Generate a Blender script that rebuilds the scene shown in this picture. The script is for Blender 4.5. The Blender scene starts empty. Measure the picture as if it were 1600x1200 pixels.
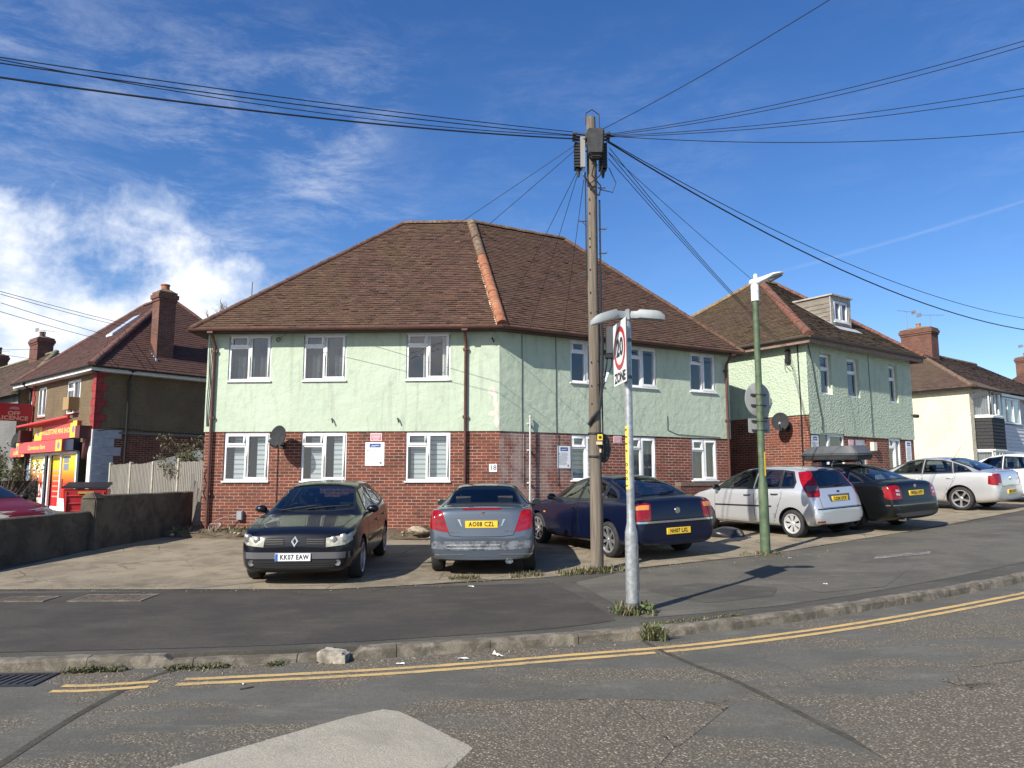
import bpy, bmesh, math, random
from mathutils import Vector, Matrix, noise as mnoise
from mathutils.bvhtree import BVHTree
R = math.radians
S = bpy.context.scene
COL = S.collection
random.seed(7)

# ------------------------------------------------------------------ camera, sky, sun, exposure
EYE = 1.6
cam_d = bpy.data.cameras.new("camera")
cam = bpy.data.objects.new("camera", cam_d)
COL.objects.link(cam)
cam.location = (0, 0, EYE)
cam.rotation_euler = (R(90 + 7.2), 0, 0)
cam_d.sensor_width = 36
cam_d.lens = 36 * 1180 / 1600
cam_d.clip_start = 0.05
cam_d.clip_end = 3000
S.camera = cam
SUN_AZ, SUN_EL = 41, 36
SUN = Vector((-math.sin(R(SUN_AZ)) * math.cos(R(SUN_EL)), -math.cos(R(SUN_AZ)) * math.cos(R(SUN_EL)), math.sin(R(SUN_EL))))
sun_d = bpy.data.lights.new("sun", 'SUN')
sun_d.energy = 5.0
sun_d.angle = R(0.5)
sun_d.color = (1.0, 0.935, 0.83)
sun = bpy.data.objects.new("sun", sun_d)
COL.objects.link(sun)
sun.rotation_euler = SUN.to_track_quat('Z', 'Y').to_euler()
sun.location = SUN * 60
S.view_settings.view_transform = 'Standard'
S.view_settings.look = 'None'
S.view_settings.gamma = 1
S.view_settings.exposure = 0.5


class G:
    """small node-graph helper"""
    def __init__(s, nt):
        s.nt = nt
        nt.nodes.clear()

    def n(s, t, props=None, **ins):
        nd = s.nt.nodes.new(t)
        for k, v in (props or {}).items():
            setattr(nd, k, v)
        for k, v in ins.items():
            key = int(k[1:]) if k[0] == '_' and k[1:].isdigit() else k.replace('_', ' ')
            sock = nd.inputs[key]
            if isinstance(v, bpy.types.NodeSocket):
                s.nt.links.new(v, sock)
            elif isinstance(v, bpy.types.Node):
                s.nt.links.new(v.outputs[0], sock)
            else:
                if hasattr(sock.default_value, '__len__') and len(sock.default_value) == 4 and len(v) == 3:
                    v = (*v, 1)
                sock.default_value = v
        return nd

    def math(s, op, a, b=0.0, c=None, clamp=False):
        kw = dict(_0=a, _1=b)
        if c is not None:
            kw['_2'] = c
        return s.n('ShaderNodeMath', dict(operation=op, use_clamp=clamp), **kw).outputs[0]

    def mix(s, f, a, b, mode='MIX'):
        return s.n('ShaderNodeMixRGB', dict(blend_type=mode), Fac=f, Color1=a, Color2=b).outputs[0]

    def sstep(s, x, lo, hi):
        return s.n('ShaderNodeMapRange', dict(interpolation_type='SMOOTHSTEP'), Value=x, From_Min=lo, From_Max=hi).outputs[0]

    def noise(s, vec, scale, detail=4, rough=.55, dist=0.0):
        return s.n('ShaderNodeTexNoise', None, Vector=vec, Scale=scale, Detail=detail, Roughness=rough, Distortion=dist).outputs[0]

    def mapping(s, vec, scale=(1, 1, 1), rot=(0, 0, 0), loc=(0, 0, 0)):
        return s.n('ShaderNodeMapping', None, Vector=vec, Scale=scale, Rotation=rot, Location=loc).outputs[0]


def make_world():
    w = bpy.data.worlds.new("World")
    S.world = w
    w.use_nodes = True
    g = G(w.node_tree)
    sky = g.n('ShaderNodeTexSky', dict(sky_type='NISHITA', sun_disc=False, sun_elevation=R(SUN_EL), sun_rotation=R(180 + SUN_AZ),
                                       altitude=50, air_density=1.0, dust_density=0.25, ozone_density=3.0))
    hs = g.n('ShaderNodeHueSaturation', None, Hue=.511, Saturation=1.27, Value=1.03, Color=sky.outputs[0])
    bg = g.n('ShaderNodeBackground', None, Color=hs.outputs[0], Strength=0.105)
    geo = g.n('ShaderNodeTexCoord').outputs['Generated']
    sp = g.n('ShaderNodeSeparateXYZ', None, Vector=geo)
    az = g.math('ARCTAN2', sp.outputs[0], sp.outputs[1])            # 0 north, + east
    el = g.math('ARCSINE', sp.outputs[2])
    v2 = g.n('ShaderNodeCombineXYZ', None, X=az, Y=el, Z=0.0).outputs[0]
    # cumulus bank low in the west
    wob = g.noise(v2, 5.0, 7, .60, .1)
    wob2 = g.noise(g.mapping(v2, (1, 1, 1), loc=(3.1, 1.7, 0)), 2.2, 3, .5)
    edge = g.math('MULTIPLY_ADD', az, -0.15, 0.212)                 # edge height falls to the right
    edge = g.math('ADD', edge, g.math('MULTIPLY', g.math('SUBTRACT', wob, .5), 0.40))
    edge = g.math('ADD', edge, g.math('MULTIPLY', g.math('SUBTRACT', wob2, .5), 0.22))
    d = g.math('SUBTRACT', edge, el)
    cum = g.sstep(d, -0.008, 0.075)
    right = g.sstep(az, -0.19, -0.36)
    cum = g.math('MULTIPLY', cum, right)
    dens = g.noise(g.mapping(v2, (1.0, 1.5, 1), loc=(7, 2, 0)), 6.5, 7, .60, .05)
    cum = g.math('MULTIPLY', cum, g.math('MULTIPLY_ADD', g.sstep(dens, .26, .56), .50, .48))
    # high streaks
    st = g.mapping(v2, (2.2, 7.0, 1), rot=(0, 0, R(-9)))
    wz = g.noise(st, 2.6, 10, .72, .35)
    reg = g.noise(g.mapping(v2, (1, 1, 1), loc=(1.35, 4.2, 0)), 2.6, 2, .5)
    cir = g.math('MULTIPLY', g.sstep(wz, .40, .76), g.sstep(reg, .34, .60))
    lefty = g.math('MULTIPLY_ADD', g.sstep(az, .22, -.25), .30, .12)
    cir = g.math('MULTIPLY', cir, lefty)
    low = g.sstep(el, .62, .40)
    cir = g.math('MULTIPLY', cir, low)
    # thin vapour trail low in the east
    tr = g.math('ABSOLUTE', g.math('SUBTRACT', el, g.math('MULTIPLY_ADD', az, 0.165, 0.200)))
    tw = g.noise(g.mapping(v2, (60, 60, 1)), 1.0, 3, .6)
    trl = g.math('MULTIPLY', g.sstep(tr, g.math('MULTIPLY', tw, .007), 0.0), g.math('MULTIPLY', g.sstep(az, .28, .42), .08))
    m = g.math('MAXIMUM', cum, cir)
    m = g.math('MAXIMUM', m, trl, clamp=True)
    shade = g.mix(g.sstep(dens, .35, .6), (.62, .70, .83), (.93, .95, .99))
    cb = g.n('ShaderNodeBackground', None, Color=shade, Strength=0.88)
    mx = g.n('ShaderNodeMixShader', None, Fac=m, _1=bg.outputs[0], _2=cb.outputs[0])
    g.n('ShaderNodeOutputWorld', None, Surface=mx.outputs[0])


make_world()

# ------------------------------------------------------------------ materials
MATS = {}


def pmat(name, col=(.5, .5, .5), rough=.6, metal=0.0, coat=0.0, spec=.5, coat_rough=.05, var=0.0, vscale=8.0, bump=0.0, bscale=60.0, dirt=None):
    """principled material; optional colour variation and bump from noise in object space"""
    if name in MATS:
        return MATS[name]
    m = bpy.data.materials.new(name)
    m.use_nodes = True
    g = G(m.node_tree)
    b = g.n('ShaderNodeBsdfPrincipled', None, Base_Color=col, Roughness=rough, Metallic=metal, Coat_Weight=coat, Coat_Roughness=coat_rough, Specular_IOR_Level=spec)
    oc = g.n('ShaderNodeTexCoord').outputs['Object']
    if var:
        f = g.noise(oc, vscale, 5, .6)
        c = g.mix(g.sstep(f, .3, .7), tuple(max(0, x * (1 - var)) for x in col), tuple(min(1, x * (1 + var)) for x in col))
        if dirt:
            f2 = g.noise(g.mapping(oc, (1, 1, .35), loc=(5, 3, 1)), dirt[1], 6, .65)
            c = g.mix(g.math('MULTIPLY', g.sstep(f2, .48, .72), dirt[2]), c, dirt[0])
        m.node_tree.links.new(c, b.inputs['Base Color'])
    if bump:
        h = g.noise(oc, bscale, 4, .6)
        bp = g.n('ShaderNodeBump', None, Strength=bump, Distance=.01, Height=h)
        m.node_tree.links.new(bp.outputs[0], b.inputs['Normal'])
    g.n('ShaderNodeOutputMaterial', None, Surface=b.outputs[0])
    MATS[name] = m
    return m


def newmat(name):
    m = bpy.data.materials.new(name)
    m.use_nodes = True
    MATS[name] = m
    g = G(m.node_tree)
    b = g.n('ShaderNodeBsdfPrincipled')
    g.n('ShaderNodeOutputMaterial', None, Surface=b.outputs[0])
    return m, g, b


def L(g, a, b):
    g.nt.links.new(a, b)


def brick_mat(name, c1, c2, mortar, stain=0.0, soft=0.0):
    m, g, b = newmat(name)
    uv = g.n('ShaderNodeTexCoord').outputs['UV']
    wob = g.n('ShaderNodeTexNoise', None, Vector=uv, Scale=30.0, Detail=3.0)
    uvw = g.n('ShaderNodeMixRGB', dict(blend_type='LINEAR_LIGHT'), Fac=.004, Color1=uv, Color2=wob.outputs['Color']).outputs[0]
    br = g.n('ShaderNodeTexBrick', dict(offset=.5), Vector=uvw, Color1=(0, 0, 0), Color2=(1, 1, 1), Mortar=(.5, .5, .5), Scale=1.0, Mortar_Size=.0078,
             Mortar_Smooth=.25, Bias=0.0, Brick_Width=.225, Row_Height=.075)
    n1 = g.noise(uv, 1.1, 5, .6)
    n2 = g.noise(uv, 40, 4, .6)
    fac = g.math('MULTIPLY_ADD', n1, .55, g.math('MULTIPLY', br.outputs[0], .62))
    rm = g.n('ShaderNodeValToRGB', None, Fac=fac)
    el = rm.color_ramp.elements
    el[0].position = .18
    el[0].color = (*c2, 1)
    el[1].position = .85
    el[1].color = (*c1, 1)
    e = el.new(.5)
    e.color = (*[(a * .6 + b_ * .4) for a, b_ in zip(c1, c2)], 1)
    cc = g.mix(g.sstep(n2, .4, .8), rm.outputs[0], tuple(x * .75 for x in c1))
    mo = g.mix(g.sstep(g.noise(uv, 2.3, 5, .6), .35, .65), mortar, tuple(x * .55 for x in mortar))
    cc = g.mix(br.outputs['Fac'], cc, mo)
    if stain:
        sx = g.n('ShaderNodeSeparateXYZ', None, Vector=uv)
        sn = g.noise(g.mapping(uv, (1, .6, 1)), 2.6, 6, .65)
        sm = g.math('MULTIPLY', g.sstep(sn, .36, .60), g.sstep(sx.outputs[0], 2.9, .6))
        cc = g.mix(g.math('MULTIPLY', sm, stain), cc, (.42, .36, .33))
    low = g.noise(g.mapping(uv, (1.2, 1.2, 1), loc=(4, 9, 0)), 1.5, 5, .65)
    cc = g.mix(g.math('MULTIPLY', g.sstep(low, .52, .7), .45), cc, (.05, .035, .03))
    L(g, cc, b.inputs['Base Color'])
    b.inputs['Roughness'].default_value = .88
    hh = g.math('MULTIPLY_ADD', br.outputs['Fac'], -1.0, g.math('MULTIPLY', n2, .5))
    bp = g.n('ShaderNodeBump', None, Strength=.55, Distance=.012, Height=hh)
    L(g, bp.outputs[0], b.inputs['Normal'])
    return m


def render_mat(name, col, col2, rough_scale=7.0, strength=.35, dirt=(.30, .33, .27), rough_cast=False):
    m, g, b = newmat(name)
    oc = g.n('ShaderNodeTexCoord').outputs['Object']
    n1 = g.noise(oc, .9, 6, .62)
    c = g.mix(g.sstep(n1, .32, .68), col, col2)
    n2 = g.noise(g.mapping(oc, (1.6, 1.6, .55)), 2.6, 7, .7, .6)
    c = g.mix(g.math('MULTIPLY', g.sstep(n2, .50, .74), .62), c, dirt)
    n3 = g.noise(g.mapping(oc, (6, 6, .35)), 1.0, 5, .6)
    c = g.mix(g.math('MULTIPLY', g.sstep(n3, .54, .72), .42), c, dirt)
    n4 = g.noise(oc, 22, 4, .6)
    c = g.mix(g.math('MULTIPLY', g.sstep(n4, .35, .75), .18), c, tuple(x * .72 for x in col))
    L(g, c, b.inputs['Base Color'])
    b.inputs['Roughness'].default_value = .85
    if rough_cast:
        vo = g.n('ShaderNodeTexVoronoi', dict(feature='SMOOTH_F1'), Vector=oc, Scale=rough_scale, Smoothness=.6)
        h = g.math('ADD', vo.outputs[0], g.math('MULTIPLY', g.noise(oc, rough_scale * 1.6, 4, .6), 1.1))
    else:
        h = g.math('ADD', g.noise(oc, rough_scale, 4, .55), g.math('MULTIPLY', g.noise(oc, rough_scale * 7, 4, .6), .30))
    bp = g.n('ShaderNodeBump', None, Strength=strength, Distance=.05, Height=h)
    L(g, bp.outputs[0], b.inputs['Normal'])
    return m


def tile_mat(name, ca, cb, cc, moss=(.16, .13, .05), mossf=.4, grey=(.33, .29, .26)):
    """roof tiles: one random tint per tile, lichen and moss patches"""
    m, g, b = newmat(name)
    oc = g.n('ShaderNodeTexCoord').outputs['Object']
    at = g.n('ShaderNodeAttribute', dict(attribute_type='GEOMETRY', attribute_name='tint')).outputs['Fac']
    rm = g.n('ShaderNodeValToRGB', None, Fac=at)
    el = rm.color_ramp.elements
    el[0].color = (*ca, 1)
    el[1].color = (*cc, 1)
    e = el.new(.55)
    e.color = (*cb, 1)
    n1 = g.noise(oc, .75, 5, .6)
    c = g.mix(g.math('MULTIPLY', g.sstep(n1, .44, .66), mossf), rm.outputs[0], moss)
    n2 = g.noise(oc, 9, 5, .7)
    c = g.mix(g.math('MULTIPLY', g.sstep(n2, .60, .78), .6), c, grey)
    n3 = g.noise(oc, 34, 4, .65)
    c = g.mix(g.math('MULTIPLY', g.sstep(n3, .35, .7), .45), c, tuple(x * .5 for x in ca))
    L(g, c, b.inputs['Base Color'])
    b.inputs['Roughness'].default_value = .9
    bp = g.n('ShaderNodeBump', None, Strength=.5, Distance=.012, Height=n3)
    L(g, bp.outputs[0], b.inputs['Normal'])
    return m


def asphalt_mat(name, base, dark, stone, agg=.5, seed=0.0, along=(1.0, 2.6), rot=12, mask=(.50, .60), fine=.5):
    m, g, b = newmat(name)
    oc = g.n('ShaderNodeTexCoord').outputs['Object']
    o2 = g.mapping(oc, (along[0], along[1], 1), rot=(0, 0, R(-rot)), loc=(seed, seed * .7, 0))
    worn = g.noise(o2, .62, 7, .62, .5)
    wm = g.sstep(worn, mask[0], mask[1])
    big = g.noise(g.mapping(oc, loc=(seed + 9, 2, 0)), .9, 5, .6)
    c = g.mix(g.sstep(big, .40, .60), base, dark)
    f1 = g.noise(oc, 95, 3, .7)
    c = g.mix(g.math('MULTIPLY', g.sstep(f1, .38, .66), fine), c, tuple(x * .45 for x in dark))
    f2 = g.noise(g.mapping(oc, loc=(3, 8, 0)), 60, 3, .7)
    c = g.mix(g.math('MULTIPLY', g.sstep(f2, .60, .72), .55), c, tuple(min(1, x * 2.2) for x in base))
    f3 = g.noise(g.mapping(oc, loc=(1, 5, 0)), 26, 5, .8)
    c = g.mix(g.math('MULTIPLY', g.sstep(f3, .40, .70), .55), c, tuple(x * .55 for x in dark))
    f4 = g.noise(g.mapping(oc, (.5, 1.6, 1), loc=(seed, 1, 4)), 2.6, 7, .72, .4)
    c = g.mix(g.math('MULTIPLY', g.sstep(f4, .50, .72), .45), c, tuple(min(1, x * 1.45) for x in base))
    # exposed aggregate in the worn zones
    vo = g.n('ShaderNodeTexVoronoi', dict(feature='F1'), Vector=oc, Scale=58.0, Randomness=1.0)
    rc = g.n('ShaderNodeSeparateColor', None, Color=vo.outputs['Color'])
    st = g.mix(g.sstep(rc.outputs[0], .1, .95), tuple(x * .50 for x in stone), stone)
    st = g.mix(g.sstep(rc.outputs[1], .86, .93), st, tuple(min(.62, x * 1.75) for x in stone))
    st = g.mix(g.sstep(vo.outputs['Distance'], .30, .62), st, tuple(x * .40 for x in stone))
    c = g.mix(g.math('MULTIPLY', wm, agg), c, st)
    c = cracks(g, oc, c, .22, seed)
    L(g, c, b.inputs['Base Color'])
    b.inputs['Roughness'].default_value = .9
    hh = g.math('MULTIPLY_ADD', vo.outputs['Distance'], g.math('MULTIPLY', wm, -.9), g.math('MULTIPLY', f1, .5))
    bp = g.n('ShaderNodeBump', None, Strength=.6, Distance=.012, Height=hh)
    L(g, bp.outputs[0], b.inputs['Normal'])
    return m


def cracks(g, oc, c, amt, seed):
    """fine dark hairline cracks that come and go"""
    wv = g.n('ShaderNodeTexNoise', None, Vector=oc, Scale=3.0, Detail=5.0)
    ov = g.n('ShaderNodeMixRGB', dict(blend_type='LINEAR_LIGHT'), Fac=.10, Color1=g.mapping(oc, loc=(seed, seed, 0)), Color2=wv.outputs['Color']).outputs[0]
    ed = g.n('ShaderNodeTexVoronoi', dict(feature='DISTANCE_TO_EDGE'), Vector=ov, Scale=.55).outputs['Distance']
    on = g.sstep(g.noise(g.mapping(oc, loc=(seed * 2, 3, 0)), .5, 3, .6), .47, .58)
    ln = g.sstep(ed, .0075, .002)
    return g.mix(g.math('MULTIPLY', g.math('MULTIPLY', ln, on), amt), c, (.022, .020, .016))


def concrete_mat(name, a, bcol, stain, sc=1.0, sp=.4, lines=0.0, thresh=(.46, .66), samt=.8, crack=False):
    m, g, b = newmat(name)
    oc = g.n('ShaderNodeTexCoord').outputs['Object']
    n1 = g.noise(oc, .8 * sc, 7, .65, .3)
    c = g.mix(g.sstep(n1, .32, .68), a, bcol)
    n2 = g.noise(g.mapping(oc, loc=(4, 1, 7)), 1.7 * sc, 8, .7, .6)
    c = g.mix(g.math('MULTIPLY', g.sstep(n2, *thresh), samt), c, stain)
    f1 = g.noise(oc, 70, 4, .7)
    c = g.mix(g.math('MULTIPLY', g.sstep(f1, .36, .68), sp), c, tuple(x * .45 for x in a))
    if crack:
        c = cracks(g, oc, c, .8, 4.0)
        oil = g.noise(g.mapping(oc, loc=(2, 7, 5)), 1.1, 4, .6)
        c = g.mix(g.math('MULTIPLY', g.sstep(oil, .58, .70), .55), c, tuple(x * .6 for x in stain))
    f2 = g.noise(g.mapping(oc, loc=(9, 4, 2)), 30, 4, .75)
    c = g.mix(g.math('MULTIPLY', g.sstep(f2, .62, .72), .5), c, tuple(min(1, x * 1.7) for x in a))
    L(g, c, b.inputs['Base Color'])
    b.inputs['Roughness'].default_value = .92
    bp = g.n('ShaderNodeBump', None, Strength=.5, Distance=.02, Height=g.math('ADD', f1, g.math('MULTIPLY', n2, 2.0)))
    L(g, bp.outputs[0], b.inputs['Normal'])
    return m


def wood_mat(name, a, bcol, zs=.25, sc=14.0):
    m, g, b = newmat(name)
    oc = g.n('ShaderNodeTexCoord').outputs['Object']
    v = g.mapping(oc, (1, 1, zs / 6))
    n1 = g.noise(v, sc, 6, .65, .4)
    n2 = g.noise(oc, 1.3, 5, .6)
    c = g.mix(g.sstep(n1, .32, .66), a, bcol)
    c = g.mix(g.math('MULTIPLY', g.sstep(n2, .4, .7), .5), c, tuple(x * .62 for x in a))
    n3 = g.noise(g.mapping(oc, (1, 1, .03)), sc * 2.2, 4, .7)
    c = g.mix(g.math('MULTIPLY', g.sstep(n3, .60, .68), .75), c, tuple(x * .25 for x in a))
    L(g, c, b.inputs['Base Color'])
    b.inputs['Roughness'].default_value = .85
    bp = g.n('ShaderNodeBump', None, Strength=.6, Distance=.012, Height=g.math('ADD', n1, n3))
    L(g, bp.outputs[0], b.inputs['Normal'])
    return m


def glass_mat(name, tint=(.75, .8, .82), refl=1.0):
    m = bpy.data.materials.new(name)
    m.use_nodes = True
    MATS[name] = m
    g = G(m.node_tree)
    oc = g.n('ShaderNodeTexCoord').outputs['Object']
    nz = g.n('ShaderNodeBump', None, Strength=.05, Distance=.02, Height=g.noise(oc, 2.2, 2, .5))
    tr = g.n('ShaderNodeBsdfTransparent', None, Color=tint)
    gl = g.n('ShaderNodeBsdfGlossy', None, Color=(1, 1, 1), Roughness=.015, Normal=nz.outputs[0])
    lw = g.n('ShaderNodeLayerWeight', None, Blend=.5, Normal=nz.outputs[0])
    f = g.math('MULTIPLY_ADD', g.math('POWER', lw.outputs['Facing'], 4.0), .7 * refl, .115 * refl, clamp=True)
    mx = g.n('ShaderNodeMixShader', None, Fac=f, _1=tr.outputs[0], _2=gl.outputs[0])
    g.n('ShaderNodeOutputMaterial', None, Surface=mx.outputs[0])
    return m


def leaf_mat(name, a, bcol):
    m, g, b = newmat(name)
    oc = g.n('ShaderNodeTexCoord').outputs['Object']
    n1 = g.noise(oc, 23, 3, .6)
    c = g.mix(g.sstep(n1, .3, .7), a, bcol)
    L(g, c, b.inputs['Base Color'])
    b.inputs['Roughness'].default_value = .6
    return m


# ------------------------------------------------------------------ mesh and object helpers
WM = {}


class MB:
    def __init__(s):
        s.v, s.f, s.m, s.uv, s.tint = [], [], [], {}, {}

    def add(s, pts, faces, mi=0, M=None):
        o = len(s.v)
        if M is not None:
            pts = [M @ Vector(p) for p in pts]
        s.v += [tuple(p) for p in pts]
        for f in faces:
            s.f.append([i + o for i in f])
            s.m.append(mi)
        return o

    def face(s, pts, mi=0, uv=None, tint=None):
        o = len(s.v)
        s.v += [tuple(p) for p in pts]
        s.f.append(list(range(o, o + len(pts))))
        s.m.append(mi)
        if uv:
            s.uv[len(s.f) - 1] = uv
        if tint is not None:
            s.tint[len(s.f) - 1] = tint

    def box(s, x0, x1, y0, y1, z0, z1, mi=0, M=None):
        p = [(x0, y0, z0), (x1, y0, z0), (x1, y1, z0), (x0, y1, z0), (x0, y0, z1), (x1, y0, z1), (x1, y1, z1), (x0, y1, z1)]
        s.add(p, [(3, 2, 1, 0), (4, 5, 6, 7), (0, 1, 5, 4), (1, 2, 6, 5), (2, 3, 7, 6), (3, 0, 4, 7)], mi, M)

    def prism(s, poly, z0, z1, mi=0, M=None):
        n = len(poly)
        p = [(x, y, z0) for x, y in poly] + [(x, y, z1) for x, y in poly]
        fs = [tuple(range(n - 1, -1, -1)), tuple(range(n, 2 * n))] + [(i, (i + 1) % n, n + (i + 1) % n, n + i) for i in range(n)]
        s.add(p, fs, mi, M)

    def tube(s, pts, r, seg=8, mi=0, caps=True, M=None):
        pts = [Vector(p) for p in pts]
        rs = r if hasattr(r, '__len__') else [r] * len(pts)
        vs = []
        t0 = (pts[1] - pts[0]).normalized()
        a = t0.cross(Vector((0, 0, 1)))
        if a.length < .01:
            a = t0.cross(Vector((0, 1, 0)))
        a.normalize()
        for i, p in enumerate(pts):
            t = (pts[min(i + 1, len(pts) - 1)] - pts[max(i - 1, 0)]).normalized()
            a = (a - t * a.dot(t)).normalized()
            b = t.cross(a)
            for k in range(seg):
                w = 2 * math.pi * k / seg
                vs.append(p + (a * math.cos(w) + b * math.sin(w)) * rs[i])
        fs = []
        for i in range(len(pts) - 1):
            for k in range(seg):
                k2 = (k + 1) % seg
                fs.append((i * seg + k, i * seg + k2, (i + 1) * seg + k2, (i + 1) * seg + k))
        if caps:
            fs.append(tuple(range(seg - 1, -1, -1)))
            fs.append(tuple(range((len(pts) - 1) * seg, len(pts) * seg)))
        s.add(vs, fs, mi, M)

    def lathe(s, prof, seg=24, mi=0, M=None, caps=True):
        """profile of (radius, height) spun round z"""
        vs, fs = [], []
        n = len(prof)
        for k in range(seg):
            w = 2 * math.pi * k / seg
            for r, z in prof:
                vs.append((r * math.cos(w), r * math.sin(w), z))
        for k in range(seg):
            k2 = (k + 1) % seg
            for i in range(n - 1):
                fs.append((k * n + i, k2 * n + i, k2 * n + i + 1, k * n + i + 1))
        if caps and prof[0][0] > 1e-5:
            fs.append(tuple(k * n for k in range(seg - 1, -1, -1)))
        if caps and prof[-1][0] > 1e-5:
            fs.append(tuple(k * n + n - 1 for k in range(seg)))
        s.add(vs, fs, mi, M)

    def mesh(s, name):
        me = bpy.data.meshes.new(name)
        me.from_pydata(s.v, [], s.f)
        for p, mi in zip(me.polygons, s.m):
            p.material_index = mi
        if s.uv:
            ul = me.uv_layers.new(name='UVMap')
            for fi, uvs in s.uv.items():
                for li, uvc in zip(me.polygons[fi].loop_indices, uvs):
                    ul.data[li].uv = uvc
        if s.tint:
            at = me.attributes.new('tint', 'FLOAT', 'FACE')
            for fi, t in s.tint.items():
                at.data[fi].value = t
        return me

    def build(s, name, mats, parent=None, smooth=None, bevel=0.0, seg=2):
        me = s.mesh(name)
        return obj(name, me, mats, parent, smooth, bevel, seg)


def obj(name, me, mats, parent=None, smooth=None, bevel=0.0, seg=2):
    if bevel:
        bm = bmesh.new()
        bm.from_mesh(me)
        bmesh.ops.remove_doubles(bm, verts=bm.verts, dist=1e-5)
        es = [e for e in bm.edges if len(e.link_faces) == 2 and e.calc_face_angle(0) > R(30)]
        bmesh.ops.bevel(bm, geom=es, offset=bevel, segments=seg, affect='EDGES', clamp_overlap=True)
        bm.to_mesh(me)
        bm.free()
        smooth = smooth or 40
    for m in (mats if isinstance(mats, (list, tuple)) else [mats]):
        me.materials.append(m)
    if smooth:
        me.shade_smooth()
        me.set_sharp_from_angle(angle=R(smooth))
    o = bpy.data.objects.new(name, me)
    COL.objects.link(o)
    setparent(o, parent)
    return o


def setparent(o, parent):
    if parent is not None:
        o.parent = parent
        o.matrix_parent_inverse = WM.get(parent.name, Matrix.Identity(4)).inverted()
    WM[o.name] = Matrix.Identity(4)


def tag(o, label=None, cat=None, group=None, kind=None):
    for k, v in (('label', label), ('category', cat), ('group', group), ('kind', kind)):
        if v:
            o[k] = v
    return o


def thing(name, label, cat, loc=(0, 0, 0), rz=0.0, group=None):
    o = bpy.data.objects.new(name, None)
    o.empty_display_size = .2
    COL.objects.link(o)
    o.location = loc
    o.rotation_euler = (0, 0, rz)
    WM[o.name] = Matrix.Translation(loc) @ Matrix.Rotation(rz, 4, 'Z')
    return tag(o, label, cat, group)


def copy_tree(o, parent=None):
    c = o.copy()
    COL.objects.link(c)
    WM[c.name] = WM[o.name]
    if parent is not None:
        c.parent = parent
    for ch in [x for x in COL.objects if x.parent == o and x != c]:
        copy_tree(ch, c)
    return c


def text_mb(mb, txt, size, M, mi=0, ext=.0015, sx=1.0, spacing=1.0, fat=0.0):
    """lettering as solid geometry, centred on M's origin, reading along M's x, up M's y"""
    cu = bpy.data.curves.new('lettering', 'FONT')
    cu.body = txt
    cu.size = size
    cu.extrude = ext
    cu.align_x = 'CENTER'
    cu.align_y = 'CENTER'
    cu.space_character = spacing
    cu.resolution_u = 3
    cu.offset = fat
    ob = bpy.data.objects.new('lettering', cu)
    COL.objects.link(ob)
    dg = bpy.context.evaluated_depsgraph_get()
    me = bpy.data.meshes.new_from_object(ob.evaluated_get(dg))
    bpy.data.objects.remove(ob)
    bpy.data.curves.remove(cu)
    mb.add([(v.co.x * sx, v.co.y, v.co.z) for v in me.vertices], [tuple(p.vertices) for p in me.polygons], mi, M)
    bpy.data.meshes.remove(me)


def g_ground(x, y):
    sx = min(.5 * (x + math.sqrt(x * x + 4)), 20) - 1
    t = y - 11.5
    sy = min(.5 * (t + math.sqrt(t * t + 1.5)), 13)
    return .03 + .030 * sx + .037 * sy


def grid_poly(poly, res):
    """polygon cut into a regular grid, as a bmesh in the xy plane"""
    bm = bmesh.new()
    f = bm.faces.new([bm.verts.new((x, y, 0)) for x, y in poly])
    if f.normal.z < 0 or sum((poly[i][0] * poly[(i + 1) % len(poly)][1] - poly[(i + 1) % len(poly)][0] * poly[i][1]) for i in range(len(poly))) < 0:
        f.normal_flip()
    if len(poly) > 4:
        bmesh.ops.triangulate(bm, faces=bm.faces[:], ngon_method='EAR_CLIP')
    xs = [p[0] for p in poly]
    ys = [p[1] for p in poly]
    for ax, (a, b) in ((0, (min(xs), max(xs))), (1, (min(ys), max(ys)))):
        k = math.floor(a / res) + 1
        no = (1, 0, 0) if ax == 0 else (0, 1, 0)
        while k * res < b - 1e-6:
            co = (k * res, 0, 0) if ax == 0 else (0, k * res, 0)
            bmesh.ops.bisect_plane(bm, geom=bm.verts[:] + bm.edges[:] + bm.faces[:], plane_co=co, plane_no=no, dist=1e-6)
            k += 1
    return bm


def sheet(name, poly, zo, mat, res=1.0, kind='structure', zfun=None, skirt=0.0):
    bm = grid_poly(poly, res)
    zf = zfun or (lambda x, y: 0.0)
    for v in bm.verts:
        v.co.z = g_ground(v.co.x, v.co.y) + zo + zf(v.co.x, v.co.y)
    bm.normal_update()
    for f in bm.faces:
        if f.normal.z < 0:
            f.normal_flip()
    if skirt:
        es = [e for e in bm.edges if e.is_boundary]
        r = bmesh.ops.extrude_edge_only(bm, edges=es)
        for v in r['geom']:
            if isinstance(v, bmesh.types.BMVert):
                v.co.z -= skirt
    me = bpy.data.meshes.new(name)
    bm.to_mesh(me)
    bm.free()
    o = obj(name, me, mat)
    if kind:
        o['kind'] = kind
    return o


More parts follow.
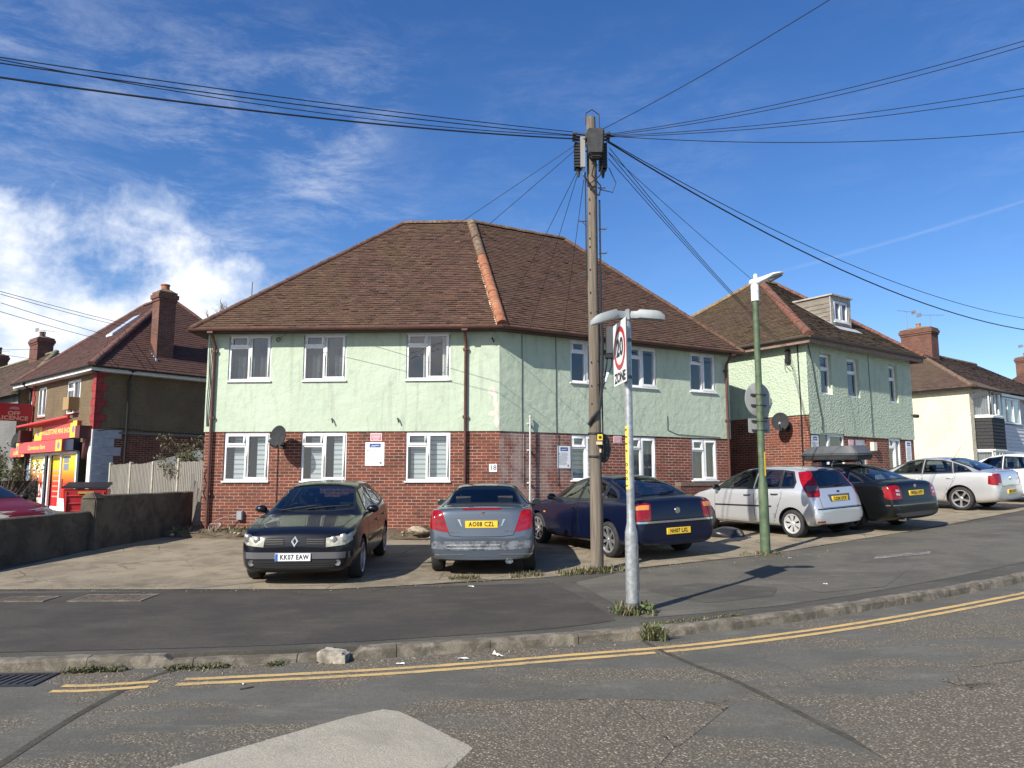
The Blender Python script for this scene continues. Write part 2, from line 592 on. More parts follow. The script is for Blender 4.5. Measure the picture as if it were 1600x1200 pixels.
class Fr:
    """a facade frame: u along the wall, o outward, z up"""
    def __init__(s, a, b):
        s.a = Vector((a[0], a[1], 0))
        d = Vector((b[0] - a[0], b[1] - a[1], 0))
        s.len = d.length
        s.d = d.normalized()
        s.n = Vector((s.d.y, -s.d.x, 0))     # outward when walking with the wall on the left

    def p(s, u, o, z):
        return s.a + s.d * u + s.n * o + Vector((0, 0, z))

    def M(s, u=0, o=0, z=0):
        """matrix: local x = along, local y = up, local z = outward"""
        m = Matrix((s.d, Vector((0, 0, 1)), s.n)).transposed().to_4x4()
        m.translation = s.p(u, o, z)
        return m

    def box(s, mb, u0, u1, o0, o1, z0, z1, mi=0):
        mb.box(u0, u1, z0, z1, o0, o1, mi, s.M())


def off(a, b, d):
    """line a-b moved outward (to the right of its direction) by d"""
    v = Vector((b[0] - a[0], b[1] - a[1])).normalized()
    n = Vector((v.y, -v.x)) * d
    return (a[0] + n.x, a[1] + n.y), (b[0] + n.x, b[1] + n.y)


def isect(l1, l2):
    (x1, y1), (x2, y2) = l1
    (x3, y3), (x4, y4) = l2
    d = (x1 - x2) * (y3 - y4) - (y1 - y2) * (x3 - x4)
    a = x1 * y2 - y1 * x2
    b = x3 * y4 - y3 * x4
    return ((a * (x3 - x4) - (x1 - x2) * b) / d, (a * (y3 - y4) - (y1 - y2) * b) / d)

# ------------------------------------------------------------------ materials of the place
BRICK = brick_mat('red_brick', (.190, .048, .029), (.055, .022, .019), (.41, .28, .20))
BRICK_S = brick_mat('red_brick_salts', (.22, .058, .036), (.075, .03, .026), (.48, .35, .28), stain=.55)
BRICK_D = brick_mat('dark_brick', (.17, .050, .035), (.06, .028, .025), (.20, .15, .12))
BRICK_C = brick_mat('chimney_brick', (.17, .062, .040), (.06, .032, .026), (.22, .165, .13))
GREEN = render_mat('pale_green_render', (.445, .530, .405), (.495, .575, .455), 5.0, .42)
GREEN2 = render_mat('green_roughcast', (.425, .51, .385), (.475, .555, .43), 15.0, .50, rough_cast=True)
CREAM = render_mat('cream_roughcast', (.70, .64, .47), (.76, .70, .54), 13.0, .6, dirt=(.5, .45, .33), rough_cast=True)
PEBBLE = render_mat('brown_pebbledash', (.21, .155, .085), (.155, .112, .066), 26.0, .8, dirt=(.12, .09, .06), rough_cast=True)
PEBBLE_G = render_mat('grey_pebbledash', (.21, .21, .20), (.15, .15, .15), 22.0, .8, dirt=(.15, .15, .14), rough_cast=True)
TILE = tile_mat('brown_clay_tile', (.062, .034, .024), (.108, .056, .037), (.175, .092, .062), moss=(.115, .075, .032), mossf=.42, grey=(.30, .23, .18))
TILE2 = tile_mat('dark_mossy_tile', (.055, .036, .022), (.095, .06, .036), (.15, .092, .055), moss=(.095, .075, .032), mossf=.6, grey=(.30, .26, .20))
TILE3 = tile_mat('plain_red_tile', (.070, .032, .026), (.098, .046, .036), (.135, .064, .050), moss=(.10, .05, .035), mossf=.25, grey=(.18, .11, .09))
TILE4 = tile_mat('old_brown_tile', (.07, .045, .035), (.11, .066, .048), (.17, .10, .07), moss=(.12, .095, .05), mossf=.5)
RIDGE_NEW = pmat('orange_clay_ridge', (.29, .115, .06), .85, var=.25, vscale=9, bump=.4, dirt=((.42, .27, .15), 4, .5))
RIDGE_OLD = pmat('lichened_ridge', (.14, .088, .058), .9, var=.4, vscale=12, bump=.6, bscale=40, dirt=((.27, .235, .17), 5, .7))
RIDGE_BR = pmat('brown_ridge', (.115, .058, .040), .9, var=.35, vscale=10, bump=.5, bscale=40, dirt=((.10, .07, .04), 4, .6))
PVC = pmat('white_window_plastic', (.78, .79, .79), .35, var=.04, vscale=6, dirt=((.55, .54, .50), 5, .35))
PIPE = pmat('brown_plastic_pipe', (.105, .045, .034), .45, var=.2, vscale=5)
PIPE_K = pmat('black_plastic_pipe', (.02, .02, .022), .45)
SOFFIT = pmat('dark_soffit', (.075, .05, .042), .7, var=.2)
FASCIA_W = pmat('white_fascia', (.62, .62, .60), .5, var=.1)
MORTAR = pmat('pale_mortar', (.50, .38, .24), .95, var=.25, vscale=12, bump=.5)
GLASS = glass_mat('window_glass')
GLASS_D = glass_mat('dim_window_glass', (.5, .54, .57), 1.3)
CURTAIN = pmat('grey_net', (.30, .30, .29), .9, var=.15, vscale=3)
NET_REFL = pmat('reflection_net', (.060, .066, .072), .9, var=.6, vscale=2.2)  # added dark nets, standing in for reflections in the upper panes
CURTAIN_W = pmat('white_curtain', (.62, .60, .55), .9, var=.1, vscale=5)
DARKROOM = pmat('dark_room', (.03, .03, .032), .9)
LEAD = pmat('lead_flashing', (.42, .43, .44), .5, var=.2)
BLACK = pmat('black_plastic', (.018, .018, .02), .5)
DISHG = pmat('dark_grey_dish', (.034, .036, .039), .8, var=.15, spec=.15)
SIGNW = pmat('white_sign_sheet', (.74, .76, .78), .35)
SIGNP = pmat('pink_sign_sheet', (.62, .16, .20), .4)
BLUE = pmat('blue_print', (.05, .09, .30), .4)
GREYP = pmat('grey_print', (.38, .40, .43), .5)
KPRINT = pmat('black_print', (.02, .02, .022), .5)
PEEL = pmat('bare_plaster', (.66, .60, .52), .95, var=.15, vscale=12, bump=.4)
ZEBRA = None


def zebra_mat():
    m, g, b = newmat('zebra_blind')
    oc = g.n('ShaderNodeTexCoord').outputs['Object']
    z = g.n('ShaderNodeSeparateXYZ', None, Vector=oc).outputs[2]
    fr = g.math('FRACT', g.math('MULTIPLY', z, 8.6))
    s_ = g.math('MULTIPLY', g.sstep(fr, .02, .12), g.sstep(fr, .98, .62))
    c = g.mix(s_, (.26, .27, .27), (.62, .64, .63))
    L(g, c, b.inputs['Base Color'])
    b.inputs['Roughness'].default_value = .9
    return m


ZEBRA = zebra_mat()

# ------------------------------------------------------------------ ground, road, pavement
ROAD = asphalt_mat('road_asphalt', (.130, .125, .104), (.097, .094, .079), (.225, .194, .142), agg=.95, seed=1.3, mask=(.45, .58))
PAVE = asphalt_mat('pavement_asphalt', (.097, .090, .071), (.063, .059, .047), (.115, .100, .085), agg=.25, seed=5.1, mask=(.52, .66), fine=.45)
PAVE_D = asphalt_mat('dark_pavement_asphalt', (.068, .060, .047), (.042, .037, .030), (.09, .08, .07), agg=.2, seed=8.6, mask=(.54, .7), fine=.45)
PAVE_L = asphalt_mat('grey_pavement_asphalt', (.134, .124, .098), (.093, .086, .068), (.15, .13, .11), agg=.3, seed=2.6, mask=(.52, .66), fine=.45)
FORE = concrete_mat('forecourt_concrete', (.335, .280, .195), (.240, .200, .140), (.125, .103, .070), .9, .55, thresh=(.44, .66), samt=.75, crack=True)
PATCH = concrete_mat('patch_concrete', (.41, .375, .30), (.35, .32, .255), (.26, .24, .19), 1.2, .5, samt=.5)
KERB = concrete_mat('kerb_concrete', (.26, .23, .178), (.17, .148, .112), (.060, .052, .040), 3.0, .6, thresh=(.40, .60))
SOIL = concrete_mat('bank_soil', (.12, .088, .055), (.16, .125, .085), (.05, .037, .024), 3.0, .5)
YELLOW = None


def line_mat():
    m, g, b = newmat('yellow_line_paint')
    oc = g.n('ShaderNodeTexCoord').outputs['Object']
    n1 = g.noise(oc, 2.2, 6, .7)
    n2 = g.noise(oc, 55, 4, .75)
    c = g.mix(g.sstep(n1, .3, .7), (.56, .375, .135), (.47, .33, .15))
    wear = g.math('MULTIPLY', g.sstep(g.math('MULTIPLY_ADD', n1, .5, g.math('MULTIPLY', n2, .8)), .66, .80), .85)
    c = g.mix(wear, c, (.14, .125, .10))
    L(g, c, b.inputs['Base Color'])
    b.inputs['Roughness'].default_value = .85
    return m


YELLOW = line_mat()

KL = [(-30, 5.2), (-12, 6.2), (-4.53, 6.94), (-4.0, 7.0), (-2.91, 7.12), (-1.5, 7.36), (-0.62, 7.57), (0.35, 7.84), (1.48, 8.12), (2.49, 8.48), (3.69, 9.02), (5.26, 9.86), (7.28, 11.05), (11, 13.4), (18, 18.0), (40, 33)]


def smooth_line(pts, n=4):
    out = []
    for i in range(len(pts) - 1):
        p0, p1, p2, p3 = (Vector(pts[max(0, min(len(pts) - 1, j))]) for j in (i - 1, i, i + 1, i + 2))
        for k in range(n):
            t = k / n
            m1, m2 = (p2 - p0) * .5, (p3 - p1) * .5
            if i == 0 or (p1 - p0).length > 4 * (p2 - p1).length:
                m1 = p2 - p1
            if (p3 - p2).length > 4 * (p2 - p1).length:
                m2 = p2 - p1
            t2, t3 = t * t, t * t * t
            out.append(tuple((2 * t3 - 3 * t2 + 1) * p1 + (t3 - 2 * t2 + t) * m1 + (-2 * t3 + 3 * t2) * p2 + (t3 - t2) * m2))
    out.append(pts[-1])
    return out


KS = smooth_line(KL, 5)


def offset_line(pts, d):
    """shift a polyline sideways; positive d moves it to its right (towards the road)"""
    out = []
    for i in range(len(pts)):
        a, b = pts[max(0, i - 1)], pts[min(len(pts) - 1, i + 1)]
        v = Vector((b[0] - a[0], b[1] - a[1])).normalized()
        out.append((pts[i][0] + v.y * d, pts[i][1] - v.x * d))
    return out


ground = sheet('ground', [(-400, -300), (400, -300), (400, 500), (-400, 500)], -.24, pmat('ground_earth', (.09, .085, .075), .95, var=.3, vscale=.4), 20, zfun=lambda x, y: -1.2 if abs(x) < 46 and -25 < y < 75 else 0.0)
KF = offset_line(KS, .0)
KB = offset_line(KS, -.125)
sheet('road', KF + [(40, -12), (-30, -12)], -.10, ROAD, .8)
sheet('pavement', KB + [(40, 60), (-30, 60)], -.004, PAVE, .8, skirt=.14)


def kerb():
    """separate concrete kerb blocks laid end to end along the road edge"""
    mb = MB()
    random.seed(3)
    pts = [Vector((x, y)) for x, y in KF if -14 < x < 22]
    # resample at stone length
    d = [0]
    for a, b in zip(pts, pts[1:]):
        d.append(d[-1] + (b - a).length)

    def at(s):
        for i in range(len(d) - 1):
            if d[i + 1] >= s:
                t = (s - d[i]) / (d[i + 1] - d[i])
                v = (pts[i + 1] - pts[i]).normalized()
                return pts[i].lerp(pts[i + 1], t), v
        return pts[-1], (pts[-1] - pts[-2]).normalized()
    s = 0.0
    while s < d[-1] - .1:
        ln = .915
        jz, jo, tilt = random.uniform(-.006, .006), random.uniform(-.006, .006), random.uniform(-.008, .008)
        n = 14
        rows = []
        for k in range(n + 1):
            q = s + .004 + (ln - .008) * k / n
            p, v = at(q)
            nrm = Vector((v.y, -v.x))
            x = p.x
            drop = .045 if -3.1 < x < -1.75 else 0.0
            if abs(x + 1.55) < .12:
                drop = .06
            z = g_ground(p.x, p.y) + jz - drop + tilt * (k / n - .5)
            row = []
            for o, h in ((-.125, -.12), (-.125, .004), (-.02, .002), (0.004, -.022), (0.012, -.22)):
                f = (mnoise.noise(Vector((q * 9, o * 20, 3))) * .011 + mnoise.noise(Vector((q * 31, h * 40, 9))) * .008) if h > -.1 else 0
                if abs(h + .022) < .001:
                    f -= max(0, mnoise.noise(Vector((q * 5.5, 4, 1)))) * .03
                P = p + nrm * (o + jo + (f if h < 0 else 0))
                row.append((P.x, P.y, z + h + f * .7))
            rows.append(row)
        vs = [c for r_ in rows for c in r_]
        fs = []
        for k in range(n):
            for i in range(4):
                fs.append((k * 5 + i, k * 5 + i + 1, (k + 1) * 5 + i + 1, (k + 1) * 5 + i))
        fs += [(4, 3, 2, 1, 0), tuple(n * 5 + i for i in range(5))]
        mb.add(vs, [tuple(reversed(f)) for f in fs])
        s += ln
    o = mb.build('kerb', KERB, smooth=35)
    o['kind'] = 'structure'


kerb()


def ragged(poly, amp=.06, step=.12, seed=0):
    out = []
    for i in range(len(poly)):
        a, b = Vector(poly[i]), Vector(poly[(i + 1) % len(poly)])
        n = max(1, int((b - a).length / step))
        for k in range(n):
            p = a.lerp(b, k / n)
            q = Vector((p.x * 2.3 + seed, p.y * 2.3, seed * 1.7))
            out.append((p.x + amp * (mnoise.noise(q) + .6 * mnoise.noise(q * 4)), p.y + amp * (mnoise.noise(q + Vector((9, 9, 9))) + .6 * mnoise.noise(q * 4.3))))
    return out


def ribbon(name, line, w, zo, mat, jag=.006, seed=1, kind='structure', breaks=()):
    """thin painted band following a ground line"""
    mb = MB()
    pts = smooth_line(line, 6)
    d = 0
    fine = []
    for a, b in zip(pts, pts[1:]):
        a, b = Vector(a), Vector(b)
        n = max(1, int((b - a).length / .07))
        fine += [tuple(a.lerp(b, k / n)) for k in range(n)]
    fine.append(pts[-1])
    l1, l2 = offset_line(fine, w / 2), offset_line(fine, -w / 2)
    rr = random.Random(seed)
    vs = []
    for (x1, y1), (x2, y2) in zip(l1, l2):
        j1, j2 = rr.uniform(-jag, jag), rr.uniform(-jag, jag)
        vs.append((x1, y1 + j1, g_ground(x1, y1) + zo))
        vs.append((x2, y2 + j2, g_ground(x2, y2) + zo))
    fs = [(2 * i, 2 * i + 2, 2 * i + 3, 2 * i + 1) for i in range(len(l1) - 1)
          if not any(abs(fine[i][0] - bx) < bw for bx, bw in breaks)]
    mb.add(vs, fs)
    o = mb.build(name, mat)
    if kind:
        o['kind'] = kind
    return o


YL = [(x, y) for x, y in KL if x > -2.7]
for dd in (.44, .605):
    ln = offset_line(KL, dd)
    ribbon('yellow_line', [(-2.78, ln[4][1] - .02 + .012)] + ln[5:], .085, -.096, YELLOW, seed=int(dd * 100), breaks=((1.36, .035),))
    ribbon('yellow_line', [(-3.70, ln[3][1] - .08), (-3.4, ln[3][1] - .06), (-2.98, ln[4][1] - .07)], .075, -.096, YELLOW, seed=int(dd * 100) + 1)

JOINT = concrete_mat('joint_filler', (.050, .046, .032), (.095, .085, .062), (.030, .036, .016), 6, .5)
ribbon('road_joint', [(1.34, 8.0), (1.43, 7.59), (1.60, 7.0), (1.82, 6.39), (2.09, 5.18), (2.24, 4.51), (2.5, 3)], .052, -.097, JOINT, .012, 5)
ribbon('road_joint', [(-3.0, 7.0), (-3.12, 6.75), (-3.14, 6.3), (-3.13, 5.53), (-3.05, 4.72), (-2.9, 3)], .06, -.097, JOINT, .012, 6)
sheet('road_patch', ragged([(-3.2, 3.2), (-2.0, 4.69), (-1.39, 5.37), (-1.21, 5.52), (-1.16, 5.63), (-.94, 5.79), (-.82, 5.74), (-.25, 4.97), (-.41, 4.66), (-.8, 3.2)], .022, .05, 6), -.096, PATCH, .4)
AGG = asphalt_mat('coarse_aggregate', (.130, .125, .104), (.097, .094, .079), (.228, .195, .142), agg=1.0, seed=3.0, mask=(.32, .46), fine=.5)


def blob(cx, cy, pts):
    return [(cx + x, cy + y) for x, y in pts]


sheet('worn_road_surface', ragged([(-.70, 5.62), (-.24, 5.87), (.63, 5.95), (1.17, 6.03), (1.42, 5.82), (1.1, 5.26), (.6, 4.6), (-.32, 4.4), (-.22, 4.98)], .26, .035, 2), -.0965, AGG, .5)
sheet('worn_road_surface', ragged([(2.12, 5.4), (2.84, 5.84), (3.59, 6.3), (4.33, 6.63), (5.8, 7.0), (7, 7), (6, 4), (3.0, 3.2), (2.5, 3.4)], .28, .035, 8), -.0965, AGG, .5)

# pavement made good in differently aged asphalt
sheet('pavement_patch', ragged([(-9.5, 10.6), (-5.8, 10.1), (-2.9, 9.5), (-1.8, 9.9), (-.9, 10.5), (-.75, 9.6), (.2, 9.4), (.45, 10.4), (.62, 11.6), (.9, 10.4), (1.15, 8.6), (.4, 8.2), (-1.5, 7.7), (-2.9, 7.45), (-4.5, 7.3), (-9.5, 6.8)], .03, .2, 4), 0.0, PAVE_D, .8)
sheet('pavement_patch', ragged([(1.5, 8.7), (1.3, 9.6), (1.15, 10.4), (.95, 11.6), (1.7, 12.4), (2.6, 12.7), (4.4, 13.6), (6.3, 15.1), (9.0, 16.7), (13.5, 19.9), (16, 19), (11, 14.2), (6.9, 11.5), (4.9, 10.2), (3.3, 9.3), (2.3, 8.95)], .03, .2, 9), 0.0, PAVE_L, .8)
sheet('pavement_patch', ragged([(2.4, 9.6), (3.3, 9.9), (3.6, 10.6), (2.7, 11.2), (1.8, 10.7)], .1, .15, 3), .003, PAVE, .8)
sheet('pavement_patch', ragged([(4.0, 10.1), (5.0, 10.5), (5.2, 11.2), (6.2, 12.0), (5.6, 12.3), (4.4, 11.4), (3.9, 10.8)], .1, .15, 13), .003, PAVE_L, .8)
sheet('pavement_scrape', ragged([(6.2, 13.1), (7.3, 13.5), (7.5, 13.75), (6.4, 13.4)], .08, .1, 11), .006, pmat('white_scrape', (.17, .16, .148), .95, var=.6, vscale=9), .6)
FOREP = [(-8.62, 11.15), (-7.44, 11.2), (-4.18, 11.24), (-2.57, 11.15), (-1.6, 11.7), (-1.0, 12.02), (.5, 12.12), (1.36, 12.55), (2.16, 12.98), (3.4, 13.5), (4.63, 14.0), (6.52, 15.6), (9.43, 17.35), (14.22, 21.2), (24, 28.5), (24, 40), (-8.62, 40)]


def fore_z(x, y):
    return .012 * mnoise.noise(Vector((x * .7, y * .7, 0))) * min(1, max(0, (y - 11.3) * 1.5))


sheet('forecourt', ragged(FOREP[:14], .03, .25, 6)[:-1] + FOREP[14:] if False else FOREP, .008, FORE, .6, zfun=fore_z)

COVER = pmat('rusty_iron_cover', (.10, .075, .055), .8, var=.4, vscale=14, bump=.6, bscale=60)


def cover(x, y, w, d, rz, label):
    z = g_ground(x, y)
    t = thing('manhole_cover', label, 'manhole cover', (x, y, z), rz)
    Mx = WM[t.name]
    a = MB()
    for (x0, x1, y0, y1) in ((-w / 2, w / 2, -d / 2, -d / 2 + .04), (-w / 2, w / 2, d / 2 - .04, d / 2), (-w / 2, -w / 2 + .04, -d / 2 + .04, d / 2 - .04), (w / 2 - .04, w / 2, -d / 2 + .04, d / 2 - .04)):
        a.box(x0, x1, y0, y1, -.02, .010, 0, Mx)
    a.build('surround', KERB, t)
    b = MB()
    b.box(-w / 2 + .045, w / 2 - .045, -d / 2 + .045, d / 2 - .045, -.02, .007, 0, Mx)
    for i in range(5):
        for k in range(4):
            b.box(-w / 2 + .08 + i * (w - .2) / 5, -w / 2 + .08 + (i + .5) * (w - .2) / 5, -d / 2 + .08 + k * (d - .2) / 4, -d / 2 + .08 + (k + .4) * (d - .2) / 4, .007, .011, 0, Mx)
    b.build('lid', COVER, t)


cover(-6.45, 10.35, .62, .45, .05, 'small pale manhole cover set in the dark pavement at the far left')
cover(-5.35, 10.45, .95, .6, .04, 'wide rusty manhole cover in the pavement before the bare concrete')


def drain():
    x, y = -4.28, 6.66
    z = g_ground(x, y) - .10
    t = thing('drain_grate', 'black slatted iron drain grate in the gutter at the left edge', 'drain', (x, y, z), .06)
    Mx = WM[t.name]
    f = MB()
    for b_ in ((-.33, .33, -.21, -.17), (-.33, .33, .17, .21), (-.33, -.29, -.17, .17), (.29, .33, -.17, .17)):
        f.box(b_[0], b_[1], b_[2], b_[3], -.05, .012, 0, Mx)
    f.build('frame', pmat('worn_iron', (.035, .036, .042), .45, .3, var=.3), t)
    s_ = MB()
    for k in range(9):
        xx = -.27 + k * .066
        s_.prism([(xx, -.165), (xx + .028, -.165), (xx + .060, .165), (xx + .032, .165)], -.04, .009, 0, Mx)
    s_.build('slats', MATS['worn_iron'], t)
    p = MB()
    p.box(-.29, .29, -.17, .17, -.05, -.045, 0, Mx)
    p.build('pit', BLACK, t)


drain()

# ------------------------------------------------------------------ building helpers


def wall(mb, F, u0, u1, z0, z1, holes=(), o=0.0, depth=.11, mi=0, uo=0.0, rmi=None):
    us = sorted({u0, u1, *[h[0] for h in holes], *[h[1] for h in holes]})
    zs = sorted({z0, z1, *[h[2] for h in holes], *[h[3] for h in holes]})
    us = [u for u in us if u0 <= u <= u1]
    zs = [z for z in zs if z0 <= z <= z1]
    for a, b in zip(us, us[1:]):
        for c, d in zip(zs, zs[1:]):
            if any(h[0] <= a and b <= h[1] and h[2] <= c and d <= h[3] for h in holes):
                continue
            mb.face([F.p(a, o, c), F.p(b, o, c), F.p(b, o, d), F.p(a, o, d)], mi, [(a + uo, c), (b + uo, c), (b + uo, d), (a + uo, d)])
    rm = mi if rmi is None else rmi
    for (a, b, c, d) in holes:
        c, d = max(c, z0), min(d, z1)
        if d <= c:
            continue
        i = o - depth
        mb.face([F.p(a, o, c), F.p(a, o, d), F.p(a, i, d), F.p(a, i, c)], rm, [(a, c), (a, d), (a - depth, d), (a - depth, c)])
        mb.face([F.p(b, o, d), F.p(b, o, c), F.p(b, i, c), F.p(b, i, d)], rm, [(b, d), (b, c), (b + depth, c), (b + depth, d)])
        if d < z1 - 1e-6:
            mb.face([F.p(a, o, d), F.p(b, o, d), F.p(b, i, d), F.p(a, i, d)], rm, [(a, d), (b, d), (b, d + depth), (a, d + depth)])
        if c > z0 + 1e-6:
            mb.face([F.p(b, o, c), F.p(a, o, c), F.p(a, i, c), F.p(b, i, c)], rm, [(b, c), (a, c), (a, c - depth), (b, c - depth)])


def ubox(mb, F, u0, u1, o0, o1, z0, z1, mi=0):
    """box with metre UVs for brickwork"""
    q = lambda *a: [F.p(*x) for x in a]
    mb.face(q((u0, o1, z0), (u1, o1, z0), (u1, o1, z1), (u0, o1, z1)), mi, [(u0, z0), (u1, z0), (u1, z1), (u0, z1)])
    mb.face(q((u1, o0, z0), (u0, o0, z0), (u0, o0, z1), (u1, o0, z1)), mi, [(u1, z0), (u0, z0), (u0, z1), (u1, z1)])
    mb.face(q((u0, o0, z0), (u0, o1, z0), (u0, o1, z1), (u0, o0, z1)), mi, [(o0, z0), (o1, z0), (o1, z1), (o0, z1)])
    mb.face(q((u1, o1, z0), (u1, o0, z0), (u1, o0, z1), (u1, o1, z1)), mi, [(o1, z0), (o0, z0), (o0, z1), (o1, z1)])
    mb.face(q((u0, o1, z1), (u1, o1, z1), (u1, o0, z1), (u0, o0, z1)), mi, [(u0, o1), (u1, o1), (u1, o0), (u0, o0)])
    mb.face(q((u0, o0, z0), (u1, o0, z0), (u1, o1, z0), (u0, o1, z0)), mi, [(u0, o1), (u1, o1), (u1, o0), (u0, o0)])


def window(parent, F, u0, u1, z0, z1, kind='pair', inner='dark', o=0.0, depth=.09, sill=True, fmat=None, label=None, sillmat=None):
    """casement window filling a wall opening: frame (window) with pane, sill and what hangs behind as sub-parts"""
    fmat = fmat or PVC
    f, gl = MB(), MB()
    w, h = u1 - u0, z1 - z0
    fo, bo = o - .025, o - depth + .005
    e = .002
    fw = .05

    def bar(a, b, c, d, oo=fo):
        F.box(f, a, b, bo, oo, c, d)

    def pane(a, b, c, d, sash=False):
        if sash:
            s_ = .042
            bar(a - .012, b + .012, d - s_, d + .012, fo + .018)
            bar(a - .012, b + .012, c - .012, c + s_, fo + .018)
            bar(a - .012, a + s_, c + s_, d - s_, fo + .018)
            bar(b - s_, b + .012, c + s_, d - s_, fo + .018)
            a, b, c, d = a + s_, b - s_, c + s_, d - s_
        go = fo - .028
        gl.add([F.p(a - .01, go, c - .01), F.p(b + .01, go, c - .01), F.p(b + .01, go, d + .01), F.p(a - .01, go, d + .01)], [(0, 1, 2, 3)])

    A, B, C, D = u0 + e, u1 - e, z0 + e, z1 - e
    bar(A, B, D - fw, D)
    bar(A, B, C, C + fw + .01)
    bar(A, A + fw, C + fw + .01, D - fw)
    bar(B - fw, B, C + fw + .01, D - fw)
    ia, ib, ic, id_ = A + fw, B - fw, C + fw + .01, D - fw
    if kind == 'pair':
        um = ia + (ib - ia) * .48
        zt = id_ - h * .235
        bar(um - .03, um + .03, ic, id_)
        bar(ia, um - .03, zt - .028, zt + .028)
        pane(ia, um - .03, zt + .028, id_, True)
        pane(ia, um - .03, ic, zt - .028)
        pane(um + .03, ib, ic, id_, True)
    elif kind == 'transom':
        zt = id_ - h * .34
        bar(ia, ib, zt - .03, zt + .03)
        pane(ia, ib, zt + .03, id_, True)
        pane(ia, ib, ic, zt - .03)
    elif kind == 'wide':
        um = ia + (ib - ia) * .34
        zt = id_ - h * .42
        bar(um - .03, um + .03, ic, id_)
        bar(um + .03, ib, zt - .03, zt + .03)
        pane(ia, um - .03, ic, id_)
        pane(um + .03, ib, zt + .03, id_, True)
        pane(um + .03, ib, ic, zt - .03)
    elif kind == 'two':
        um = (ia + ib) / 2
        bar(um - .03, um + .03, ic, id_)
        pane(ia, um - .03, ic, id_, True)
        pane(um + .03, ib, ic, id_, True)
    elif kind == 'three':
        for k in (1, 2):
            um = ia + (ib - ia) * k / 3
            bar(um - .03, um + .03, ic, id_)
        for k in range(3):
            a, b = ia + (ib - ia) * k / 3 + (.03 if k else 0), ia + (ib - ia) * (k + 1) / 3 - (.03 if k < 2 else 0)
            pane(a, b, ic, id_, k == 1)
    else:
        pane(ia, ib, ic, id_)
    ob = f.build('window', fmat, parent, bevel=.004, seg=1)
    if label:
        ob['label'] = label
    gl.build('pane', GLASS, ob)
    if sill:
        s_ = MB()
        F.box(s_, u0 - .025, u1 + .025, fo + .002, o + .045, z0 - .028, z0 + .010)
        s_.build('sill', sillmat or fmat, ob, bevel=.006, seg=1)
    b = MB()
    io = o - depth - .10
    if inner == 'zebra':
        b.add([F.p(u0 + w * .17, io, z0), F.p(u0 + w * .46, io, z0), F.p(u0 + w * .46, io, z1 - .12), F.p(u0 + w * .17, io, z1 - .12)], [(0, 1, 2, 3)])
        b.add([F.p(u0 + w * .68, io, z0), F.p(u1, io, z0), F.p(u1, io, z1 - .12), F.p(u0 + w * .68, io, z1 - .12)], [(0, 1, 2, 3)])
        b.build('blind', ZEBRA, ob)
    elif inner == 'zebra_full':
        b.add([F.p(u0 + .10, io, z0), F.p(u1, io, z0), F.p(u1, io, z1 - .1), F.p(u0 + .10, io, z1 - .1)], [(0, 1, 2, 3)])
        b.build('blind', ZEBRA, ob)
    elif inner in ('net', 'curtain', 'drape', 'dim'):
        n = 26
        spans = {'net': [(0.02, .98)], 'dim': [(0.02, .98)], 'curtain': [(0.0, .16), (.42, .52), (.84, 1.0)], 'drape': [(.36, .47), (.80, .96)]}[inner]
        for (a, c) in spans:
            k0 = max(4, int(n * (c - a)))
            pts = []
            for k in range(k0 + 1):
                uu = u0 + w * (a + (c - a) * k / k0)
                pts.append((uu, io + .03 * math.sin(k * 1.9)))
            vs = [F.p(x, y, z0) for x, y in pts] + [F.p(x, y, z1) for x, y in pts]
            b.add(vs, [(k, k + 1, k0 + 2 + k, k0 + 1 + k) for k in range(k0)])
        b.build('curtain', CURTAIN if inner == 'net' else NET_REFL if inner == 'dim' else CURTAIN_W, ob, smooth=60)
    return ob


def clip_poly(poly, a, b, c):
    """keep a*x+b*y<=c"""
    out = []
    for i in range(len(poly)):
        p, q = poly[i], poly[(i + 1) % len(poly)]
        dp, dq = a * p[0] + b * p[1] - c, a * q[0] + b * q[1] - c
        if dp <= 0:
            out.append(p)
        if (dp < 0 < dq) or (dq < 0 < dp):
            t = dp / (dp - dq)
            out.append((p[0] + t * (q[0] - p[0]), p[1] + t * (q[1] - p[1])))
    return out


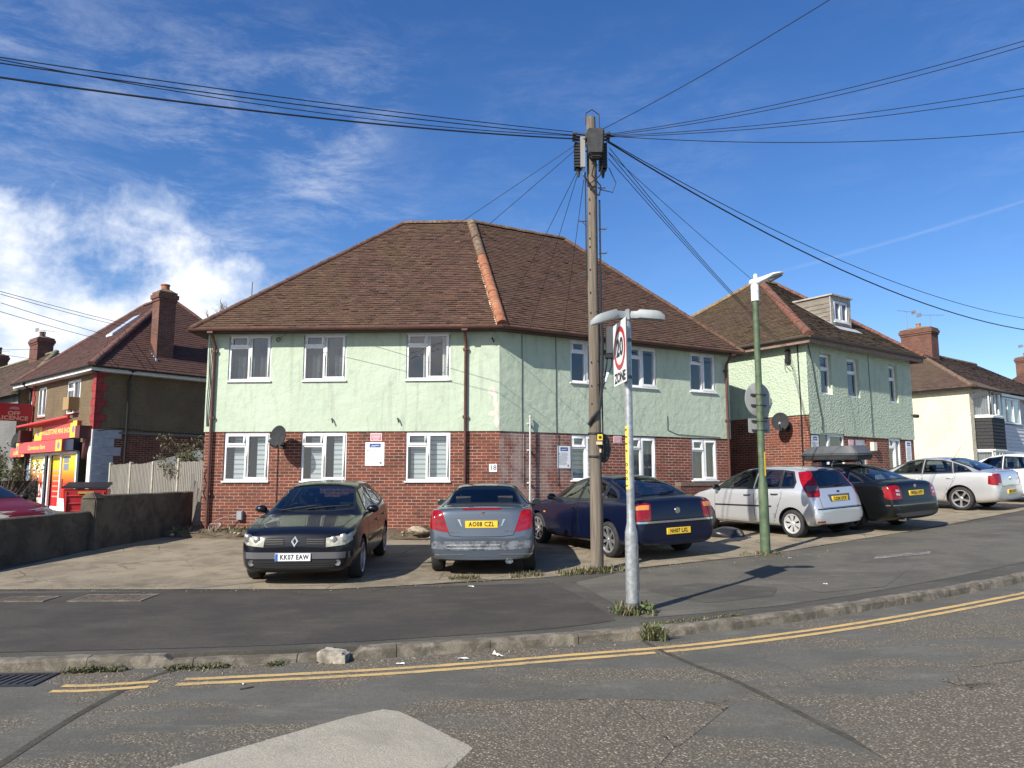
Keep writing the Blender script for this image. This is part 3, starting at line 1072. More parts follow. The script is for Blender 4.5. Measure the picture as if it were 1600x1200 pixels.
def tiles(mb, poly, ea, eb, gauge=.1, tw=.165, jit=.006, thick=.016, seed=0, sag=0.0):
    """plain tiles, each its own slightly uneven face, laid over a flat convex roof slope whose eave runs ea -> eb"""
    rr = random.Random(seed)
    ea, eb = Vector(ea), Vector(eb)
    e = (eb - ea).normalized()
    P = [Vector(p) for p in poly]
    n = None
    for i in range(1, len(P) - 1):
        c = (P[i] - P[0]).cross(P[i + 1] - P[0])
        if c.length > 1e-3:
            n = c.normalized()
            break
    if n.z < 0:
        n = -n
    up = n.cross(e).normalized()
    if up.z < 0:
        up = -up
    q = [((p - ea).dot(e), (p - ea).dot(up)) for p in P]
    if sum(q[i][0] * q[(i + 1) % len(q)][1] - q[(i + 1) % len(q)][0] * q[i][1] for i in range(len(q))) < 0:
        q.reverse()
    W = lambda s, t, h: ea + e * s + up * t + n * h
    mb.face([W(s, t, -.012) for s, t in q], 0, tint=.2)
    t1 = max(t for _, t in q)
    k = 0
    while k * gauge < t1 - .002:
        a, b = k * gauge - (.03 if k == 0 else 0), (k + 1) * gauge
        st = [(s, t) for s, t in q]
        st = clip_poly(st, 0, 1, b)
        if k:
            st = clip_poly(st, 0, -1, -a)
        if len(st) < 3:
            k += 1
            continue
        s0, s1 = min(s for s, _ in st), max(s for s, _ in st)
        rowj = rr.uniform(-.002, .002)
        c0 = math.floor(s0 / tw) - 1
        c = c0
        while (c + (.5 if k % 2 else 0)) * tw < s1:
            x0 = (c + (.5 if k % 2 else 0)) * tw + rr.uniform(-.003, .003)
            pc = clip_poly(clip_poly(st, 1, 0, x0 + tw - .003), -1, 0, -x0)
            c += 1
            if len(pc) < 3:
                continue
            if k == 0:
                pc = [(s, t - .03 if t < .001 else t) for s, t in pc]
            lift = thick + rowj + abs(rr.gauss(0, jit))
            sk = rr.gauss(0, jit * .35)
            slip = -abs(rr.gauss(0, .004))
            H = lambda s, t: lift + (.004 - lift) * (t - a) / gauge + sk * (s - x0) / tw
            pts = [W(s, t + (slip if t < a + .01 else 0), H(s, t)) for s, t in pc]
            ti = min(1, max(0, rr.gauss(.45, .16)))
            mb.face(pts, 0, tint=ti)
            low = [(s, t) for s, t in pc if t < a + 1e-4 - (0 if k else -.0)]
            if len(low) >= 2:
                l0, l1 = min(low), max(low)
                mb.face([W(l0[0], l0[1] + slip, -.004), W(l1[0], l1[1] + slip, -.004), W(l1[0], l1[1] + slip, H(*l1)), W(l0[0], l0[1] + slip, H(*l0))], 0, tint=ti * .6)
        k += 1


def ridge_run(mb, a, b, r=.10, ln=.30, mi=0, seed=0, lift=.0, mi2=None, split=1.0, jit=.006):
    """half-round ridge tiles laid end to end from a to b"""
    rr = random.Random(seed)
    a, b = Vector(a), Vector(b)
    L_ = (b - a).length
    d = (b - a).normalized()
    side = d.cross(Vector((0, 0, 1))).normalized()
    up = side.cross(d).normalized()
    n = max(1, round(L_ / ln))
    for k in range(n):
        p0, p1 = a + d * (L_ * k / n), a + d * (L_ * (k + 1) / n - .006)
        j0, j1 = rr.uniform(-jit, jit), rr.uniform(-jit, jit)
        r0, r1 = r * rr.uniform(.96, 1.06), r * rr.uniform(.93, 1.0)
        vs = []
        for p, rad, j in ((p0, r0, j0), (p1, r1, j1)):
            for i in range(9):
                w = math.pi * (i / 8) * 1.16 - .08 * math.pi
                vs.append(p + side * (math.cos(w) * rad) + up * (math.sin(w) * rad * .85 + lift + j))
        fs = [(i, i + 1, 10 + i, 9 + i) for i in range(8)] + [tuple(range(9)), tuple(range(17, 8, -1))]
        mb.add(vs, fs, mi if (k + .5) / n < split else mi2)


def gutter_run(mb, a, b, r=.055, drop=.03):
    a, b = Vector(a), Vector(b)
    d = (b - a).normalized()
    side = Vector((d.y, -d.x, 0))
    vs = []
    for p in (a, b):
        for i in range(9):
            w = -math.pi * i / 8
            vs.append(p + side * (math.cos(w) * r) + Vector((0, 0, math.sin(w) * r * 1.15 - drop)))
        for i in range(8, -1, -1):
            w = -math.pi * i / 8
            vs.append(p + side * (math.cos(w) * r * .86) + Vector((0, 0, math.sin(w) * r - drop)))
    fs = [(i, (i + 1) % 18, 18 + (i + 1) % 18, 18 + i) for i in range(18)] + [tuple(range(17, -1, -1)), tuple(range(18, 36))]
    mb.add(vs, fs)


def pot(mb, c, r=.11, h=.35, mi=0):
    mb.lathe([(r * 1.05, 0), (r * 1.05, .04), (r * .92, .06), (r * .85, h * .8), (r * 1.0, h * .84), (r * 1.0, h), (r * .8, h), (r * .78, h * .7), (0, h * .7)], 14, mi, Matrix.Translation(c))


def chimney(parent, F, u, o, zb, zt, w, d, npots=1, mat=None, potr=.13, poth=.33, potmat=None, fin=True, aerial=0):
    mb = MB()
    ubox(mb, F, u - w / 2, u + w / 2, o - d / 2, o + d / 2, zb, zt - .36)
    ubox(mb, F, u - w / 2 - .035, u + w / 2 + .035, o - d / 2 - .035, o + d / 2 + .035, zt - .359, zt - .26)
    ubox(mb, F, u - w / 2 - .075, u + w / 2 + .075, o - d / 2 - .075, o + d / 2 + .075, zt - .259, zt - .10)
    ubox(mb, F, u - w / 2 - .03, u + w / 2 + .03, o - d / 2 - .03, o + d / 2 + .03, zt - .099, zt)
    ch = mb.build('chimney', mat or BRICK_C, parent)
    c = MB()
    Mx = F.M(u, o, 0)
    c.add([F.p(u - w / 2, o - d / 2, zt + .001), F.p(u + w / 2, o - d / 2, zt + .001), F.p(u + w / 2, o + d / 2, zt + .001), F.p(u - w / 2, o + d / 2, zt + .001),
           F.p(u - w / 4, o - d / 4, zt + .12), F.p(u + w / 4, o - d / 4, zt + .12), F.p(u + w / 4, o + d / 4, zt + .12), F.p(u - w / 4, o + d / 4, zt + .12)],
          [(3, 2, 1, 0), (4, 5, 6, 7), (0, 1, 5, 4), (1, 2, 6, 5), (2, 3, 7, 6), (3, 0, 4, 7)])
    c.build('flaunching', pmat('mossy_mortar', (.20, .16, .09), .95, var=.3, bump=.5), ch, smooth=20)
    for k in range(npots):
        p = MB()
        pot(p, F.p(u + (k - (npots - 1) / 2) * .33, o, zt + .06), potr, poth)
        p.build('chimney_pot', potmat or RIDGE_NEW, ch, smooth=40)
    return ch


def aerial(p, az, label, h=.9, n=7, ln=.7):
    """rooftop tv aerial on a thin mast"""
    t = thing('tv_aerial', label, 'aerial', p, az)
    Mx = WM[t.name]
    a = MB()
    a.tube([(0, 0, 0), (0, 0, h)], .014, 6, M=Mx)
    a.build('mast', ALU, t)
    b = MB()
    b.tube([(-ln * .45, 0, h - .05), (ln * .55, 0, h + .02)], .010, 6, M=Mx)
    for k in range(n):
        x = -ln * .4 + ln * .9 * k / (n - 1)
        b.tube([(x, -.13, h - .04 + .05 * k / n), (x, .13, h - .04 + .05 * k / n)], .005, 5, M=Mx)
    b.box(-ln * .45, -ln * .43, -.16, .16, h - .15, h + .05, 0, Mx)
    b.build('boom', ALU, t)


ALU = pmat('dull_aluminium', (.30, .31, .32), .4, .6)


def dish(F, u, o, z, r, label, turn=0.0, tilt=.35):
    """offset satellite dish on a wall bracket"""
    t = thing('satellite_dish', label, 'satellite dish', F.p(u, 0, z))
    arm = MB()
    arm.box(u - .06, u + .06, z - .28, z - .12, 0.003, .02, 0, F.M())
    arm.tube([F.p(u, .01, z - .2), F.p(u, .20, z - .20), F.p(u, o - .05, z - .05)], .02, 8)
    arm.build('bracket', BLACK, t, smooth=40)
    M0 = F.M(u, o, z) @ Matrix.Rotation(turn, 4, 'Y') @ Matrix.Rotation(-tilt, 4, 'X')
    b = MB()
    pr = [(r * k / 8, -.05 + .16 * r * (k / 8) ** 2) for k in range(9)]
    b.lathe(pr + [(r + .012, pr[-1][1] + .005), (r + .008, pr[-1][1] - .02)] + [(x, y - .014) for x, y in reversed(pr)], 32, 0, M0 @ Matrix.Diagonal((.88, 1.0, 1, 1)))
    b.build('reflector', DISHG, t, smooth=50)
    c = MB()
    c.tube([M0 @ Vector((0, -r * .95, .0)), M0 @ Vector((0, -r * .9, r * .55)), M0 @ Vector((0, -r * .55, r * .95))], .012, 6)
    c.build('feed_arm', BLACK, t)
    d = MB()
    d.tube([M0 @ Vector((0, -r * .55, r * .95)), M0 @ Vector((0, -r * .40, r * .72))], .03, 10)
    d.build('receiver', pmat('pale_grey_plastic', (.5, .5, .5), .4), t)
    return t

# ------------------------------------------------------------------ the corner block of flats
A0, CK, B1 = (-7.6, 18.7), (-.31, 18.3), (6.34, 22.0)
FA, FB = Fr(A0, CK), Fr(CK, B1)
inA, inB = -FA.n, -FB.n
ABL = tuple((FA.a + inA * 8)[:2])
BBR = tuple((FB.p(FB.len, 0, 0) + inB * 8)[:2])
bk = isect(off(A0, CK, -8), off(CK, B1, -8))
FL, FE = Fr(ABL, A0), Fr(B1, BBR)
flats = thing('block_of_flats', 'two storey pale green and red brick corner block behind the telegraph pole', 'house', (-.31, 18.3, .33))
BAND = 2.785
UA = [(.52, 1.60), (2.42, 3.50), (5.0, 6.09)]
LA = [(.50, 1.63), (2.44, 3.56), (5.02, 6.11)]
UB = [(2.07, 3.06), (3.89, 4.92), (6.13, 7.11)]
LB = [(2.08, 3.02), (3.87, 4.85), (6.13, 7.09)]
mb = MB()
wall(mb, FA, 0, FA.len, -.1, BAND, [(a, b, 1.55, 2.75) for a, b in LA], uo=100)
wall(mb, FL, 0, 8, -.1, BAND, uo=40)
wall(mb, Fr(bk, ABL), 0, Fr(bk, ABL).len, -.1, BAND)
wall(mb, Fr(BBR, bk), 0, Fr(BBR, bk).len, -.1, BAND)
wall(mb, FE, 0, 8, -.1, BAND, uo=20)
wall(mb, FB, 0, FB.len, -.1, BAND, [(a, b, 1.57, 2.74) for a, b in LB], mi=1)
# soldier brick sills and the stepped-out string under the render
mb.build('brick_wall', [BRICK, BRICK_S], flats)
mb = MB()
T = 5.26
wall(mb, FA, -.022, FA.len + .006, BAND - .02, T, [(a, b, 4.02, 5.20) for a, b in UA], o=.022)
wall(mb, FB, -.006, FB.len + .022, BAND - .02, T, [(a, b, 4.08, 5.20) for a, b in UB], o=.022)
wall(mb, FL, -.022, 8.022, BAND - .02, T, o=.022)
wall(mb, FE, -.022, 8.022, BAND - .02, T, o=.022)
wall(mb, Fr(bk, ABL), 0, Fr(bk, ABL).len, BAND - .02, T, o=.022)
wall(mb, Fr(BBR, bk), 0, Fr(BBR, bk).len, BAND - .02, T, o=.022)
for F in (FA, FB, FL, FE):                       # drip edge below the render
    mb.face([F.p(0, -.005, BAND - .02), F.p(F.len, -.005, BAND - .02), F.p(F.len, .022, BAND - .02), F.p(0, .022, BAND - .02)])
mb.build('rendered_wall', GREEN, flats)
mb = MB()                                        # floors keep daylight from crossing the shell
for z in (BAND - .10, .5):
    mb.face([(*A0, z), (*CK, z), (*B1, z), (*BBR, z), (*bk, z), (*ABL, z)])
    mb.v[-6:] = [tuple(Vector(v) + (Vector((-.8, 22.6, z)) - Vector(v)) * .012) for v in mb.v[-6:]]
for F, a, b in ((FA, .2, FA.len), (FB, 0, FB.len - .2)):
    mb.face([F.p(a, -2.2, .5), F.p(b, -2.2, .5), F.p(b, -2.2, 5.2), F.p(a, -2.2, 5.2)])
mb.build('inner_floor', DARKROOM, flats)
inn = ['net', 'net', 'drape']
for k, (a, b) in enumerate(UA):
    window(flats, FA, a, b, 4.02, 5.20, 'pair', ['dim', 'dim', 'drape'][k], o=.022, depth=.11)
for k, (a, b) in enumerate(LA):
    window(flats, FA, a, b, 1.55, 2.75, 'pair', ['zebra', 'zebra', 'zebra_full'][k], depth=.09)
for k, (a, b) in enumerate(UB):
    window(flats, FB, a, b, 4.08, 5.20, 'pair', 'none', o=.022, depth=.11)
for k, (a, b) in enumerate(LB):
    window(flats, FB, a, b, 1.57, 2.74, 'pair', ['zebra_full', 'net', 'net'][k], depth=.09)

# roof
OV, ZE, ZR = .34, 5.30, 9.42
la, lb = off(A0, CK, OV), off(CK, B1, OV)
ll, lr = off(ABL, A0, OV), off(B1, BBR, OV)
ba, bb = off(bk, ABL, OV), off(BBR, bk, OV)
v3 = lambda p, z: Vector((p[0], p[1], z))
EL, EK, ER = v3(isect(ll, la), ZE), v3(isect(la, lb), ZE), v3(isect(lb, lr), ZE)
ebr, ebk, ebl = v3(isect(lr, bb), ZE), v3(isect(bb, ba), ZE), v3(isect(ba, ll), ZE)
ra, rb = off(A0, CK, -4), off(CK, B1, -4)
RK = v3(isect(ra, rb), ZR)
RL = FA.p(4.05, -4, ZR)
RR = FB.p(4.54, -4, ZR)
mb = MB()
tiles(mb, [EL, EK, RK, RL], EL, EK, seed=1, jit=.008)
tiles(mb, [EK, ER, RR, RK], EK, ER, seed=2, jit=.006)
tiles(mb, [ebl, EL, RL], ebl, EL, seed=3)
tiles(mb, [ER, ebr, RR], ER, ebr, seed=4)
mb.face([ebr, ebk, RK, RR], tint=.4)
mb.face([ebk, ebl, RL, RK], tint=.4)
roof = mb.build('roof', TILE, flats)
mb = MB()
ridge_run(mb, RL, RK, .10, .30, 0, 1)
ridge_run(mb, RK, RR, .10, .30, 0, 2)
ridge_run(mb, EL, RL, .085, .30, 1, 3, lift=.0)
ridge_run(mb, ER, RR, .085, .30, 1, 4)
ridge_run(mb, ebl, RL, .085, .30, 1, 5)
mb.build('ridge_tiles', [RIDGE_OLD, RIDGE_BR], roof, smooth=35)
mb = MB()
ridge_run(mb, EK + (RK - EK) * .008, RK, .135, .30, 0, 6, lift=.01, mi2=1, split=.60, jit=.004)
mb.build('hip_tiles', [RIDGE_NEW, RIDGE_OLD], roof, smooth=35)['label'] = 'broad hip ridge, new orange tiles low down and lichened old ones above'
mb = MB()
for s_ in (-1, 1):                               # mortar bedding each side of the new hip
    d = (RK - EK).normalized()
    sd = d.cross(Vector((0, 0, 1))).normalized() * s_
    a = EK + d * .06
    b = EK + (RK - EK) * .58
    rr = random.Random(5 + s_)
    pts = [a.lerp(b, k / 24) + sd * (.132 + rr.uniform(-.008, .012)) + Vector((0, 0, -.060)) for k in range(25)]
    mb.tube(pts, [.028 + rr.uniform(0, .012) for _ in pts], 6)
mb.build('mortar_bed', MORTAR, roof, smooth=60)

mb = MB()
for (p, q, ip, iq) in ((EL, EK, A0, CK), (EK, ER, CK, B1), (ER, ebr, B1, BBR), (ebl, EL, ABL, A0)):
    zs = 5.215
    mb.face([(p.x, p.y, zs), (ip[0], ip[1], zs), (iq[0], iq[1], zs), (q.x, q.y, zs)])
    d = (q - p).normalized()
    n = Vector((d.y, -d.x, 0))
    a, b = p - n * .02, q - n * .02
    mb.face([(a.x, a.y, zs - .01), (b.x, b.y, zs - .01), (b.x, b.y, ZE - .012), (a.x, a.y, ZE - .012)])
mb.build('soffit', SOFFIT, flats)
mb = MB()
for (p, q) in ((EL, EK), (EK, ER), (ER, ebr), (ebl, EL)):
    d = (q - p).normalized()
    n = Vector((d.y, -d.x, 0))
    gutter_run(mb, p + n * .045 - d * .03 + Vector((0, 0, -.015)), q + n * .045 + d * .03 + Vector((0, 0, -.015)), .058, .0)
mb.build('gutter', PIPE, flats, smooth=40)


def downpipe(parent, F, u, ztop, zbot, o=.075, r=.037, mat=None, swan=True, name='downpipe'):
    m_ = MB()
    pts = ([F.p(u, .34, ztop), F.p(u, .33, ztop - .06), F.p(u, o + .03, ztop - .30), F.p(u, o, ztop - .38)] if swan else [F.p(u, o, ztop)]) + [F.p(u, o, zbot)]
    m_.tube(pts, r, 10)
    for z in (ztop - .5, (ztop + zbot) / 2 + .3, zbot + .9):
        F.box(m_, u - r - .03, u + r + .03, 0.025, o + r * .6, z - .03, z + .03)
        m_.tube([F.p(u, o, z - .03), F.p(u, o, z + .03)], r + .010, 10)
    if swan:
        F.box(m_, u - .07, u + .07, .29, .41, ztop - .09, ztop + .01)
    return m_.build(name, mat or PIPE, parent, smooth=40)


downpipe(flats, FA, .18, 5.27, .35)
downpipe(flats, FA, 6.48, 5.27, .35)
downpipe(flats, FB, 7.48, 5.25, .75, swan=True)
mb = MB()                                        # bare plaster where the render has come away at the corner
rr = random.Random(4)
lobe = [(7.02, 3.92), (7.17, 3.98), (7.24, 3.74), (7.28, 3.45), (7.29, 3.05), (7.25, 2.92), (7.17, 3.1), (7.20, 3.22), (7.02, 3.26), (7.05, 3.33), (7.19, 3.38), (7.14, 3.58), (7.17, 3.72), (7.06, 3.80)]
lob2 = []
for i in range(len(lobe)):
    a, b = Vector(lobe[i]), Vector(lobe[(i + 1) % len(lobe)])
    for k in range(4):
        p = a.lerp(b, k / 4)
        lob2.append((p.x + rr.uniform(-.010, .010), p.y + rr.uniform(-.012, .012)))
mb.face([FA.p(u, .026, 2.785 + (z - 2.92) * .98 + .03) for u, z in lob2])
mb.build('bare_plaster', PEEL, flats)
mb = MB()                                        # thin cables clipped to the fronts
for u in (.62, 1.62):
    mb.tube([FB.p(u + .004 * math.sin(z * 3), .035, z) for z in (5.2, 4.6, 4, 3.4, 2.9, 2.72, 2.4, 1.9, 1.5)], .008, 5)
mb.tube([FB.p(4.95 + .3, .035, 3.35), FB.p(5.25, .035, 2.95), FB.p(5.6, .035, 2.84), FB.p(7.2, .035, 2.80)], .008, 5)
mb.tube([FA.p(1.86, .015, 2.5), FA.p(1.87, .015, .9), FA.p(1.88, .015, .5)], .008, 5)
for k in range(4):
    mb.tube([FA.p(.03 + .035 * k + .012 * math.sin(z * 5 + k), .032, z) for z in (5.15, 4.9, 4.6, 4.3, 4, 3.7, 3.4, 3.1, 2.9)], .006, 5)
mb.tube([FA.p(.03, .02, z) if i % 2 else FA.p(.10, .02, z) for i, z in enumerate((1.9, 1.7, 1.5, 1.3, 1.1))], .008, 5)
mb.build('wall_cable', BLACK, flats)
mb = MB()                                        # overflow spouts and cable hooks
for F, u, z in ((FA, 3.2, 3.02), (FA, 4.83, 3.02), (FA, 7.14, 4.98)):
    mb.tube([F.p(u - .02, .02, z + .06), F.p(u, .08, z + .05), F.p(u + .03, .10, z - .05)], .018, 7)
mb.tube([FA.p(1.78 + .05 * math.cos(k * .7), .06 + .02 * math.sin(k), 5.06 + .05 * math.sin(k * .7)) for k in range(12)], .01, 5)
mb.build('cable_hook', BLACK, flats, smooth=50)
mb = MB()
mb.tube([FB.p(.80, .10, 1.0), FB.p(.81, .10, 3.12)], .022, 8)
for z in (1.5, 2.3, 2.95):
    FB.box(mb, .77, .85, .0, .10, z, z + .03)
mb.lathe([(.03, 0), (.03, .05), (0, .06)], 8, 0, Matrix.Translation(FB.p(.81, .10, 3.12)))
tag(mb.build('vent_pipe', pmat('grey_white_pipe', (.52, .53, .52), .5), smooth=40), 'thin grey white pipe standing up the shaded brick and green front', 'pipe')

dish(FA, 1.98, .42, 2.62, .27, 'dark grey satellite dish on brick between the two ground floor windows at the left', turn=R(-24), tilt=R(12))


def wall_sign(name, label, F, u0, u1, z0, z1, mat, o=.012, group=None):
    t = thing(name, label, 'sign', F.p((u0 + u1) / 2, 0, z0), group=group)
    p = MB()
    F.box(p, u0, u1, .003, o, z0, z1)
    p.build('panel', mat, t)
    return t


def notice_board(F, u0, u1, z0, z1, label):
    t = wall_sign('notice_board', label, F, u0, u1, z0, z1, SIGNW)
    w, h = u1 - u0, z1 - z0
    b = MB()
    o = .0125
    F.box(b, u0 + w * .22, u0 + w * .80, o, o + .003, z1 - h * .22, z1 - h * .06)
    b.build('blue_header', BLUE, t)
    b = MB()
    b.prism([(0, 0), (w * .1, h * .03), (w * .2, h * .01), (w * .30, h * .04), (w * .44, h * .035), (w * .44, h * .055), (w * .30, h * .06), (w * .18, h * .035), (w * .1, h * .06)], .003, .005, 0, F.M(u0 + w * .28, o, z1 - h * .19))
    b.build('header_swoosh', SIGNW, t)
    b = MB()
    F.box(b, u0 + w * .08, u0 + w * .18, o, o + .003, z1 - h * .39, z1 - h * .31)
    rr_ = random.Random(int(u0 * 10))
    for k in range(12):
        zz = z1 - h * (.31 + .048 * k)
        F.box(b, u0 + w * (.24 if k < 3 else .10), u0 + w * (.24 + rr_.uniform(.45, .68) if k < 3 else rr_.uniform(.6, .92)), o, o + .002, zz - h * .010, zz + h * .010)
    b.lathe([(.032, 0), (.032, .002), (.022, .002), (.022, 0)], 16, 0, F.M(u1 - w * .18, o, z0 + h * .12))
    b.build('lettering', GREYP, t)
    return t


notice_board(FA, 4.03, 4.50, 1.93, 2.50, 'white notice board with blue header on sunlit brick under a pink sign')
notice_board(FB, 1.66, 2.05, 1.88, 2.44, 'white notice board with blue header on the brick left of the telegraph pole')


def pink_sign(F, u0, u1, z0, z1, label):
    t = wall_sign('warning_sign', label, F, u0, u1, z0, z1, SIGNW)
    p = MB()
    F.box(p, u0 + .015, u1 - .015, .0125, .015, z0 + .015, z1 - .015)
    p.build('red_field', SIGNP, t)
    b = MB()
    w, h = u1 - u0, z1 - z0
    rr_ = random.Random(int(u0 * 7))
    for k, (lf, rt) in enumerate(((.14, .84), (.14, .86), (.14, .84), (.24, .76))):
        zz = z1 - h * (.24 + .18 * k)
        x = lf
        while x < rt:
            c = rr_.uniform(.03, .09)
            F.box(b, u0 + w * x, u0 + w * min(rt, x + c), .0155, .017, zz - h * .045, zz + h * .045)
            x += c + .03
    b.build('lettering', SIGNW, t)


pink_sign(FA, 4.15, 4.43, 2.53, 2.72, 'small pink warning sign on brick directly above the sunlit notice board')
pink_sign(FB, 3.42, 3.68, 2.55, 2.74, 'small pink warning sign on brick just right of the telegraph pole')
t = wall_sign('house_number', 'small white plate with the number 18 on brick by the building corner', FA, 7.06, 7.25, 1.78, 1.97, SIGNW)
b = MB()
text_mb(b, '18', .17, FA.M(7.155, .014, 1.875))
b.build('lettering', KPRINT, t)
mb = MB()
FA.box(mb, .93, 1.07, .0, .10, .62, .84)
FA.box(mb, .94, 1.06, .10, .11, .63, .83)
tag(mb.build('meter_box', pmat('grey_box', (.30, .31, .33), .5), bevel=.01), 'small grey box low on the brick at the left end', 'box')
mb = MB()
for k in range(7):
    a0 = k * .9
    pts = [FA.p(.45 + .13 * math.cos(a0 + i * .5) * (1 - .08 * k) + .03 * k, .30 + .08 * math.sin(a0 + i * .8), .46 + (.10 - .01 * k) * math.sin(a0 + i * .5) + .01 * k) for i in range(14)]
    mb.tube(pts, .008, 5)
mb.tube([FA.p(.5, .3, .62), FA.p(.75, .2, .72), FA.p(.95, .06, .74)], .008, 5)
tag(mb.build('wire_coil', pmat('pinkish_cable', (.35, .26, .24), .6)), 'loose tangle of old cable on the ground below the left downpipe', 'cable')

# low brick wall before the right-hand end
FW = Fr(FB.p(5.2, .55, 0)[:2], FB.p(9.0, .55, 0)[:2])
t = thing('garden_wall', 'low dark red brick wall in front of the right-hand ground floor window', 'wall', FW.p(2, 0, .6))
mb = MB()
ubox(mb, FW, 0, 3.3, -.22, 0, .3, 1.42)
mb.build('brickwork', BRICK_D, t)
mb = MB()
for k in range(15):
    FW.box(mb, k * .22 + .004, k * .22 + .216, -.235, .015, 1.421, 1.525)
mb.build('coping', BRICK_D, t, bevel=.006)

# ------------------------------------------------------------------ the second green house
C2, R2 = (8.75, 22.2), (13.7, 25.8)
F2 = Fr(C2, R2)
in2 = -F2.n
BL2 = tuple((F2.a + in2 * 8.4)[:2])
BR2 = tuple((F2.p(F2.len, 0, 0) + in2 * 8.4)[:2])
F2L, F2R = Fr(BL2, C2), Fr(R2, BR2)
house2 = thing('green_house', 'rough pale green house with a wooden dormer in its dark mossy roof', 'house', (8.75, 22.2, .8))
mb = MB()
BL_ = 3.50
BF = 2.93
H2L = [(.50, 1.83, 1.75, 2.98), (4.46, 5.24, 1.75, 2.96)]
DOOR = (2.45, 3.10, .5, 2.84)
wall(mb, F2, 0, F2.len, .2, 3.05, H2L + [DOOR], uo=10)
wall(mb, F2L, 0, 8.4, .2, 3.55)
wall(mb, F2R, 0, 8.4, .2, 3.05)
mb.build('brick_wall', BRICK, house2)
mb = MB()
H2U = [(.67, 1.28, 4.16, 5.40), (2.15, 2.84, 4.16, 5.40), (4.67, 5.23, 4.14, 5.40)]
wall(mb, F2, -.03, F2.len + .03, BF, 5.8, H2U + [(H2L[0][0], H2L[0][1], BF - .1, 2.98), (H2L[1][0], H2L[1][1], BF - .1, 2.96)], o=.03, depth=.17)
wall(mb, F2L, -.03, 8.43, BL_, 5.8, o=.03)
wall(mb, F2R, -.03, 8.43, BF, 5.8, o=.03)
wall(mb, Fr(BR2, BL2), 0, F2.len, .2, 5.8)
for F, z in ((F2, BF), (F2L, BL_)):
    mb.face([F.p(0, -.005, z), F.p(F.len, -.005, z), F.p(F.len, .03, z), F.p(0, .03, z)])
mb.build('rendered_wall', GREEN2, house2)
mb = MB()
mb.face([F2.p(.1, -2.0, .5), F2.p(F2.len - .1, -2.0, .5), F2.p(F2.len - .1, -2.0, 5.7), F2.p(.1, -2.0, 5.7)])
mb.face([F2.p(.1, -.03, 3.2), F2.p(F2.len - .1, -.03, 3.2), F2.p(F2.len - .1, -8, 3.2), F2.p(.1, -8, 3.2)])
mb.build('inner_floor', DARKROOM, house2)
for (a, b, c, d) in H2U:
    window(house2, F2, a, b, c, d, 'transom', 'none', o=-.04, depth=.10)
window(house2, F2, *H2L[0], kind='wide', inner='none', depth=.09)
window(house2, F2, *H2L[1], kind='pair', inner='none', depth=.09)
mb = MB()
a, b, c, d = DOOR
F2.box(mb, a + .002, b - .002, -.10, -.05, c, d - .002)
dr = mb.build('door', PVC, house2)
mb = MB()
F2.box(mb, a + .10, (a + b) / 2 - .03, -.049, -.044, 1.75, 2.62)
F2.box(mb, (a + b) / 2 + .03, b - .10, -.049, -.044, 1.75, 2.62)
mb.build('door_glass', pmat('dark_door_glass', (.03, .035, .04), .08), dr)
O2, Z2, ZR2 = .34, 5.80, 9.05
l2, l2l, l2r, l2b = off(C2, R2, O2), off(BL2, C2, O2), off(R2, BR2, O2), off(BR2, BL2, O2)
e_c, e_r, e_br, e_bl = v3(isect(l2l, l2), Z2), v3(isect(l2, l2r), Z2), v3(isect(l2r, l2b), Z2), v3(isect(l2b, l2l), Z2)
r_l, r_r = F2.p(3.85, -4.2, ZR2), F2.p(4.85, -4.2, ZR2)
r_l = F2.p(3.75, -4.2, ZR2)
mb = MB()
tiles(mb, [e_c, e_r, r_r, r_l], e_c, e_r, seed=11, jit=.006)
tiles(mb, [e_bl, e_c, r_l], e_bl, e_c, seed=12, jit=.007)
tiles(mb, [e_r, e_br, r_r], e_r, e_br, seed=13)
mb.face([e_br, e_bl, r_l, r_r], tint=.4)
roof2 = mb.build('roof', TILE2, house2)
mb = MB()
ridge_run(mb, e_c, r_l, .14, .33, 0, 21, lift=.01)
ridge_run(mb, r_l, r_r, .12, .33, 1, 22)
ridge_run(mb, e_r, r_r, .11, .33, 0, 23)
ridge_run(mb, e_bl, r_l, .11, .33, 1, 24)
mb.build('hip_tiles', [pmat('red_brown_ridge', (.165, .068, .046), .9, var=.4, vscale=8, bump=.5, dirt=((.14, .10, .06), 4, .7)), pmat('yellow_lichen_ridge', (.22, .15, .07), .9, var=.4, vscale=8, bump=.5)], roof2, smooth=35)
mb = MB()
for (p, q, ip, iq) in ((e_c, e_r, C2, R2), (e_bl, e_c, BL2, C2), (e_r, e_br, R2, BR2)):
    mb.face([(p.x, p.y, 5.72), (ip[0], ip[1], 5.72), (iq[0], iq[1], 5.72), (q.x, q.y, 5.72)])
    d = (q - p).normalized()
    n = Vector((d.y, -d.x, 0))
    a, b = p - n * .02, q - n * .02
    mb.face([(a.x, a.y, 5.58), (b.x, b.y, 5.58), (b.x, b.y, Z2 - .012), (a.x, a.y, Z2 - .012)])
mb.build('fascia', pmat('brown_fascia', (.22, .15, .12), .6, var=.2), house2)
mb = MB()
for (p, q) in ((e_c, e_r), (e_bl, e_c), (e_r, e_br)):
    d = (q - p).normalized()
    n = Vector((d.y, -d.x, 0))
    gutter_run(mb, p + n * .05 - d * .05, q + n * .05 + d * .05, .06, .02)
mb.build('gutter', pmat('grey_gutter', (.09, .075, .07), .5), house2, smooth=40)
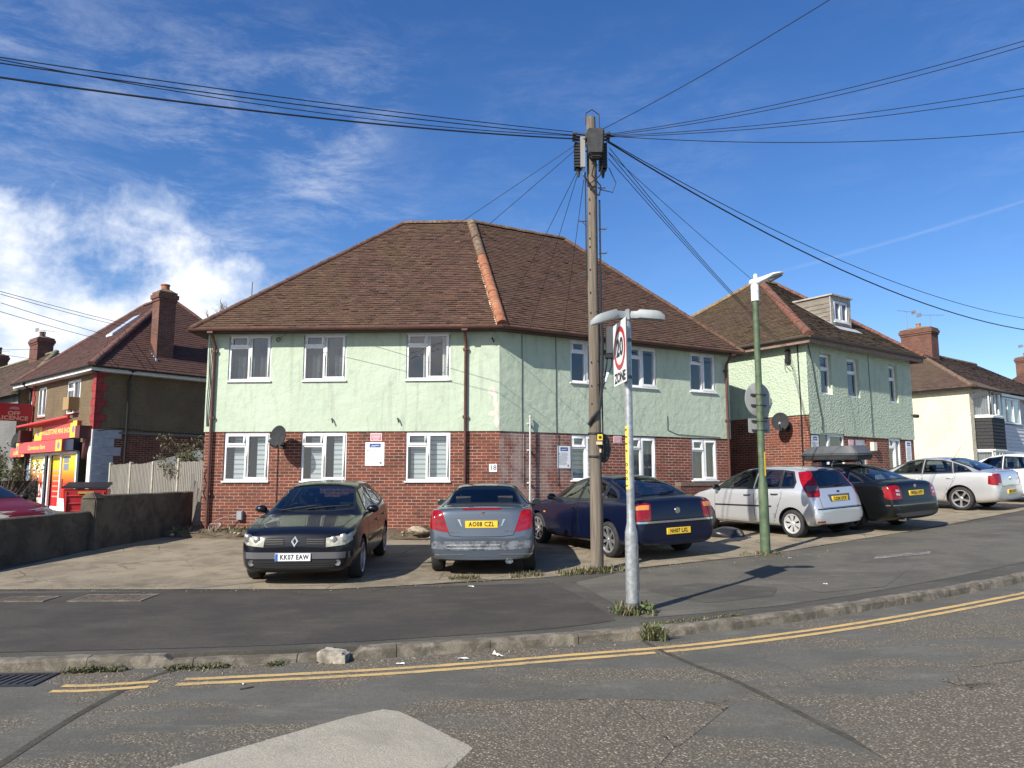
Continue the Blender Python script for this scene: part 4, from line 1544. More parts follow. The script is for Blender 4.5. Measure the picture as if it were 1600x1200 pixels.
# dormer
slope = (ZR2 - Z2) / (4.2 + O2)
zrf = lambda o: Z2 + (O2 - o) * slope
dor = MB()
u0, u1, of, zt = 3.12, 4.30, -1.0, zrf(-1.0) + .98
zb = zrf(of)
ob = O2 - (zt - Z2) / slope
dor.add([F2.p(u0, of, zb - .1), F2.p(u0, of, zt), F2.p(u0, ob, zt), F2.p(u1, of, zb - .1), F2.p(u1, of, zt), F2.p(u1, ob, zt)], [(0, 1, 2), (3, 5, 4)])
dm = dor.build('dormer', wood_mat('grey_weathered_boards', (.26, .23, .19), (.15, .13, .105), zs=40, sc=3), house2)
mb = MB()
for s_, uu in ((-1, u0), (1, u1)):
    for k in range(7):
        z0 = zb + k * .145
        oo = O2 - (z0 - Z2) / slope
        oo2 = O2 - (z0 + .145 - Z2) / slope
        if z0 + .14 > zt:
            break
        y = uu + s_ * .012
        yy = uu + s_ * .028
        mb.add([F2.p(yy, of, z0), F2.p(y, of, z0 + .143), F2.p(y, oo2, z0 + .143), F2.p(yy, oo, z0)], [(0, 1, 2, 3)])
mb.build('weatherboard', MATS['grey_weathered_boards'], dm)
mb = MB()
F2.box(mb, u0 - .06, u1 + .06, ob, of + .12, zt + .001, zt + .05)
F2.box(mb, u0 - .02, u0 + .14, of + .001, of + .035, zb - .05, zt)
F2.box(mb, u1 - .14, u1 + .02, of + .001, of + .035, zb - .05, zt)
F2.box(mb, u0 + .14, u1 - .14, of + .001, of + .035, zt - .12, zt)
F2.box(mb, u0 + .14, u1 - .14, of + .001, of + .035, zb - .05, zb + .10)
mb.build('dormer_frame', pmat('bleached_timber', (.40, .38, .34), .8, var=.25, vscale=6), dm)
mb = MB()
mb.add([F2.p(u0 - .10, of + .12, zrf(of + .12) + .03), F2.p(u1 + .12, of + .12, zrf(of + .12) + .03), F2.p(u1 + .12, of + .38, zrf(of + .38) + .03), F2.p(u0 - .1, of + .38, zrf(of + .38) + .03)], [(0, 3, 2, 1)])
mb.add([F2.p(u0 - .10, of + .1, zrf(of + .1) + .04), F2.p(u0, of + .1, zrf(of + .1) + .04), F2.p(u0, ob, zt + .03), F2.p(u0 - .10, ob, zt + .03)], [(0, 1, 2, 3)])
mb.build('flashing', LEAD, dm)
window(dm, F2, u0 + .15, u1 - .15, zb + .11, zt - .13, 'two', 'net', o=of + .04, depth=.06)
mb = MB()
mb.tube([F2L.p(8.17 + .01 * math.sin(z * 2), .05, z) for z in (5.6, 5.2, 4.8, 4.2, 3.7, 3.45, 3.0, 2.2, 1.4)], .018, 6)
for k in range(3):
    mb.tube([F2L.p(7.85 + .14 * math.cos(i * .4 + k), .06, 5.05 + (.16 + .04 * k) * math.sin(i * .4 - 1.4)) for i in range(9)], .006, 5)
mb.tube([F2.p(u, .05, z) for u, z in ((.06, 5.6), (.25, 5.0), (.40, 4.2), (.62, 3.35), (.58, 3.05))], .012, 6)
mb.tube([F2.p(3.40, .05, 5.6), F2.p(3.42, .05, 4.3), F2.p(3.43, .05, 2.95)], .008, 5)
mb.build('wall_cable', BLACK, house2)
mb = MB()
F2L.box(mb, 7.76, 7.92, .03, .13, 5.08, 5.52)
mb.build('junction_box', BLACK, house2, bevel=.02)
dish(F2L, 7.70, .40, 3.32, .27, 'dark satellite dish on the brick side wall of the second green house', turn=R(30), tilt=R(14))
pink_sign(F2, 2.06, 2.34, 2.62, 2.82, 'pink warning sign on brick between the white door and the wide window')
mb = MB()
F2.box(mb, 3.30, 3.52, .0, .12, 2.50, 2.78)
mb.build('meter_cover', pmat('cream_plastic', (.68, .64, .52), .5), house2, bevel=.012)
notice_board(F2, .06, .42, 2.2, 2.9, 'white notice board at the left corner of the second green house')
notice_board(F2, 5.55, 5.90, 2.15, 2.88, 'white notice board at the right end of the second green house front')
mb = MB()
mb.tube([F2.p(6.05, .0, 4.0 - .22), F2.p(5.75, .30, 4.0 - .25)], .02, 6)
mb.tube([F2.p(5.75, .25, 3.72), F2.p(5.72, .40, 3.70)], .06, 8)
mb.build('wall_lamp', BLACK, house2)

# ------------------------------------------------------------------ cream house and the white shingled one to the right
C3 = (21.0, 34.5)
F3 = Fr(C3, (C3[0] + 5.6, C3[1] + 4.4))
in3 = -F3.n
BL3 = tuple((F3.a + in3 * 8)[:2])
F3L = Fr(BL3, C3)
house3 = thing('cream_house', 'cream roughcast house with a black shingled bay and brown hipped roof at the right', 'house', (*C3, 1.2))
GZ = 1.0
mb = MB()
wall(mb, F3L, 0, 8, GZ - .5, 5.80, holes=[(5.85, 7.55, 1.8, 2.15)])
wall(mb, F3, 0, .42, GZ - .5, 5.80)
wall(mb, F3, .42, F3.len, GZ - .5, 5.80, o=-.2)
wall(mb, Fr(F3.p(F3.len, 0, 0)[:2], (F3.p(F3.len, 0, 0) + in3 * 8)[:2]), 0, 8, GZ - .5, 5.8)
mb.build('rendered_wall', CREAM, house3)
# bay: three-sided
bay0, bay1, bd = .50, 2.75, .55
bp = [F3.p(bay0, -.2, 0), F3.p(bay0 + .40, bd, 0), F3.p(bay1 - .40, bd, 0), F3.p(bay1, -.2, 0)]
BAYF = [Fr(bp[i][:2], bp[i + 1][:2]) for i in range(3)]
bays = MB()
SH = pmat('black_shingle', (.018, .018, .020), .7, var=.3, vscale=20)


def shingles(parent, frames, z0, z1, mat, row=.16, tw=.22, seed=1):
    m_ = MB()
    rr_ = random.Random(seed)
    for F in frames:
        m_.face([F.p(0, .0, z0), F.p(F.len, .0, z0), F.p(F.len, .0, z1), F.p(0, .0, z1)])
        k = 0
        while z0 + k * row < z1:
            a, b = z0 + k * row, min(z1, z0 + (k + 1) * row)
            c = -(tw / 2 if k % 2 else 0)
            while c < F.len:
                l_, r_ = max(0, c), min(F.len, c + tw - .008)
                if r_ > l_:
                    oo = .028 + rr_.uniform(0, .008)
                    m_.face([F.p(l_, oo, a), F.p(r_, oo, a), F.p(r_, .006, b), F.p(l_, .006, b)])
                    m_.face([F.p(l_, 0, a), F.p(r_, 0, a), F.p(r_, oo, a), F.p(l_, oo, a)])
                c += tw
            k += 1
    return m_.build('shingled_panel', mat, parent)


shingles(house3, BAYF, 2.98, 4.42, SH)
for i, F in enumerate(BAYF):
    k = 'one' if i != 1 else 'three'
    window(house3, F, .05, F.len - .05, 4.50, 5.66, k, 'net', o=.03, depth=.06)
    window(house3, F, .05, F.len - .05, 1.6, 2.90, k, 'net', o=.03, depth=.06)
for a, b, c, d in ((-.05, .05, 4.425, 4.49), (-.05, .05, 2.91, 2.975), (-.03, .06, 5.67, 5.76)):
    mb = MB()
    for F in BAYF:
        F.box(mb, 0, F.len, a, b, c, d)
    mb.build('bay_trim', PVC, house3)
mb = MB()
F3L.box(mb, 5.8, 7.6, .003, .05, 2.15, 2.3)
F3L.box(mb, 5.9, 7.5, -.08, -.05, 1.0, 2.14)
mb.build('side_door', pmat('grey_blue_door', (.20, .22, .26), .5), house3)
Z3, ZR3 = 5.82, 8.45
p_c, p_r = F3.p(-.3, .3, Z3), F3.p(13.5, .3, Z3)
p_bl, p_br = F3.p(-.3, -8.3, Z3), F3.p(13.5, -8.3, Z3)
q_l, q_r = F3.p(4.2, -4.1, ZR3), F3.p(12.0, -4, ZR3)
mb = MB()
tiles(mb, [p_c, p_r, q_r, q_l], p_c, p_r, .13, .22, seed=31)
tiles(mb, [p_bl, p_c, q_l], p_bl, p_c, .13, .22, seed=32)
mb.face([p_br, p_bl, q_l, q_r], tint=.4)
mb.face([p_r, p_br, q_r], tint=.4)
# little roof over the bay
bt = [F3.p(bay0 - .2, .3, Z3 + .02), F3.p(bay0 + .35, bd + .3, Z3 - .16), F3.p(bay1 - .35, bd + .3, Z3 - .16), F3.p(bay1 + .2, .3, Z3 + .02)]
bu = [F3.p(bay0 + .6, -.5, Z3 + .50), F3.p(bay1 - .6, -.5, Z3 + .50)]
mb.face([bt[1], bt[2], bu[1], bu[0]], tint=.35)
mb.face([bt[0], bt[1], bu[0]], tint=.5)
mb.face([bt[2], bt[3], bu[1]], tint=.4)
roof3 = mb.build('roof', TILE4, house3)
mb = MB()
ridge_run(mb, p_c, q_l, .12, .4, 0, 41)
ridge_run(mb, q_l, q_r, .12, .4, 0, 42)
mb.build('ridge_tiles', RIDGE_OLD, roof3, smooth=35)
mb = MB()
gutter_run(mb, p_c, F3.p(bay0 - .2, .3, Z3), .06)
gutter_run(mb, bt[1], bt[2], .06)
gutter_run(mb, p_bl, p_c, .06)
gutter_run(mb, bt[0], bt[1], .06)
gutter_run(mb, bt[2], bt[3], .06)
mb.build('gutter', PIPE_K, house3, smooth=40)
chimney(roof3, F3, 4.9, -4.1, 7.6, 9.75, .85, 1.6, 1, poth=.28)
downpipe(house3, F3, bay1 + .14, 5.7, 1.0, o=-.1, r=.05, mat=PIPE_K, swan=False)

F4 = Fr(F3.p(3.15, .15, 0)[:2], F3.p(11, .15, 0)[:2])
house4 = thing('white_shingled_house', 'house with a white shingled bay at the right edge, adjoining the cream house', 'house', F4.p(0, 0, 1.2))
mb = MB()
wall(mb, F4, -.25, 7, .5, 5.78, o=-.25)
mb.build('rendered_wall', render_mat('grey_white_render', (.55, .56, .56), (.62, .62, .62)), house4)
shingles(house4, [F4], 2.98, 4.25, pmat('white_shingle', (.62, .64, .66), .7, var=.12, vscale=20), .18, .24, 5)
window(house4, F4, .0, 2.6, 4.32, 5.58, 'three', 'net', o=.03, depth=.2)
window(house4, F4, .3, 2.6, 1.6, 2.85, 'three', 'net', o=.03, depth=.2)
mb = MB()
F4.box(mb, -.05, 7, -.2, .06, 5.62, 5.75)
F4.box(mb, -.05, 7, -.2, .06, 2.86, 2.97)
mb.build('bay_trim', PVC, house4)

hz = Fr((35.8, 47.0), (42.8, 52.5))
house5 = thing('far_house', 'brown roofed house just showing above the right edge of the terrace', 'house', hz.p(0, 0, 1.5))
mb = MB()
wall(mb, hz, 0, 8.9, .5, 5.6)
wall(mb, Fr((hz.a - hz.n * 8)[:2], hz.a[:2]), 0, 8, .5, 5.6)
mb.build('rendered_wall', CREAM, house5)
mb = MB()
a_, b_, c_, d_ = hz.p(-.3, .3, 5.6), hz.p(9.2, .3, 5.6), hz.p(9.2, -8.3, 5.6), hz.p(-.3, -8.3, 5.6)
m_, n_ = hz.p(2.5, -4, 8.9), hz.p(6.5, -4, 8.9)
tiles(mb, [a_, b_, n_, m_], a_, b_, .2, .3, seed=51)
tiles(mb, [d_, a_, m_], d_, a_, .2, .3, seed=52)
mb.face([c_, d_, m_, n_], tint=.4)
mb.face([b_, c_, n_], tint=.4)
r5 = mb.build('roof', TILE3, house5)
chimney(r5, hz, 3.3, -4, 8.0, 10.0, 1.5, .8, 1)
aerial(F3.p(4.7, -4.6, 9.7), 3.3, 'tv aerial pointing left above the cream house chimney', 1.15, 5, 1.0)
aerial(F3.p(5.25, -3.6, 9.65), .2, 'tv aerial on the right side of the cream house chimney', .9, 6, 1.6)
aerial(hz.p(3.4, -4, 9.9), .3, 'tv aerial on the chimney at the right edge', 1.0, 5, 1.0)

# ------------------------------------------------------------------ corner shop to the left
S0 = Vector((-14.3, 25.8))
fd, sd_ = Vector((.756, -.6545)).normalized(), Vector((.6545, .756)).normalized()
SL = S0 - fd * 8.0
SW = 6.35                                         # the shop's own width; the rest is set back
FS = Fr(SL[:], S0[:])
FSS = Fr(S0[:], (S0 + sd_ * 9)[:])
X = lambda u: 8.0 - u                             # distance from the corner -> along the front
shop = thing('corner_shop', 'pebbledashed corner shop with red quoins and red and yellow signs', 'house', (S0.x, S0.y, .4))
WU = [(X(2.72), X(1.42), 3.95, 5.18), (X(5.75), X(4.85), 3.98, 5.16)]
mb = MB()
wall(mb, FS, X(SW), 8.0, 2.9, 5.45, WU, depth=.16)
wall(mb, FSS, 0, 9, 3.22, 5.45)
wall(mb, Fr((SL - Vector(FS.n[:2]) * 7)[:], SL[:]), 0, 7, .2, 5.4)
wall(mb, FS, 0, X(SW), 2.6, 5.2, [(.25, 1.2, 4.0, 5.1)], o=-.35, depth=.1)
mb.build('pebbledash_wall', PEBBLE, shop)
mb = MB()
wall(mb, FSS, 0, 9, 0, 3.215, uo=3)
mb.build('brick_wall', BRICK, shop)
mb = MB()
wall(mb, FS, 0, X(7.2), 0, 2.6, [(.05, .70, .5, 2.3)], o=-.35)
mb.build('brick_wall', BRICK, shop)
mb = MB()
FSS.box(mb, .8, 9, .0, .05, 3.18, 3.26)
mb.build('string_course', pmat('grey_string', (.16, .15, .13), .9), shop)
QR = pmat('red_painted_quoin', (.27, .028, .028), .7, var=.25, vscale=6, bump=.3)
QW = pmat('white_painted_pier', (.62, .63, .64), .7, var=.1, vscale=5)
QG = pmat('grey_painted_quoin', (.36, .38, .42), .8, var=.12, vscale=5)
for q_ in range(3):
    mb = MB()
    for k in range(8):
        z0, z1 = 3.33 + k * .26, 3.33 + (k + 1) * .26 - .012
        if q_ == 0:
            FSS.box(mb, .0, .34 if k % 2 else .20, -.02, .03, z0, z1)
        elif q_ == 1:
            FS.box(mb, 8.0 - (.36 if k % 2 else .24), 8.03, -.02, .03, z0, z1)
        else:
            FS.box(mb, X(SW), X(SW) + (.30 if k % 2 else .2), -.02, .03, z0, z1)
    mb.build('red_quoins', QR, shop)
mb = MB()
for k in range(10):
    w_ = .92 if k % 2 else .68
    FSS.box(mb, .0, w_, -.02, .03, .3 + k * .302, .3 + (k + 1) * .302 - .010)
mb.build('grey_quoins', QG, shop)
mb = MB()
FS.box(mb, 7.72, 8.028, -.3, .04, .2, 3.31)
mb.build('white_pier', QW, shop)
for h in WU:
    window(shop, FS, *h, kind='pair' if h is WU[0] else 'two', inner='curtain' if h is WU[0] else 'none', depth=.14, sillmat=QR)
window(shop, FS, .25, 1.2, 4.0, 5.1, 'two', 'net', o=-.35, depth=.08)
mb = MB()
FS.box(mb, X(2.0), X(1.45), .0, .35, 4.05, 4.5)
tag(mb.build('cardboard_box', pmat('brown_card', (.33, .22, .10), .8)), 'brown carton tucked outside the upper window of the shop', 'box')
# shopfront
YEL = pmat('yellow_sign', (.78, .52, .06), .45)
REDS = pmat('red_sign', (.62, .075, .075), .45)
SHOPW = pmat('white_shop_frame', (.78, .78, .76), .4)
sf = MB()
FS.box(sf, X(6.1), X(6.0), -.05, .02, .4, 2.6)
for u in (4.55, 4.05, 2.85, 1.35):
    FS.box(sf, X(u), X(u) + .11, -.05, .02, .4, 2.6)
FS.box(sf, X(6.0), X(1.24), -.05, .02, 2.5, 2.6)
for a, b in ((6.0, 4.44), (2.85, 1.24)):
    FS.box(sf, X(a), X(b), -.06, .0, .1, .92)
FS.box(sf, X(4.0), X(2.8), -.30, -.1, .1, .62)
sf.build('shop_frame', SHOPW, shop)


def poster_mat():
    m, g, b = newmat('window_poster')
    oc = g.n('ShaderNodeTexCoord').outputs['Object']
    z = g.n('ShaderNodeSeparateXYZ', None, Vector=oc).outputs[2]
    rm = g.n('ShaderNodeValToRGB', None, Fac=g.n('ShaderNodeMapRange', None, Value=z, From_Min=.9, From_Max=2.5).outputs[0])
    e = rm.color_ramp.elements
    e[0].color = (.55, .03, .03, 1)
    e[1].color = (.80, .60, .03, 1)
    for p, c in ((.35, (.65, .07, .03, 1)), (.55, (.75, .28, .03, 1)), (.72, (.80, .55, .02, 1))):
        k = e.new(p)
        k.color = c
    L(g, rm.outputs[0], b.inputs['Base Color'])
    b.inputs['Roughness'].default_value = .25
    return m


POST = poster_mat()
for (a, b, o_) in ((5.98, 4.57, -.03), (4.04, 2.86, -.12), (2.73, 1.37, -.03)):
    mb = MB()
    FS.box(mb, X(a), X(b), o_ - .02, o_, .93 if o_ > -.1 else .63, 2.49)
    w_ = mb.build('shop_window' if o_ > -.1 else 'shop_door', POST, shop)
    mb = MB()
    rr_ = random.Random(int(a * 10))
    if a > 5:
        for k in range(3):
            FS.box(mb, X(a) + .22 + k * .42, X(a) + .46 + k * .42, o_ + .001, o_ + .005, 1.85, 2.28)
        for k, hh in enumerate((.55, .78, .42, .30)):
            FS.box(mb, X(a) + .55 + k * .2, X(a) + .66 + k * .2, o_ + .001, o_ + .005, 1.0, 1.0 + hh)
        mt = SHOPW
    elif a > 3:
        for k in range(6):
            FS.box(mb, X(a) + .2, X(a) + .2 + rr_.uniform(.5, .8), o_ + .001, o_ + .005, .95 + k * .19, 1.0 + k * .19)
        mt = pmat('pale_red_print', (.7, .35, .25), .4)
    else:
        for k in range(2):
            for j in range(2):
                FS.box(mb, X(a) + .12 + .26 * k, X(a) + .36 + .26 * k, o_ + .001, o_ + .005, 1.92 + .27 * j, 2.16 + .27 * j)
        mt = pmat('grey_poster', (.22, .24, .32), .4)
    mb.build('poster_print', mt, w_)


def fascia_sign(name, label, F, u0, u1, z0, z1, o0, o1, parts, txt, tsize, tmat):
    t = thing(name, label, 'sign', F.p((u0 + u1) / 2, o1, z0))
    m_ = MB()
    F.box(m_, u0, u1, o0, o1, z0, z1)
    m_.build('panel', REDS, t)
    m_ = MB()
    for a, b in parts:
        F.box(m_, a, b, o1 + .001, o1 + .010, z0 + .005, z1 - .005)
    m_.build('yellow_panel', YEL, t)
    m_ = MB()
    for a, b in parts:
        m_.lathe([(0, .004), (.11, .004), (.13, 0)], 14, 0, F.M((a + b) / 2, o1 + .011, (z0 + z1) / 2))
    m_.build('roundel', pmat('violet_print', (.30, .16, .26), .4), t)
    m_ = MB()
    text_mb(m_, txt, tsize, F.M((parts[0][1] + parts[-1][0]) / 2 if len(parts) > 1 else (u0 + parts[0][0]) / 2, o1 + .003, (z0 + z1) / 2 - .02), fat=.006)
    m_.build('lettering', tmat, t)
    return t


YT = pmat('pale_yellow_letters', (.80, .58, .16), .5)
fascia_sign('shop_sign', 'upper red shop sign with yellow ends under a rolled awning', FS, X(5.35), X(1.10), 3.06, 3.66, .02, .14, [(X(5.35), X(4.55)), (X(1.72), X(1.10))], 'RAGLESTONE MINI SHOP', .26, YT)
fascia_sign('convenience_sign', 'lower red convenience store sign above the shop windows', FS, X(6.75), X(1.95), 2.60, 3.02, .05, .30, [(X(6.85), X(6.55)), (X(2.55), X(1.95))], 'Convenience Store', .24, YT)
fascia_sign('shutter_sign', 'small red sign with yellow end above the blue shutter', FS, X(8.6), X(6.9), 2.50, 2.86, -.30, .0, [(X(7.2), X(6.92))], 'Licence', .22, YT)
mb = MB()
FS.box(mb, X(1.95) + .01, X(1.10), .02, .22, 2.62, 3.0)
mb.build('sign_end', pmat('navy_panel', (.015, .02, .05), .4), shop)
mb = MB()
mb.tube([FS.p(X(6.1), .55, 3.62), FS.p(X(1.5), .30, 3.80)], .05, 8)
mb.add([FS.p(X(6.1), .55, 3.62), FS.p(X(1.5), .33, 3.80), FS.p(X(1.5), .16, 3.72), FS.p(X(5.6), .16, 3.70)], [(0, 1, 2, 3)])
mb.add([FS.p(X(6.1), .55, 3.60), FS.p(X(1.5), .33, 3.78), FS.p(X(1.5), .16, 3.60), FS.p(X(5.6), .16, 3.58)], [(3, 2, 1, 0)])
tag(mb.build('awning', pmat('red_awning', (.55, .06, .07), .6)), 'rolled red awning above the shop signs', 'awning')
mb = MB()
FS.box(mb, 7.55, 7.95, .04, .42, 3.0, 3.42)
mb.prism([(7.6, 2.3), (7.9, 3.0), (7.6, 3.0)], .04, .18, 0, FS.M())
mb.build('awning_bracket', pmat('dark_red_box', (.10, .02, .022), .6), shop)
mb = MB()
FS.box(mb, X(6.4), X(6.1), .02, .4, 3.05, 3.5)
mb.build('awning_bracket', MATS['dark_red_box'], shop)
mb = MB()
for k in range(17):
    FS.box(mb, .06, .69, -.50, -.455 if k % 2 else -.44, .5 + k * .105, .5 + k * .105 + .1)
mb.build('roller_shutter', pmat('blue_grey_shutter', (.17, .24, .34), .5), shop)
# projecting box sign
t = thing('box_sign', 'red projecting box sign reading OFF LICENCE on the shop front', 'sign', FS.p(X(6.9), .5, 3.3))
FO = Fr(FS.p(X(6.05), 1.38, 0)[:2], FS.p(X(6.05), .05, 0)[:2])
mb = MB()
FO.box(mb, 0, 1.30, -.14, 0, 3.85, 4.53)
mb.build('panel', pmat('deep_red_sign', (.36, .012, .022), .35), t, bevel=.01)
mb = MB()
text_mb(mb, 'OFF', .21, FO.M(.68, .003, 4.14), sx=1.15, fat=.006)
text_mb(mb, 'LICENCE', .21, FO.M(.66, .003, 3.96), sx=1.25, fat=.006)
mb.build('lettering', pmat('buff_letters', (.62, .42, .30), .5), t)
mb = MB()
mb.prism([(-.17, -.05), (.17, -.05), (.16, .02), (.08, .06), (-.05, .06), (-.15, .02)], .001, .003, 0, FO.M(.68, .0, 4.35))
mb.build('emblem', pmat('grey_pink_print', (.42, .22, .24), .5), t)
mb = MB()
FO.box(mb, -.02, -.001, -.15, .01, 3.83, 4.55)
mb.build('edge_strip', SHOPW, t)
mb = MB()
mb.tube([FO.p(1.3, -.07, 4.3), FO.p(1.5, -.07, 4.3)], .02, 6)
mb.build('bracket', BLACK, t)
dish(FS, X(7.6), .15, 3.18, .30, 'pale satellite dish on the shop front beside the box sign', turn=R(10), tilt=R(12))
# shop roof
OS, ZS, ZRS = .32, 5.48, 9.0
f_l, f_c = FS.p(.15, OS, ZS), FS.p(8.0 + OS, OS, ZS)
f_cb = FS.p(8.0 + OS, -7.4, ZS)
f_lb = FS.p(.15, -7.4, ZS)
g_c, g_l = FS.p(X(2.75), -3.55, ZRS), FS.p(X(5.0), -3.55, ZRS)
mb = MB()
tiles(mb, [f_l, f_c, g_c, g_l], f_l, f_c, .12, .18, seed=61, jit=.004)
tiles(mb, [f_c, f_cb, g_c], f_c, f_cb, .12, .18, seed=62, jit=.003)
mb.face([f_cb, f_lb, g_l, g_c], tint=.4)
mb.face([f_lb, f_l, g_l], tint=.4)
roofs = mb.build('roof', TILE3, shop)
mb = MB()
ridge_run(mb, f_c, g_c, .13, .35, 0, 63, lift=.01)
ridge_run(mb, g_l, g_c, .11, .35, 0, 64)
ridge_run(mb, f_l, g_l, .11, .35, 0, 65)
ridge_run(mb, f_cb, g_c, .10, .35, 0, 66)
mb.build('ridge_tiles', pmat('dull_red_ridge', (.13, .06, .048), .9, var=.35, vscale=8, bump=.4), roofs, smooth=35)
mb = MB()                                         # rooflight in the front slope
sl = (ZRS - ZS) / (3.55 + OS)
zz = lambda o: ZS + (OS - o) * sl
for (a, b, c, d, h) in ((X(3.5), X(2.9), -1.5, -2.5, .09),):
    mb.add([FS.p(a, c, zz(c) + h), FS.p(b, c, zz(c) + h), FS.p(b, d, zz(d) + h), FS.p(a, d, zz(d) + h), FS.p(a, c, zz(c)), FS.p(b, c, zz(c)), FS.p(b, d, zz(d)), FS.p(a, d, zz(d))],
           [(0, 1, 2, 3), (4, 5, 1, 0), (5, 6, 2, 1), (6, 7, 3, 2), (7, 4, 0, 3)])
mb.build('rooflight', pmat('rooflight_glass', (.55, .60, .66), .1), roofs)
mb = MB()
for p, q in ((f_l, f_c), (f_c, f_cb)):
    d = (q - p).normalized()
    n = Vector((d.y, -d.x, 0))
    gutter_run(mb, p + n * .05, q + n * .05 + d * .04, .06, .02)
mb.build('gutter', PIPE_K, shop, smooth=40)
mb = MB()
for (p, q, o_) in ((f_l, f_c, 1), (f_c, f_cb, 1)):
    d = (q - p).normalized()
    n = Vector((d.y, -d.x, 0))
    a, b = p - n * .01, q - n * .01
    mb.face([(a.x, a.y, ZS - .20), (b.x, b.y, ZS - .20), (b.x, b.y, ZS - .01), (a.x, a.y, ZS - .01)])
    a2, b2 = p - n * .34, q - n * .34
    mb.face([(a.x, a.y, ZS - .20), (a2.x, a2.y, ZS - .20), (b2.x, b2.y, ZS - .20), (b.x, b.y, ZS - .20)])
mb.build('fascia', FASCIA_W, shop)
ch = chimney(roofs, FSS, 2.35, -.45, 4.9, 8.58, .62, .56, 1, potr=.17, poth=.26)
mb = MB()
for k in range(6):
    FSS.box(mb, 1.97 - k * .03, 2.03, -.10 - k * .12, -.02 - k * .12, 5.75 + k * .11, 6.0 + k * .11)
mb.add([FSS.p(1.6, -.05, 5.80), FSS.p(2.03, -.02, 5.80), FSS.p(2.03, -.7, 6.45), FSS.p(1.8, -.6, 6.35)], [(0, 1, 2, 3)])
mb.build('flashing', LEAD, ch)
downpipe(shop, FSS, 1.05, 5.45, .3, mat=PIPE_K)
downpipe(shop, FS, X(6.45), 5.40, .3, mat=PIPE_K, o=.06)
mb = MB()
mb.tube([FSS.p(u, .05, z) for u, z in ((.1, 3.25), (.8, 3.38), (1.6, 3.33), (3, 3.30), (5, 3.28))], .012, 5)
mb.build('wall_cable', BLACK, shop)

# neighbours further along the shop's street
FN = Fr(FS.p(-9.6, -.1, 0)[:2], FS.p(-.5, -.1, 0)[:2])
nb = thing('terrace_house', 'grey pebbledashed neighbour with an old tiled roof beyond the shop', 'house', FN.p(9, 0, .4))
mb = MB()
wall(mb, FN, -11.5, 9.1, .0, 5.2)
wall(mb, Fr(FN.p(9.1, 0, 0)[:2], FN.p(9.1, -7, 0)[:2]), 0, 7, 0, 5.2)
mb.build('pebbledash_wall', PEBBLE_G, nb)
mb = MB()
a_, b_ = FN.p(-12, .3, 5.1), FN.p(9.6, .3, 5.1)
c_, d_ = FN.p(2.2, -3.5, 8.15), FN.p(-12, -3.5, 8.15)
tiles(mb, [a_, b_, c_, d_], a_, b_, .14, .25, seed=71)
mb.face([b_, FN.p(9.6, -7.3, 5.1), c_], tint=.4)
mb.face([FN.p(9.6, -7.3, 5.1), FN.p(-12, -7.3, 5.1), d_, c_], tint=.4)
rn = mb.build('roof', TILE4, nb)
mb = MB()
ridge_run(mb, b_, c_, .13, .4, 0, 73, lift=.02)
ridge_run(mb, d_, c_, .11, .4, 0, 74)
mb.build('ridge_tiles', pmat('mossy_ridge', (.16, .15, .09), .95, var=.4, vscale=6, bump=.6), rn, smooth=35)
chimney(rn, FN, .2, -3.4, 7.4, 9.05, 1.25, .75, 1, mat=BRICK_D, potmat=RIDGE_BR, potr=.16)
chimney(rn, FN, -7.8, -3.5, 7.4, 9.0, 1.3, .8, 2, mat=BRICK_D, potmat=RIDGE_BR, potr=.18, poth=.45)
aerial(FN.p(.5, -3.4, 8.95), 1.0, 'small tv aerial on the nearer dark chimney beyond the shop', .55, 6, .9)
aerial(FN.p(-7.4, -3.4, 8.9), .6, 'tv aerial on the farthest dark chimney at the left edge', .35, 6, 1.1)

# ------------------------------------------------------------------ telegraph pole
POLEW = wood_mat('weathered_pole_wood', (.215, .180, .140), (.110, .090, .068), zs=.25, sc=22)
STEEL = pmat('dark_galvanised_steel', (.12, .12, .12), .5, .7)
GALV = pmat('galvanised_steel', (.38, .40, .41), .42, .55, var=.22, vscale=22, dirt=((.22, .23, .23), 9, .5))
PX, PY = 1.39, 12.61
PZ = g_ground(PX, PY)
pole = thing('telegraph_pole', 'tall weathered wooden telegraph pole with black boxes at its top', 'telegraph pole', (PX, PY, PZ))
mb = MB()
n = 28
pts, rs = [], []
for k in range(n + 1):
    z = -.3 + (7.92 - PZ + .3) * k / n
    pts.append((PX + .006 * math.sin(z * 2.1), PY, PZ + z))
    rs.append(.110 - .028 * k / n + .0022 * math.sin(k * 5.1))
mb.tube(pts, rs, 18)
mb.build('shaft', POLEW, pole, smooth=50)
mb = MB()
for (z, s_) in ((6.02, -1), (5.88, 1), (5.45, 1), (5.05, -1), (6.62, 1)):
    x0 = PX + s_ * .10
    mb.tube([(x0, PY - .03, z), (x0 + s_ * .13, PY - .03, z), (x0 + s_ * .14, PY - .03, z + .035)], .011, 6)
    mb.tube([(x0 + s_ * .09, PY - .03, z), (x0, PY - .03, z - .09)], .007, 6)
for z in (6.45, 6.2, 5.75, 5.6, 5.2, 4.8, 4.45, 3.6, 3.2, 2.9):
    for a in (-2.2, -1.1):
        mb.tube([(PX + .10 * math.cos(a), PY + .10 * math.sin(a), z + a * .02), (PX + .125 * math.cos(a), PY + .125 * math.sin(a), z + a * .02)], .013, 6)
mb.build('climbing_pegs', STEEL, pole, smooth=40)
mb = MB()                                        # tapered black joint box at the top, facing the road
Mx = Matrix.Translation((PX + .05, PY - .20, 7.33))
